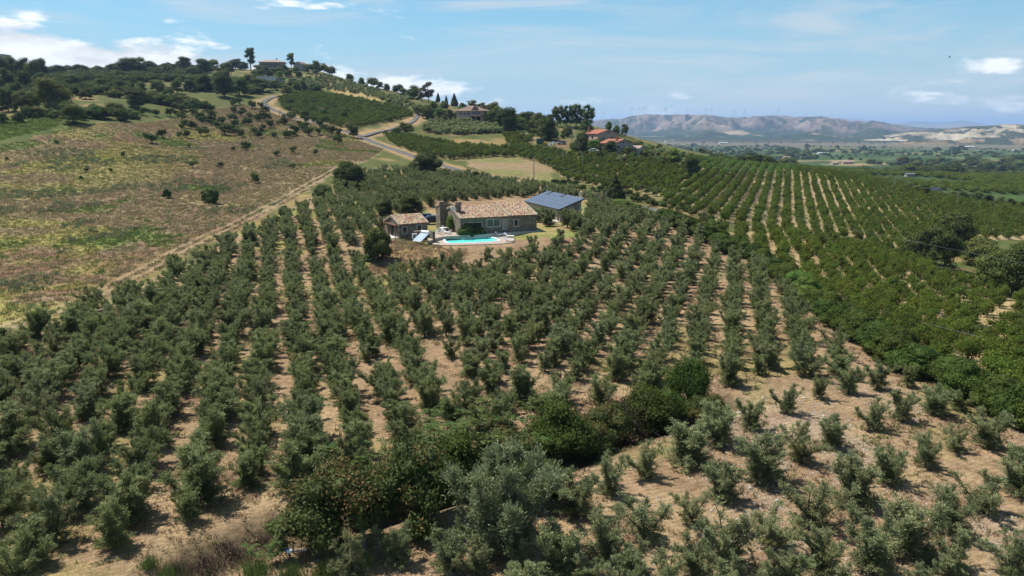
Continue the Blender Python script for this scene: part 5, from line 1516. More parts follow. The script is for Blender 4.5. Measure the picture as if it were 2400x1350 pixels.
oh = np.where(left, 3.05, 2.85) * RNG.uniform(.68, 1.2, len(ox))
oh = np.where((oy > 98) & (oy < 116) & (ox > -32) & (ox < -2), oh * .85, oh)
upx, upy = to_px(ox, oy, oz)
vis = (upx > -400) & (upx < 2800) & (upy < 1500) & (upy > 300)
ox, oy, oz, oh, left = ox[vis], oy[vis], oz[vis], oh[vis], left[vis]
AX = np.r_[hx, ox]; AY = np.r_[hy, oy]; AZ = np.r_[hz, oz]; AH = np.r_[hh, oh]
AS = np.r_[np.full(len(hx), 2), np.where(left, 0, 1)]
# the plot goes on past the picture's right side
ex, ey, _ = lattice(38, 3.2, 2.4, (20, 75, 25, 60), jit=.3); ez = ground_z(ex, ey); eu, ev = to_px(ex, ey, ez)
ek = (eu > 2430) & (eu < 2750) & (ev > 1060) & (ev < 1450) & in_poly(ex, ey, GROVE); n_e = int(ek.sum())
AX = np.r_[AX, ex[ek]]; AY = np.r_[AY, ey[ek]]; AZ = np.r_[AZ, ez[ek]]; AH = np.r_[AH, RNG.uniform(2.2, 3.2, n_e)]; AS = np.r_[AS, np.full(n_e, 2)]
_u, _v = to_px(AX, AY, AZ + 1.2)
order = np.argsort(depth_of(AX, AY, AZ) / AH + 1e4 * ((_u < -15) | (_u > 2415) | (_v > 1365)))
OL_NAME = {0: 'dense olive tree in the left rows', 1: 'olive tree in the middle rows', 2: 'spaced silvery olive tree on the bare plot'}
OL_MARKS = {0: [(120, 800, 'along the fallow track'), (30, 980, 'at the left picture edge'), (110, 1290, 'in the bottom left corner'), (330, 1270, 'beside the brushwood heaps'), (560, 1160, 'above the ditch bank'), (420, 960, 'amid the densest trees'), (700, 1020, 'behind the rusty bramble'), (620, 820, 'halfway up to the outbuilding'), (760, 720, 'below the dark round bush')],
            1: [(900, 900, 'next to the left rows'), (1120, 1000, 'behind the feathery saplings'), (1350, 900, 'above the domed green tree'), (1200, 780, 'in line with the pool'), (1500, 800, 'amid the middle rows'), (1600, 900, 'behind the leafy ditch tree'), (1780, 800, 'close to the hedge'), (1900, 860, 'at the lower hedge corner')],
            2: [(1050, 1330, 'under the wild olive'), (1350, 1250, 'right of the wild olive'), (1600, 1090, 'beside the thorn bush'), (1700, 1300, 'along the bottom edge'), (1950, 1330, 'in the lower middle'), (2250, 1320, 'in the bottom right corner'), (1850, 980, 'below the leafy ditch tree'), (2120, 940, 'nearest the hedge'), (2050, 1100, 'amid pale stony soil'), (2320, 1120, 'at the right picture edge')]}
def near_mark(marks, x, y, z):
    u, v = to_px(x, y, z); return min(marks, key=lambda m: (m[0] - u) ** 2 + (m[1] - v) ** 2)[2]
for i in order[:300]:
    t = int(AS[i]); thin = t == 2 and random.random() < .22
    lb = OL_NAME[t] + ' ' + near_mark(OL_MARKS[t], AX[i], AY[i], AZ[i])
    plant('olive_tree', lb, 'olive tree', lb.replace('olive tree', 'olives').replace('dense ', '').replace('spaced silvery ', ''), 'thin_olive' if thin else 'pale_olive' if t == 2 or random.random() < .15 else 'olive', AX[i], AY[i], h=float(AH[i]) * (1.0 if t != 2 else 1.04), w=float(AH[i]) * random.uniform(.68, .92) * (1.22, 1.16, 1.28)[t], z=float(AZ[i]))
rest = order[300:]
far_ol = []
def scatter_in(poly, n, seed, mind=0):
    g = np.random.default_rng(seed); P = np.array(poly); lo, hi = P.min(0), P.max(0)
    x = g.uniform(lo[0], hi[0], n * 4); y = g.uniform(lo[1], hi[1], n * 4); k = in_poly(x, y, poly)
    x, y = x[k][:n], y[k][:n]
    if mind:
        keep = []
        for i in range(len(x)):
            if all((x[i] - x[j]) ** 2 + (y[i] - y[j]) ** 2 > mind * mind for j in keep): keep.append(i)
        x, y = x[keep], y[keep]
    return x, y
ps = [2.0 / 3.3]
massed('olive_grove', 'olive trees filling the grove around and behind the farmhouse', 'olive_mass', np.c_[AX[rest], AY[rest], AZ[rest] - .05], RNG.uniform(0, 6.28, len(rest)), np.c_[AH[rest] * RNG.uniform(.80, 1.06, len(rest)) / 2.75, AH[rest] * RNG.uniform(.80, 1.06, len(rest)) / 2.75, AH[rest] / 3.3])
print('olives', len(AX), [round(p.width,2) for p in KINDS['olive']])
# ------------------------------------------------------------------ peach orchards
pick = lambda x, y, k: (x[k], y[k])
X, Y, _ = lattice(20.2, 3.36, 2.3, (20, 330, 140, 480), off=(1.5, 0), jit=.22)
k = in_poly(X, Y, SPUR) & (RNG.random(len(X)) > .05); sx1, sy1 = X[k], Y[k]
X, Y, _ = lattice(17.0, 3.5, 2.5, (20, 160, 50, 200), off=(1.2, 0), jit=.3)
k = in_poly(X, Y, SPUR_NEAR) & (RNG.random(len(X)) > .08); sx2, sy2 = X[k], Y[k]
X, Y, _ = lattice(28, 3.4, 2.4, (0, 120, 200, 360), jit=.35)
k = in_poly(X, Y, SLOPE_ORCH) & (RNG.random(len(X)) > .06); sx3, sy3 = X[k], Y[k]
PX = np.r_[sx1, sx2, sx3]; PY = np.r_[sy1, sy2, sy3]; PS = np.r_[np.zeros(len(sx1)), np.ones(len(sx2)), np.full(len(sx3), 2)]
PZ = ground_z(PX, PY); PH = np.where(PS == 1, 2.7, 2.5) * RNG.uniform(.85, 1.2, len(PX))
u, v = to_px(PX, PY, PZ + 1); k = (u > -40) & (u < 2720) & (v < 1400); PX, PY, PZ, PH, PS = PX[k], PY[k], PZ[k], PH[k], PS[k]
_u, _v = to_px(PX, PY, PZ + 1)
od = np.argsort(depth_of(PX, PY, PZ) / PH + 1e4 * (_u > 2415))
PE_MARKS = [(2350, 900, 'in the corner behind the hedge end'), (2200, 820, 'close behind the lower hedge'), (2000, 720, 'behind the pale hedge bushes'), (1850, 620, 'behind the upper hedge'), (2050, 620, 'left of the gully clump'), (2200, 690, 'below the gully clump'), (2370, 760, 'below the large oak'), (1750, 540, 'at the upper end of the hedge')]
for i in od[:300]:
    lb = 'leafy peach tree in the sloping rows ' + near_mark(PE_MARKS, PX[i], PY[i], PZ[i])
    plant('peach_tree', lb, 'peach tree', lb.replace('leafy peach tree', 'peach trees'), 'peach', PX[i], PY[i], h=float(PH[i]), w=float(PH[i]) * random.uniform(.78, .98), z=float(PZ[i]))
r_ = od[300:]
LIGHT = plan([(1640,371),(1700,377),(1760,381),(1850,400),(1858,425),(1700,412),(1640,404)])
lm = in_poly(PX[r_] + RNG.normal(0, 2, len(r_)), PY[r_], LIGHT); rl_ = r_[lm]; r_ = r_[~lm]
massed('young_peach_orchard', 'light green block of young peach trees at the top of the spur', 'peach_light', np.c_[PX[rl_], PY[rl_], PZ[rl_] - .05], RNG.uniform(0, 6.28, len(rl_)), np.c_[PH[rl_] * .36, PH[rl_] * .36, PH[rl_] / 2.75])
massed('peach_orchard', 'rows of peach trees on the spur right of the farm', 'peach_far', np.c_[PX[r_], PY[r_], PZ[r_] - .05], RNG.uniform(0, 6.28, len(r_)), np.c_[PH[r_] * .315, PH[r_] * .315, PH[r_] / 2.75])
X, Y, _ = lattice(-38, 3.3, 2.2, (-260, -20, 320, 520), jit=.3); k = in_poly(X, Y, ORCH_FAR); a, b = X[k], Y[k]
X, Y, _ = lattice(52, 3.2, 2.3, (-90, 60, 240, 400), jit=.35); k = in_poly(X, Y, ORCH_MID) & ~in_poly(X, Y, DRY_PATCH); a2, b2 = X[k], Y[k]
a = np.r_[a, a2]; b = np.r_[b, b2]; n = len(a); hh_ = RNG.uniform(.8, 1.1, n)
massed('hillside_orchard', 'dark green orchard blocks on the hillside above the road', 'peach_far', np.c_[a, b, ground_z(a, b) - .05], RNG.uniform(0, 6.28, n), hh_)
print('peaches', len(PX), n)

# ------------------------------------------------------------------ hedge between grove and orchard
HEDGE = plan([(1545,522),(1590,535),(1640,556),(1690,580),(1740,602),(1790,630),(1835,662),(1880,700),(1925,733),(1975,770),(2030,805),(2085,838),(2140,868),(2200,900),(2260,928),(2320,955),(2385,985),(2450,1010),(2560,1060),(2660,1110)])
HL = smooth_line(HEDGE, 5); acc = 0; last = HL[0]; n_h = 0
for p in HL[1:]:
    acc += (p - last).length; last = p
    if acc > 1.9:
        acc = 0; n_h += 1
        q = p + Vector((random.gauss(0, .5), random.gauss(0, .5), 0)); bright = 16 < n_h < 22
        kd = 'bright_shrub' if bright else 'shrub'
        plant('hedge_bush', 'pale green rounded bush in the long hedge' if bright else 'dark green rounded bush in the long hedge right of the grove', 'bush', 'pale bushes of the long hedge' if bright else 'bushes of the long hedge', kd, q.x, q.y, h=random.uniform(2.4, 3.4), w=random.uniform(3.8, 5.2))
        if random.random() < .8:
            s = q + Vector((random.uniform(1.2, 2.6), random.uniform(.3, 1.4), 0))
            plant('hedge_bush', 'low bush on the far side of the long hedge', 'bush', 'bushes behind the long hedge', random.choice(['shrub', 'shrub', 'dark_bush']), s.x, s.y, h=random.uniform(1.7, 2.8), w=random.uniform(3.0, 4.2))

# ------------------------------------------------------------------ ditch thicket in the grove
T_ = lambda *a, **k: plant_px(*a, **k)
T_('wild_olive', 'big feathery grey-green wild olive in the ditch thicket', 'tree', None, 'old_olive', 1180, 1290, 290, 290, var=0)
T_('thicket_tree', 'bright domed green tree in the ditch right of the wild olive', 'tree', None, 'wild_bush', 1315, 1090, 150, 190, var=0)
T_('thicket_tree', 'leafy green tree standing at the right end of the ditch', 'tree', None, 'wild_bush', 1610, 965, 122, 130, var=1)
T_('bramble_bush', 'large bramble bush with rusty leaves left of the wild olive', 'bush', None, 'bramble', 800, 1275, 190, 270, var=0)
T_('bramble_bush', 'dark bramble bush squeezed between rusty bramble and wild olive', 'bush', None, 'bramble', 985, 1225, 200, 240, var=1)
T_('bramble_bush', 'round bramble bush with green top behind the dark bramble bush', 'bush', None, 'wild_bush', 1060, 1165, 150, 190, var=0)
T_('bramble_bush', 'bramble bush on the upper bank behind the rusty bramble', 'bush', None, 'bramble', 900, 1185, 100, 180, var=2)
T_('bramble_bush', 'low bramble tangle in front of the domed green tree', 'bush', None, 'bramble', 1230, 1150, 90, 150, var=2)
T_('bramble_bush', 'low bramble bush on the ditch between dome tree and wild olive', 'bush', None, 'wild_bush', 1265, 1180, 110, 160, var=1)
T_('bramble_bush', 'bramble bush under the left side of the domed tree', 'bush', None, 'bramble', 1190, 1110, 100, 170, var=0)
T_('bramble_bush', 'thicket bush leaning over the ditch right of the domed tree', 'bush', None, 'bramble', 1390, 1075, 90, 130, var=1)
T_('bramble_bush', 'green bush closing the ditch gap before the leafy tree', 'bush', None, 'wild_bush', 1570, 1000, 90, 120, var=0)
T_('thorn_bush', 'greyish thorn bush with bare twigs in the ditch', 'bush', None, 'brush', 1465, 1040, 125, 230, var=0)
T_('thorn_bush', 'dark thorn bush behind the bare twigs in the ditch', 'bush', None, 'wild_bush', 1520, 1015, 110, 170, var=1)
T_('bramble_bush', 'bramble bush at the upper end of the ditch below the leafy tree', 'bush', None, 'bramble', 1655, 990, 66, 110, var=2)
T_('bramble_bush', 'small bramble bush on the bank beyond the thorn bush', 'bush', None, 'bramble', 1425, 1035, 90, 140, var=0)
FERNS = [(690,1300,95),(650,1325,70),(735,1310,70),(1090,1060,95),(1140,1030,90),(1040,1090,100),(1200,1040,80),(1000,1120,100),(1120,1100,110),(960,1105,80),(1180,1085,95),(1060,1010,70),(1250,1000,70),(480,1180,70),(780,1090,80),(850,1120,60),(1300,985,60),(1010,1045,80)]
for i, (a, b, h) in enumerate(FERNS):
    near = a < 800 and b > 1250
    T_('tree_of_heaven', 'feather-leaved sapling growing beside the camera post' if near else 'feather-leaved sapling growing among the olives by the ditch', 'sapling', 'feathery saplings by the camera post' if near else 'feathery saplings by the ditch', 'fern', a, b, h)
for a, b, h, w in ((480,1335,45,130),(560,1310,35,110),(420,1345,40,100),(620,1275,30,90),(530,1290,30,80)):
    T_('brush_heap', 'heap of dead brushwood lying on the ditch bank', 'brushwood', 'brushwood heaps on the ditch bank', 'brush', a, b, h, w)
for a, b, h, w in ((600,1350,45,110),(680,1362,40,120),(760,1350,40,90),(400,1352,35,90),(850,1330,40,80),(350,1330,30,70),(640,1240,26,60),(690,1205,24,60)):
    T_('weed_bush', 'low green weedy bush on the ditch bank near the bottom', 'bush', 'weedy bushes on the ditch bank', 'weed_clump', a, b, h, w)

# ------------------------------------------------------------------ single trees and bushes about the farm and hills
SOLO = [ # name, label, kind, px, py, h, w
 ('bush','dark bush at the left picture edge where the track leaves the frame','dark_bush',2,830,60,80),
 ('bush','big dark round bush on the bank below the outbuilding','dark_bush',886,613,76,82),
 ('bush','dark rounded bush with two humps between pool and farmhouse','dark_bush',1092,557.5,31,48),('bush','right hump of dark foliage beside the curved pool steps','dark_bush',1121,556,27,38),
 ('garden_tree','slim leafy tree growing before the stone tower','light_tree',1057,546,40,27),
 ('garden_tree','dark broad tree behind the outbuilding roof','dark_tree',962,508,50,74),('garden_tree','dark tree half hidden left of the outbuilding','dark_tree',905,512,44,46),
 ('garden_tree','small grey-green tree touching the left gable of the outbuilding','olive',893,540,42,40),
 ('olive_tree','full olive tree standing between farmhouse and annexe','olive',1283,530,50,50),('olive_tree','olive tree against the annexe wall by the farmhouse corner','olive',1262,521,38,36),('olive_tree','olive tree in front of the annexe end wall','olive',1331,534,50,46),('olive_tree','second olive tree before the annexe end wall','olive',1352,538,52,48),
 ('olive_tree','lone olive tree beside the drive gate','far_olive',1380,468,26,26),
 ('bush','dark bush with two tops beside the track corner','dark_bush',820,441,60,86),('bush','round bush by the track next to the grove corner','dark_bush',757,470,36,52),('bush','small round bush on the verge of the track','dark_bush',667,513,30,30),('bush','low bush beside the small round bush on the verge','shrub',649,524,18,24),
 ('bush','large dark bush between the road and the upper grove','dark_bush',998,409,50,90),('bush','dark bush on the near side of the road bend','dark_bush',1111,427,25,40),
 ('tree','round tree at the road junction','oak',829,322,30,27),('bush','wide bush on the bank above the road junction','oak',950,314,26,52),('bush','bush against the end of the small olive plot','oak',930,318,18,26),
 ('tree','tall dark bushy tree beside the drive gate','cypress',1441,468,56,54),('bush','bright green bush right of the drive gate','bright_shrub',1452,490,24,84),('bush','bright green bush at the upper end of the hedge','shrub',1492,504,24,56),
 ('tree','dark single tree with a bare trunk in the orchard','dark_tree',1619,421,52,46),('tree','light green tree on the orchard edge','light_tree',1580,388,38,46),
 ('bush','round grey olive bush in the orchard by the single tree','far_olive',1602,456,18,27),('bush','small grey olive bush in the orchard above','far_olive',1577,439,13,20),('bush','grey olive bush at the crest of the spur','far_olive',1747,395,9,20),
 ('tree','dark tree left in the clump at the orchard gully','dark_tree',2160,615,84,90),('tree','tall dark tree in the middle of the gully clump','dark_tree',2213,632,98,84),('tree','dark tree at the back of the gully clump','dark_tree',2238,595,96,100),('tree','broad tree right of the gully clump','oak',2292,622,64,90),('tree','large broad oak at the right edge below the gully','oak',2372,692,125,140),('tree','mid green oak beside the large oak at the right edge','oak',2318,668,84,90),
 ('tree','large dark tree right of the pink villa','dark_tree',1187,307,52,60),('tree','dark tree between the pink villa and the large dark tree','oak',1150,292,34,40),('tree','dark tree at the left end of the hilltop pines','dark_tree',1284,328,50,50),('tree','broad dark tree beyond the villa garden','oak',1232,296,32,52),
 ('tree','dark tree in front of the red-roofed farm','dark_tree',1364,363,42,36),('tree','green walnut tree hiding the red-roofed farm wall','light_tree',1394,352,24,40),('tree','dark tree before the lower red roof','dark_tree',1431,361,30,36),('tree','dark tree at the corner of the lower red roof','dark_tree',1465,354,24,32),('tree','grey-green tree on the lane below the red-roofed farm','far_olive',1455,386,24,28),
 ('tree','light poplar behind the red-roofed farm','light_tree',1425,312,26,20),('tree','second light poplar behind the red-roofed farm','light_tree',1444,314,20,22),('tree','dark tree at the right end behind the red roofs','oak',1463,318,26,22),('tree','round tree just above the red-roofed farm','oak',1374,310,28,36),
 ('pine_tree','leftmost of the hilltop pines','pine',1306,296,46,34),('pine_tree','second of the hilltop pines from the villa side','pine',1328,296,45,34),('pine_tree','third of the hilltop pines from the villa side','pine',1350,297,50,38),('pine_tree','rightmost and widest of the hilltop pines','pine',1377,299,50,42),
 ('cypress_tree','pointed dark conifer nearest the pink villa','cypress',1065,247,28,22),('cypress_tree','thin dark conifer left of the villa conifer','cypress',1046,241,20,12),('cypress_tree','small conifer beside the rusty poplar','cypress',1027,238,22,14),('poplar_tree','tall rusty brown poplar on the hill shoulder','poplar',1004,240,44,32),('poplar_tree','shorter rusty poplar left of the tall one','poplar',988,238,30,26),('tree','bright green tree left of the rusty poplars','light_tree',970,234,32,44),
 ('eucalyptus_tree','tall eucalyptus on the left of the hilltop house','eucalyptus',588,156,47,29),('eucalyptus_tree','smaller eucalyptus on the right of the hilltop house','eucalyptus',683,162,34,22),
]
for nm, lb, kd, a, b, h, w in SOLO:
    T_(nm, lb, nm.replace('_', ' ') if nm != 'garden_tree' else 'tree', None, kd, a, b, h, w)
GROUPS = [ # shared look: label, group, kind list, items (px, py, h, w)
 ('dark tree in the wood on the left skyline','trees of the left skyline wood',['dark_tree','oak'],[(8,196,56,44),(32,192,56,40),(56,194,54,40),(78,196,52,38),(100,190,50,34),(20,214,50,46),(60,215,46,44),(118,182,26,34),(140,178,24,30),(160,176,22,30),(182,172,20,26),(200,172,18,26),(96,208,36,36),(40,230,36,34)]),
 ('dark rounded tree on the hillside scarp left of the hilltop house','trees on the scarp',['dark_tree','oak','dark_tree'],[(300,178,40,58),(328,176,38,46),(350,168,24,34),(270,172,22,40),(285,192,26,26),(433,163,28,38),(478,172,32,46),(500,160,20,30),(552,158,22,40),(572,164,18,30),(530,168,22,30),(395,176,22,30),(450,182,24,32),(415,160,14,24)]),
 ('broad green tree in the woodland below the scarp','trees of the hillside woodland',['oak','oak','dark_tree','light_tree'],[(131,268,80,92),(172,288,46,60),(325,253,40,64),(222,279,31,38),(270,269,26,52),(178,202,26,36),(284,219,29,34),(330,219,27,30),(415,219,32,32),(478,212,38,46),(526,228,60,58),(561,224,42,52),(611,215,30,58),(20,262,52,46),(52,266,50,44),(82,262,46,44),(70,274,26,32),(92,275,26,36),(43,289,26,30),(8,290,26,28),(240,212,26,36),(370,214,26,40),(445,214,26,36),(505,206,34,40),(582,206,30,36),(640,212,22,30),(200,232,24,34),(150,232,22,30)]),
 ('rounded shrub beside the top bend of the road','shrubs at the top bend',['oak','light_tree','oak'],[(673,224,24,34),(696,218,26,28),(712,214,24,22),(650,206,16,24),(660,196,14,22)]),
 ('dark tree on the crest right of the hilltop house','trees on the crest right of the hilltop house',['far_bush','oak','far_bush'],[(724,172,22,26),(742,172,28,26),(760,174,24,28),(776,178,22,28),(820,190,16,22),(848,196,16,22),(875,201,22,36),(890,206,16,22),(907,212,16,22),(933,220,22,28),(946,226,20,24)]),
 ('green garden tree around the pink villa','trees around the villa',['oak','light_tree','oak'],[(1000,278,30,34),(1030,278,24,34),(1056,279,22,30),(1075,280,18,26),(1015,262,24,30),(1040,260,22,28),(985,270,22,30),(1108,258,22,36),(1132,258,20,34),(1155,266,26,36),(1168,276,26,34),(1085,258,16,26),(1205,290,22,34),(1250,298,26,36),(1265,305,24,30)]),
 ('dark bushy tree closing the skyline between villa and pines','trees between villa and pines',['oak','dark_tree','oak'],[(1195,296,34,40),(1215,292,24,36),(1240,296,32,40),(1258,300,34,38),(1272,304,36,36),(1222,302,26,36),(1176,284,28,30),(1288,300,30,30)]),
 ('bush around the long hilltop house','bushes around the hilltop house',['oak','dark_tree','light_tree'],[(606,168,16,26),(622,170,13,24),(640,171,11,22),(656,171,13,24),(668,170,16,20),(694,170,14,22),(610,178,16,26),(632,180,14,26),(655,182,14,26),(676,180,16,24),(700,182,14,22),(596,186,20,30),(590,200,24,34),(604,205,20,30),(640,204,14,26)]),
 ('dark tree in the belt along the far edge of the spur','trees along the spur crest',['dark_tree','oak'],[(1738,386,20,30),(1756,387,22,30),(1774,388,24,32),(1792,389,24,30),(1808,390,22,26),(1700,378,14,26),(1672,374,14,24)]),
 ('olive tree on the slope right of the red-roofed farm','olives beside the red-roofed farm',['far_olive'],[(1533,368,19,32),(1511,358,20,24),(1550,362,18,26),(1524,352,16,22),(1565,366,16,22),(1490,346,16,20),(1545,350,16,22),(1580,360,16,22),(1600,366,14,22),(1620,370,14,20),(1500,340,14,18)]),
 ('tree in the shelter belt along the lower orchard on the right','trees of the lower shelter belt',['dark_tree','oak'],[(2128,452,20,30),(2148,456,22,32),(2170,461,22,30),(2228,470,22,34),(2255,474,24,34),(2285,478,26,36),(2312,482,26,34),(2340,486,24,34),(2368,490,24,32),(2395,494,24,32)]),
]
for lb, gp, kds, items in GROUPS:
    for i, (a, b, h, w) in enumerate(items):
        T_('olive_tree' if kds == ['far_olive'] else 'hillside_tree', lb, 'tree', gp, kds[i % len(kds)], a, b, h, w)
# saplings in the fallow slope
SAP = [(1295,720,55),(1070,830,70),(1140,790,60),(1020,790,40),(1190,790,45),(1315,790,55),(1260,790,45),(1450,770,50),(1580,770,70),(1700,785,60),(1790,770,55),(1920,780,50),(1660,770,50),(2080,770,70),(2170,775,60),(2240,770,50),(1490,660,65),(1200,640,60),(1410,670,40),(1650,610,40),(2060,900,50),(2220,910,40),(1735,880,62),(1330,860,25),(1355,1000,50),(1035,1070,40),(780,1030,30),(570,1080,25),(865,920,35),(1550,1000,40),(1640,880,30),(1945,920,40),(1720,1115,50),(1800,1110,70),(2150,690,60),(2250,720,60),(2380,840,70),(2330,780,80),(1900,720,60),(1830,740,60),(1520,720,50),(1560,690,50),(1380,730,40),(610,1030,30),(2000,700,50),(1750,700,55),(1600,650,50),(1700,640,50),(1290,640,50),(1000,630,50),(1100,640,50),(1350,610,60),(1430,600,60),(1180,1180,45),(1490,1210,60),(1440,1200,40),(2060,1010,40),(400,830,25),(50,950,25),(150,560,40),(1380,950,25)]
SAP_MARKS = [(780, 330, 'beside the road below the bend'), (600, 320, 'in the middle rows'), (430, 320, 'at the left end of the rows'), (450, 270, 'below the woodland'), (620, 275, 'near the top bend'), (600, 380, 'on the bare middle part'), (300, 400, 'far out on the left'), (600, 430, 'close to the track'), (120, 350, 'beside the green meadow')]
for q in range(90):
    SAP.append((random.uniform(1180, 2450), random.uniform(545, 800), random.uniform(34, 62)))
for i, (a, b, h) in enumerate(SAP):
    lb = ('withered' if i % 7 == 4 else 'small bushy') + ' fruit tree on the fallow slope ' + min(SAP_MARKS, key=lambda m: (m[0] - a / 3) ** 2 + 4 * (m[1] - 60 - b / 3) ** 2)[2]
    T_('fallow_sapling', lb, 'fruit tree', lb.replace('fruit tree', 'fruit trees'), 'bare_sapling' if i % 7 == 4 else 'sapling', a / 3, 60 + b / 3, h / 3 * 1.05, h / 3 * random.uniform(1.1, 1.6))
for a, b, h in ((500,478,32),(392,465,22),(484,474,24)):
    T_('bush', {500:'larger of two round bushes on the dry slope',392:'lone round bush far out on the dry slope',484:'smaller of two round bushes on the dry slope'}[a], 'bush', None, 'dark_bush', a, b, h, h * 1.05)

# ------------------------------------------------------------------ wild growth nobody could count
def mass_scatter(name, label, kinds, regions, seed, hmin, hmax, keep=None, wide=1.0):
    xs = []; ys = []
    for i, (poly, n) in enumerate(regions):
        x, y = scatter_in(plan(poly) if not isinstance(poly[0][0], float) else poly, n, seed + i); xs.append(x); ys.append(y)
    x = np.concatenate(xs); y = np.concatenate(ys)
    if keep is not None: k = keep(x, y); x, y = x[k], y[k]
    z = ground_z(x, y); g = np.random.default_rng(seed); p = KINDS[kinds if isinstance(kinds, str) else kinds[0]][0]
    s = g.uniform(hmin, hmax, len(x)) / p.height
    return massed(name, label, kinds, np.c_[x, y, z - .08], g.uniform(0, 6.28, len(x)), np.c_[s * wide, s * wide, s])
off_road = lambda x, y: (np.minimum(seg_dist(x, y, ROAD), seg_dist(x, y, BRANCH)) > 5.5) & ~in_poly(x, y, ORCH_FAR) & ~in_poly(x, y, LEFT_FIELD)
clump = lambda s, t: (lambda x, y: off_road(x, y) & (vnoise(x, y, s, 91, 2) > t))
mass_scatter('scrub', 'green scrub covering the hillside below the scarp', 'far_bush', [([(-400,290),(-400,185),(0,175),(120,170),(300,160),(450,160),(600,165),(640,200),(600,235),(520,245),(440,262),(330,285),(180,292),(60,300),(-400,315)], 4200), ([(640,210),(700,214),(760,218),(700,190),(640,180)], 60)], 601, 2.0, 5.0, clump(30, .40), 1.15)
mass_scatter('hill_olives', 'rows of grey olive trees on the upper hill', 'far_olive', [([(690,192),(760,178),(870,206),(950,238),(1010,262),(960,262),(880,232),(790,214),(720,212)], 330), ([(985,312),(1000,291),(1100,289),(1170,299),(1180,312),(1100,317)], 330)], 620, 2.6, 3.6, lambda x, y: off_road(x, y), 1.05)
mass_scatter('hill_scrub', 'scrub and garden trees on the shoulder behind the villa and farm', 'far_bush', [([(980,285),(1000,258),(1120,262),(1250,290),(1350,305),(1330,325),(1260,332),(1180,300),(1100,284)], 170), ([(1340,325),(1400,330),(1480,345),(1560,372),(1600,372),(1590,392),(1540,400),(1480,385),(1400,372),(1340,360)], 130), ([(560,160),(640,158),(720,164),(720,186),(640,192),(560,188)], 150), ([(640,165),(700,168),(790,178),(900,208),(985,240),(960,252),(880,226),(780,198),(700,188)], 260), ([(1480,330),(1560,345),(1700,366),(1820,384),(1700,376),(1600,366),(1500,352)], 170)], 640, 1.6, 4.0, lambda x, y: (vnoise(x, y, 14, 92, 2) > .42) & off_road(x, y))
mass_scatter('bank_scrub', 'rough scrub on the bank between road, annexe and orchard', ['far_bush'], [([(1290,425),(1330,428),(1420,445),(1500,462),(1580,480),(1690,525),(1690,550),(1620,530),(1560,512),(1480,480),(1400,455),(1300,440)], 150)], 660, .8, 2.0, off_road)
# dry weeds and grass
fld = LEFT_FIELD
def tufts(name, label, kind, poly, n, seed, hmin, hmax, thr, sc, ns):
    g0 = np.random.default_rng(seed + 5); x, y = scatter_in(poly, n, seed); k = vnoise(x, y, sc, ns, 3) > thr; dt = seg_dist(x, y, TRACK); k &= (dt > 1.5) | (dt < .4)
    if poly is LEFT_FIELD and kind != 'grey_tuft':
        yel = (vnoise(x, y, 30, 43, 3) * .6 + vnoise(x, y, 10, 44, 3) * .4 > .60) | ((np.hypot(x + 150, y - 205) < 60) & (vnoise(x, y, 17, 48, 3) > .48)); grn = vnoise(x, y, 26, 45, 3) * .55 + vnoise(x, y, 8, 46, 3) * .45 > .61
        k &= ~(yel | grn) if kind == 'dry_tuft' else (yel & ~grn) if kind == 'straw_tuft' else (grn | (g0.random(len(x)) < .12))
    x, y = x[k], y[k]
    g = np.random.default_rng(seed); s = g.uniform(hmin, hmax, len(x)) / KINDS[kind][0].height
    massed(name, label, kind, np.c_[x, y, ground_z(x, y)], g.uniform(0, 6.28, len(x)), np.c_[s * 1.4, s * 1.4, s])
near_fld = plan([(-420,900),(-60,800),(0,770),(170,735),(330,655),(500,565),(640,490),(760,420),(600,330),(300,330),(-60,380),(-420,420)])
tufts('dry_weeds', 'dry brown weeds over the fallow slope', 'dry_tuft', LEFT_FIELD, 72000, 701, .18, .5, .22, 9, 33)
tufts('green_weeds', 'patches of green weeds on the fallow slope', 'green_tuft', LEFT_FIELD, 56000, 702, .2, .5, .0, 16, 45)
tufts('straw_grass', 'yellow straw grass in patches on the fallow slope', 'straw_tuft', LEFT_FIELD, 72000, 708, .15, .4, .0, 9, 33)
tufts('thistles', 'grey-green thistles standing on the fallow slope', 'grey_tuft', near_fld, 9000, 703, .35, .95, .58, 12, 44)
tufts('meadow_grass', 'tall green grass of the meadow at the left edge', 'green_tuft', GREEN_MEADOW, 5000, 707, .3, .7, .2, 9, 55)
bankp = BANK_PATCH
tufts('bank_grass', 'long dry grass on the bank below the pool', 'dry_tuft', bankp, 600, 704, .2, .5, .2, 5, 12)
grv = plan([(0,1349),(0,830),(330,690),(700,560),(860,640),(1100,640),(1500,640),(1900,720),(2399,1020),(2399,1349)])
tufts('grove_grass', 'dry grass and weeds on the ground of the grove', 'dry_tuft', grv, 14000, 705, .10, .32, .45, 6, 60)
tufts('grove_weeds', 'green weeds between the olive rows', 'green_tuft', grv, 5000, 706, .10, .30, .60, 9, 62)
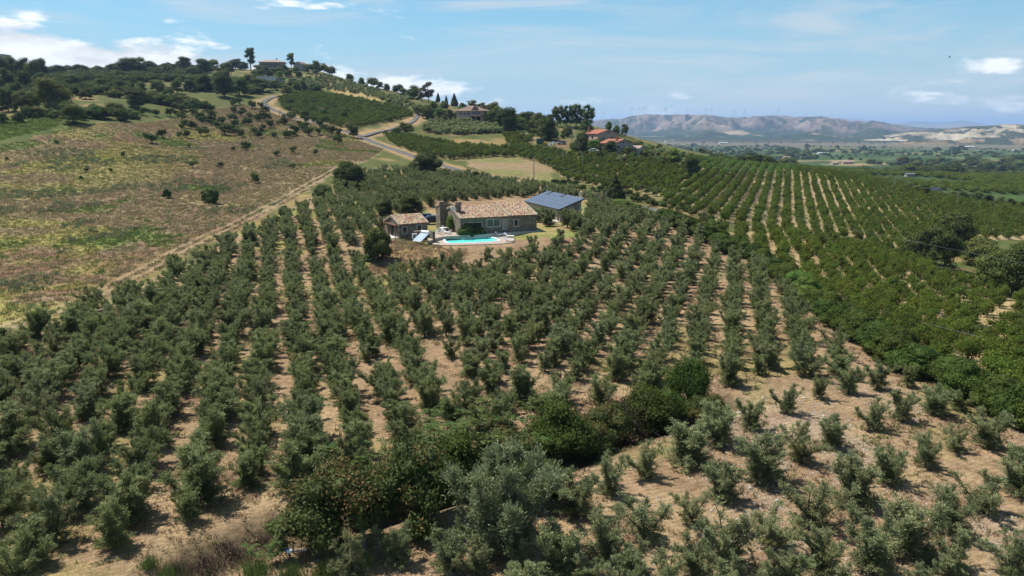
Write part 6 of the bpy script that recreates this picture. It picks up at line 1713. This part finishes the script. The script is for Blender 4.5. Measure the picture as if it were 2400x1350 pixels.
# stones on the bare soil
def grow_stone(seed):
    g = np.random.default_rng(seed); iv, it = ico(); v = iv * [1, .8, .55] * (1 + .22 * g.normal(0, 1, (len(iv), 1)))
    tv, tf = tubes([((0, 0, -.2), (0, 0, -.1), .1, .1)], 3)
    return Plant('stone', tv, tf, v, it, g.random(len(it)), 'stone_soil', 'stone_soil', 1.0)
plain('stone_soil', (0.42, 0.37, 0.31), 0.95, 0.1, var=0.25, scale=3)
KINDS['stone'] = [grow_stone(540 + i) for i in range(3)]
x, y = scatter_in(plan([(900,1349),(1300,1150),(1700,960),(2100,900),(2399,1000),(2399,1349)]), 5200, 801); k = (vnoise(x, y, 4.5, 63, 3) > .40); x, y = x[k], y[k]
s = RNG.uniform(.02, .075, len(x)) * (1 + (RNG.random(len(x)) > .97) * 1.2)
massed('stones', 'pale loose stones strewn over the bare soil of the plot', 'stone', np.c_[x, y, ground_z(x, y) + .005], RNG.uniform(0, 6.28, len(x)), s)
# valley floor trees
g = np.random.default_rng(77)
th = g.uniform(R(-2), R(38), 5200); rr = np.exp(g.uniform(math.log(430), math.log(3300), 5200)); x = np.sin(th) * rr; y = np.cos(th) * rr
k = (height_rel(x, y) < -36) & (vnoise(x, y, 110, 66, 3) > .50); x, y = x[k], y[k]
s = g.uniform(.8, 2.0, len(x)) * (1 + (g.random(len(x)) > .9) * .9)
massed('valley_trees', 'scattered trees and hedges across the wide valley floor', ['far_bush'], np.c_[x, y, ground_z(x, y) - .2], g.uniform(0, 6.28, len(x)), np.c_[s * 1.4, s * 1.4, s])
X, Y, rw_ = lattice(24, 7.0, 4.5, (60, 640, 380, 1100), jit=.5); k = (height_rel(X, Y) < -28) & (np.hypot(X, Y) > 330) & (vnoise(X, Y, 120, 67, 2) > .36) & ~in_poly(X, Y, SPUR); X, Y = X[k], Y[k]
s = g.uniform(.9, 1.2, len(X)); massed('valley_orchards', 'orchard rows on the near valley floor', 'peach_far', np.c_[X, Y, ground_z(X, Y) - .1], g.uniform(0, 6.28, len(X)), np.c_[s * 1.9, s * 1.9, s])
# ------------------------------------------------------------------ other houses
def house(name, label, loc, deg, L, W, Hh, rise, wall, roof, wins=(), hip=False, oh=.4, cat='house'):
    """gabled (ridge along x) or hipped house; wins = (side, x0, x1, z0, z1) with side f|l|r"""
    e = empty(name, loc, R(deg))
    w = MB(); w.box(-L / 2, L / 2, -W / 2, W / 2, -1.5, Hh)
    if not hip and rise > 0:
        for x in (-L / 2, L / 2 - .2): w.extrude([(x, -W / 2, Hh), (x, W / 2, Hh), (x, 0, Hh + rise)], (.2, 0, 0))
    w.build('wall', MATS[wall], e)
    r = MB(); t = .18
    if rise <= 0:
        r.box(-L / 2 - .1, L / 2 + .1, -W / 2 - .1, W / 2 + .1, Hh + .003, Hh + .25)
    elif hip:
        a, b = L / 2 + oh, W / 2 + oh; rl = max(.3, a - b)
        r.add([(-a, -b, Hh - .1), (a, -b, Hh - .1), (a, b, Hh - .1), (-a, b, Hh - .1), (-rl, 0, Hh + rise), (rl, 0, Hh + rise)], [(0, 1, 5, 4), (1, 2, 5), (2, 3, 4, 5), (3, 0, 4), (3, 2, 1, 0)])
    else:
        s = rise / (W / 2)
        for sg in (-1, 1):
            r.extrude([(-L / 2 - oh, sg * (W / 2 + oh), Hh - oh * s + .02), (L / 2 + oh, sg * (W / 2 + oh), Hh - oh * s + .02), (L / 2 + oh, 0, Hh + rise + .02), (-L / 2 - oh, 0, Hh + rise + .02)], (0, 0, t + .002 * sg))
    r.build('roof', MATS[roof], e)
    for side, x0, x1, z0, z1 in wins:
        if side == 'f': M = Matrix.Translation((0, -W / 2, 0))
        elif side == 'l': M = Matrix.Translation((-L / 2, 0, 0)) @ Matrix.Rotation(R(-90), 4, 'Z')
        else: M = Matrix.Translation((L / 2, 0, 0)) @ Matrix.Rotation(R(90), 4, 'Z')
        f = MB(); f.box(x0, x1, -.05, .02, z0, z1, M); q = f.build('door' if z0 < .2 else 'window', MATS['surround'], e)
        p = MB(); p.box(x0 + .12, x1 - .12, -.06, .01, z0 + .1, z1 - .1, M); p.build('pane', MATS['pane'], q)
    return tag(e, label, cat)

def at(px, py, up=0.0):
    v = G(px, py); v.z += up; return v
# pink villa
v = house('villa', 'pink two-storey villa with hipped brown roof on the hill', at(1108, 285), -12, 15, 11, 5.6, 2.7, 'render_pink', 'tile_brown', [('f', -1.6, .2, 3.3, 4.9), ('f', 1.0, 5.8, 3.0, 4.9), ('f', -5.8, -4.4, 3.4, 4.8), ('f', -3.6, -2.4, 3.4, 4.8), ('r', -2, 0, 3.3, 4.8), ('f', -1.2, .6, .0, 2.1)], hip=True, oh=1.1)
dm = MB(); dm.extrude([(1.0, -5.4, 5.7), (4.8, -5.4, 5.7), (2.9, -5.4, 8.0)], (0, 4.0, 0)); d = dm.build('dormer', MATS['render_pink'], v)
MB().box(2.3, 3.5, -5.46, -5.41, 6.0, 7.1).build('window', MATS['pane'], d)
dr = MB(); dr.extrude([(.6, -5.9, 5.5), (2.9, -5.9, 8.15), (2.9, -5.9, 8.3), (.4, -5.9, 5.5)], (0, 4.4, 0)); dr.extrude([(5.2, -5.9, 5.5), (5.4, -5.9, 5.5), (2.9, -5.9, 8.3), (2.9, -5.9, 8.15)], (0, 4.4, 0)); dr.build('dormer_roof', MATS['tile_brown'], d)
bl = MB(); bl.box(.6, 6.4, -6.6, -5.52, 2.7, 2.95); bl.box(.6, 6.4, -6.6, -6.5, 2.953, 3.7); bl.build('balcony', MATS['render_pink'], v)
ar = MB(); [ar.box(x, x + .35, -6.55, -6.2, -.5, 2.698) for x in (.6, 3.2, 6.05)]; ar.build('arcade_pillars', MATS['render_pink'], v)
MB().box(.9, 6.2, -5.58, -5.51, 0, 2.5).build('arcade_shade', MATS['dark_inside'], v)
for x in (-4.4, -2.0): MB().box(x, x + 1.1, -3.2, -2.2, 6.95, 7.35).build('skylight', MATS['white_paint'], v)
MB().box(4.3, 5.0, 0, .7, 6.2, 8.6).build('chimney', MATS['render_pink'], v)
# red-roofed farm
r1 = house('red_roofed_house', 'upper of two red-roofed farm houses beside the pines', at(1410, 335), -62, 10, 11.5, 4.2, 1.8, 'render_pink', 'tile_red', [('r', -.8, .6, 4.3, 5.2), ('r', -3.0, -1.8, 1.6, 2.9), ('r', 1.4, 2.6, 1.6, 2.9), ('f', -3.6, -2.2, 2.0, 3.3), ('f', 0, 1.5, 2.0, 3.3)])
MB().box(-4.6, -3.9, -4.6, -3.9, 4.6, 7.4).build('chimney', MATS['tile_red'], r1)
r2 = house('red_roofed_house', 'lower wider red-roofed farm house in front of the other', at(1444, 353), -62, 11, 10, 3.2, 1.6, 'render_grey', 'tile_red', [('r', -1.0, .2, 3.3, 4.1), ('r', -3.4, -2.2, .9, 2.2), ('f', -3, -1.4, 1.2, 2.5)])
MB().box(3.0, 3.7, -2.5, -1.8, 4.2, 6.0).build('chimney', MATS['tile_red'], r2)
house('lean_to', 'pale open lean-to shed below the lower red roof', at(1488, 360), -40, 7, 5, 2.4, .9, 'render_cream', 'tile_pink', [('f', -2.6, 2.4, .1, 2.0)], cat='shed')
# houses on the hilltop
h1 = house('hilltop_house', 'long house with pale pink roof on the hilltop', at(640, 160), 6, 19, 11, 4.6, 2.3, 'render_grey', 'tile_pink', [('f', -7, -4, .3, 2.6), ('f', -2.5, 2.0, .3, 2.6), ('f', 4, 7, .3, 2.6)], hip=True, oh=1.6)
MB().box(3, 3.8, -1, -.2, 5.4, 7.9).build('chimney', MATS['render_grey'], h1)
pg = MB(); [pg.box(x, x + .35, -8.6, -8.3, -1, 3.0) for x in (-9, -4, 1, 6)]; pg.box(-9.2, 6.6, -8.8, -5.6, 3.0, 3.2); pg.build('porch', MATS['render_grey'], h1)
house('grey_barn', 'grey gabled barn on the hilltop beside the small eucalyptus', at(706, 164), 70, 9, 8, 4.2, 2.0, 'render_grey', 'tile_brown', [('l', .4, 1.8, .1, 2.6), ('r', -1, .6, .1, 2.8)], cat='barn')
wb = house('white_building', 'flat-roofed whitish building among trees below the hilltop', at(620, 198), 5, 15, 8, 5.0, 0, 'render_white', 'render_white', [('f', -5.4, -4.2, 1.6, 3.4), ('f', 2.4, 3.3, .4, 2.8), ('f', 3.8, 4.7, .4, 2.8)], cat='building')
MB().box(1.0, 1.5, 0, .5, 5.253, 6.4).build('chimney', MATS['render_white'], wb)
house('garden_store', 'small grey store right of the flat-roofed building', at(653, 198), 5, 6, 5, 3.2, 0, 'render_grey', 'render_grey', [('f', .2, 1.4, .1, 2.4)], cat='shed')
house('tower_block', 'grey flat-topped building rising over the left skyline trees', sight(0, 152, 640) - np.array([0, 0, 0]), 0, 14, 10, 8, 0, 'render_grey', 'render_grey', [('f', 2, 4, 3, 5.2), ('f', -3, -1, 3, 5.2)], cat='building')
# buildings down in the valley and on the spur
VAL = [(1845,366,'low cream house with tan roof at the far end of the bare spur field',12,8,3.2,1.5,'render_cream','tile_pink',10),
 (1812,376,'long blue-grey shed behind the spur tree belt',20,9,3.6,.9,'render_grey','dark_metal',0),(1842,374,'pink house behind the tall pole on the spur',13,9,4.4,1.6,'render_pink','tile_pink',15),
 (1986,384,'pink-roofed house by the grove in the near valley',16,9,3.6,1.6,'render_pink','tile_pink',-8),(1955,386,'small pink-roofed cottage left of the valley grove',12,8,3.4,1.5,'render_cream','tile_pink',20),
 (2184,458,'small white hut with grey roof among the shelter belt',6,5,2.6,1.0,'render_white','dark_metal',25),(2131,414,'grey flat shed at the edge of the light green field',5.5,4,1.9,.4,'render_grey','grey_metal',0),
 (1928,361,'long white greenhouse in the middle valley',26,10,3.2,.8,'render_white','white_paint',2),(2262,346,'row of white polytunnels far across the valley',60,16,4,1.4,'render_white','white_paint',0),(2380,354,'single white barn at the right far valley',16,9,4,1.4,'render_white','white_paint',0),(2107,379,'white hut in the dark valley field',8,6,3,1.1,'render_white','white_paint',5),
 (1695,337,'white warehouse near the foot of the hills',40,18,5,1.2,'render_white','white_paint',0),(1790,348,'cluster house with grey roof on the valley rise',16,10,5,1.8,'render_grey','tile_brown',10),(1560,334,'white house on the ridge right of the farm',12,9,5,1.6,'render_white','render_white',0),(1588,338,'cream house beside the white house on the ridge',12,9,4.4,1.5,'render_cream','tile_pink',20),(1535,331,'pink-roofed house on the ridge nearest the farm',14,9,4,1.5,'render_cream','tile_pink',-10)]
for a, b, lb, L, W, Hh, rs, wl, rf, dg in VAL:
    house('valley_building', lb, at(a, b), dg, L, W, Hh, rs, wl, rf, [('f', -L * .3, -L * .15, .9, Hh * .7), ('f', L * .1, L * .25, .9, Hh * .7)], cat='building')
# viaduct across the river plain
vd = empty('viaduct', (sight(1900, 331, 3550)[0], 3550, sight(1900, 331, 3550)[2] - 9), R(-4))
MB().box(-520, 900, -6, 6, 8, 10).build('deck', MATS['concrete'], vd)
for i in range(24): MB().box(-500 + i * 60, -496 + i * 60, -3, 3, -6, 7.998).build('pier', MATS['concrete'], vd)
tag(vd, 'long pale road viaduct at the foot of the far hills', 'viaduct')

# ------------------------------------------------------------------ poles and wires
def pole(px, base, top, label, arms=True, px2=None):
    v = G(px, base); d = depth_of(v.x, v.y, v.z); h = max(5.0, (base - top) * d / FPX)
    e = empty('utility_pole', v, R(random.uniform(-20, 20)))
    MB().tube((0, 0, -.5), (0, 0, h), .17, .11, 8).build('shaft', MATS['wood_pole'], e)
    if arms:
        MB().box(-.9, .9, -.06, .06, h - .55, h - .42).build('crossarm', MATS['wood_pole'], e)
        for x in (-.8, 0, .8): MB().tube((x, 0, h - .418), (x, 0, h - .2), .05, .03, 6).build('insulator', MATS['dark_metal'], e)
    tag(e, label, 'utility pole'); return v + Vector((0, 0, h))
P1 = pole(1251, 431, 378, 'tall pole beside the road behind the upper grove', False)
P2 = pole(1366, 397, 367, 'pole standing in the sloping orchard below the farm')
P3 = pole(1319, 388, 360, 'pole at the upper corner of the dry field', False)
P4 = pole(1341, 328, 296, 'pole in front of the hilltop pines')
P5 = pole(1382, 314, 290, 'pole rising behind the upper red roof', False)
pole(1481, 328, 305, 'pole just right of the red-roofed farm', False)
P6 = pole(1646, 366, 332, 'pole on the spur above the light green orchard'); pole(1613, 363, 344, 'short pole left of the spur pole', False)
P7 = pole(1850, 402, 364, 'tallest pole on the spur crest'); pole(1764, 383, 365, 'pole before the dark belt on the spur', False)
P8 = pole(2095, 448, 415, 'pole on the light green terrace in the valley'); P9 = pole(2242, 487, 465, 'pole in front of the shelter belt at right')
pole(407, 183, 166, 'pole on the scarp of the left hill', False); P10 = pole(745, 186, 156, 'pole among hill olives right of the hilltop house'); pole(634, 163, 145, 'pole before the hilltop house', False)
P11 = pole(1008, 242, 215, 'pole beside the rusty poplars'); pole(860, 233, 214, 'pole over the yellow strip on the hill', False)
def wire(a, b, label, sag=.8, r=.022):
    m = MB(); n = 16; pts = [a.lerp(b, i / n) - Vector((0, 0, sag * 4 * (i / n) * (1 - i / n))) for i in range(n + 1)]
    o0 = pts[0].copy()
    for p, q in zip(pts[:-1], pts[1:]): m.tube(p - o0, q - o0, r, r, 4, caps=False)
    o = m.build('power_line', MATS['grey_metal']); o.location = o0; tag(o, label, 'cable')
wire(P1, Vector(sight(2520, 640, 92)), 'pale cable crossing in front of the spur orchard', .6, .016)
wire(P3, P1, 'cable from the dry field pole to the road pole', .7); wire(P4, P2, 'cable dropping from the pine pole to the orchard pole', 1.5, .03)
wire(P2, P3, 'cable between orchard pole and dry field pole', .8); wire(P6, P7, 'cable along the spur crest', 1.5); wire(P8, P9, 'cable down the light green terrace', 1.2)
wire(Vector(sight(1960, 690, 88)), Vector(sight(2300, 790, 70)), 'thin cable sagging behind the long hedge', .3, .02)

# ------------------------------------------------------------------ machines on the yard, things by the ditch
tr = empty('tractor', G(1233, 341), R(25))
MB().box(-.5, .5, -1.9, .2, .7, 1.35).build('bonnet', MATS['tractor_green'], tr)
cb = MB(); cb.box(-.75, .75, .2, 1.6, .7, 1.5); cb.build('body', MATS['tractor_green'], tr)
k = MB(); [k.box(x, x + .08, y, y + .08, 1.503, 2.4) for x in (-.72, .64) for y in (.25, 1.45)]; k.build('cab_post', MATS['dark_metal'], tr); MB().box(-.85, .85, .1, 1.7, 2.403, 2.52).build('cab_roof', MATS['tractor_green'], tr)
for x, y, rad in ((-.85, 1.1, .8), (.85, 1.1, .8), (-.7, -1.4, .45), (.7, -1.4, .45)):
    wv = MB().tube((x - .18, y, rad), (x + .18, y, rad), rad, n=16).build('wheel', MATS['rubber'], tr); MB().tube((x - .19, y, rad), (x + .19, y, rad), rad * .5, n=12).build('rim', MATS['yellow_paint'], wv)
tag(tr, 'dark green tractor parked at the edge of the hillside orchard', 'tractor')
ym = empty('yellow_sprayer', G(1277, 341), R(70))
MB().tube((-1.1, 0, 1.0), (1.1, 0, 1.0), .62, .55, 14).build('tank', MATS['yellow_paint'], ym); MB().box(-1.5, 1.5, -.6, .6, .35, .5).build('chassis', MATS['dark_metal'], ym)
for y in (-.7, .7): MB().tube((0, y - .1, .4), (0, y + .1, .4), .4, n=14).build('wheel', MATS['rubber'], ym)
tag(ym, 'yellow spraying tank on wheels in the farm yard', 'sprayer')
yt = empty('green_container', G(1266, 337), R(10)); MB().box(-1.6, 1.6, -1.1, 1.1, 0, 2.3).build('body', MATS['tractor_green'], yt, bevel=.04); [MB().box(x, x + .06, -1.14, -1.101, .1, 2.2).build('rib', MATS['dark_metal'], yt) for x in (-1.2, -.4, .4, 1.14)]
tag(yt, 'dark green container left of the yellow tank', 'container')
for i, (a, b) in enumerate(((1290, 341), (1297, 339))):
    cr = empty('white_tank', G(a, b), 0); MB().tube((0, 0, 0), (0, 0, 1.3), .6, .55, 12).build('drum', MATS['white_paint'], cr); MB().tube((0, 0, 1.302), (0, 0, 1.42), .25, .2, 10).build('lid', MATS['dark_metal'], cr)
    tag(cr, ['white plastic tank beside the yellow sprayer', 'white plastic tank further right in the farm yard'][i], 'tank')
car('parked_car', G(1316, 338), 20, 'silver car under the shelter beside the farm yard', 'grey_metal'); car('parked_car', G(1392, 357), 160, 'pale car parked in the shade before the red-roofed farm', 'white_paint')
# camera post: solar lamp head on an arm
cp = empty('camera_post', G(716, 1322), R(8), 0.85)
MB().tube((0, 0, -.2), (0, 0, .85), .045, n=8).build('post', MATS['wood_brown'], cp)
MB().box(-.78, .1, -.03, .03, .85, .93).build('arm', MATS['grey_metal'], cp)
hd = MB().box(-.98, -.70, -.13, .13, .86, 1.02).build('head', MATS['white_paint'], cp); MB().box(-.97, -.74, -.12, .12, 1.023, 1.12, Matrix.Rotation(R(-6), 4, 'Y')).build('panel', MATS['blue_plastic'], hd)
MB().tube((-.84, 0, .5), (-.84, 0, .858), .05, n=8).build('bracket', MATS['dark_metal'], cp)
tag(cp, 'metal arm on a short post with white head and blue panel', 'post lamp')
wr = empty('well_ring', G(846, 1290), 0)
m = MB(); n = 20
for a, b, z0, z1 in ((.27, .225, 0, .55),):
    V = []
    for rad, z in ((a, 0), (a, z1), (b, z1), (b, -.2)): V += [(math.cos(2 * math.pi * i / n) * rad, math.sin(2 * math.pi * i / n) * rad, z) for i in range(n)]
    m.add(V, [(k_ * n + i, k_ * n + (i + 1) % n, (k_ + 1) * n + (i + 1) % n, (k_ + 1) * n + i) for k_ in range(3) for i in range(n)])
m.build('ring', MATS['concrete'], wr); MB().tube((0, 0, -.1), (0, 0, .05), .225, n=20).build('bottom', MATS['dark_inside'], wr)
tag(wr, 'round concrete well ring in the shade of the bramble bush', 'well')

# a bird high over the valley
bd = MB(); bd.tube((0, -.16, 0), (0, .02, .01), .012, .04, 8); bd.tube((0, .02, .01), (0, .18, 0), .04, .012, 8)
for sg in (-1, 1): bd.extrude([(sg * .02, .06, .02), (sg * .18, .10, .07), (sg * .38, -.02, .05), (sg * .17, -.01, .065), (sg * .02, -.04, .015)], (0, 0, .012))
bd = bd.build('bird', MATS['dark_metal']); bd.location = sight(2226, 134, 95); bd.rotation_euler = (0, R(12), R(70)); tag(bd, 'small dark bird flying in the upper right sky', 'bird')

# ------------------------------------------------------------------ the air
m, nt, out = new_mat('haze_air')
pv = N(nt, 'ShaderNodeVolumePrincipled'); pv.inputs['Color'].default_value = (0.48, 0.68, 1.0, 1); pv.inputs['Density'].default_value = 7.2e-5; pv.inputs['Anisotropy'].default_value = 0.2
nt.links.new(pv.outputs[0], out.inputs['Volume'])
hz_ = MB(); hz_.box(-46000, 46000, -46000, 46000, float(GZ_MESH.min()) - 12, CAM_Z + 270); hz_ = hz_.build('haze', m); tag(hz_, kind='stuff')
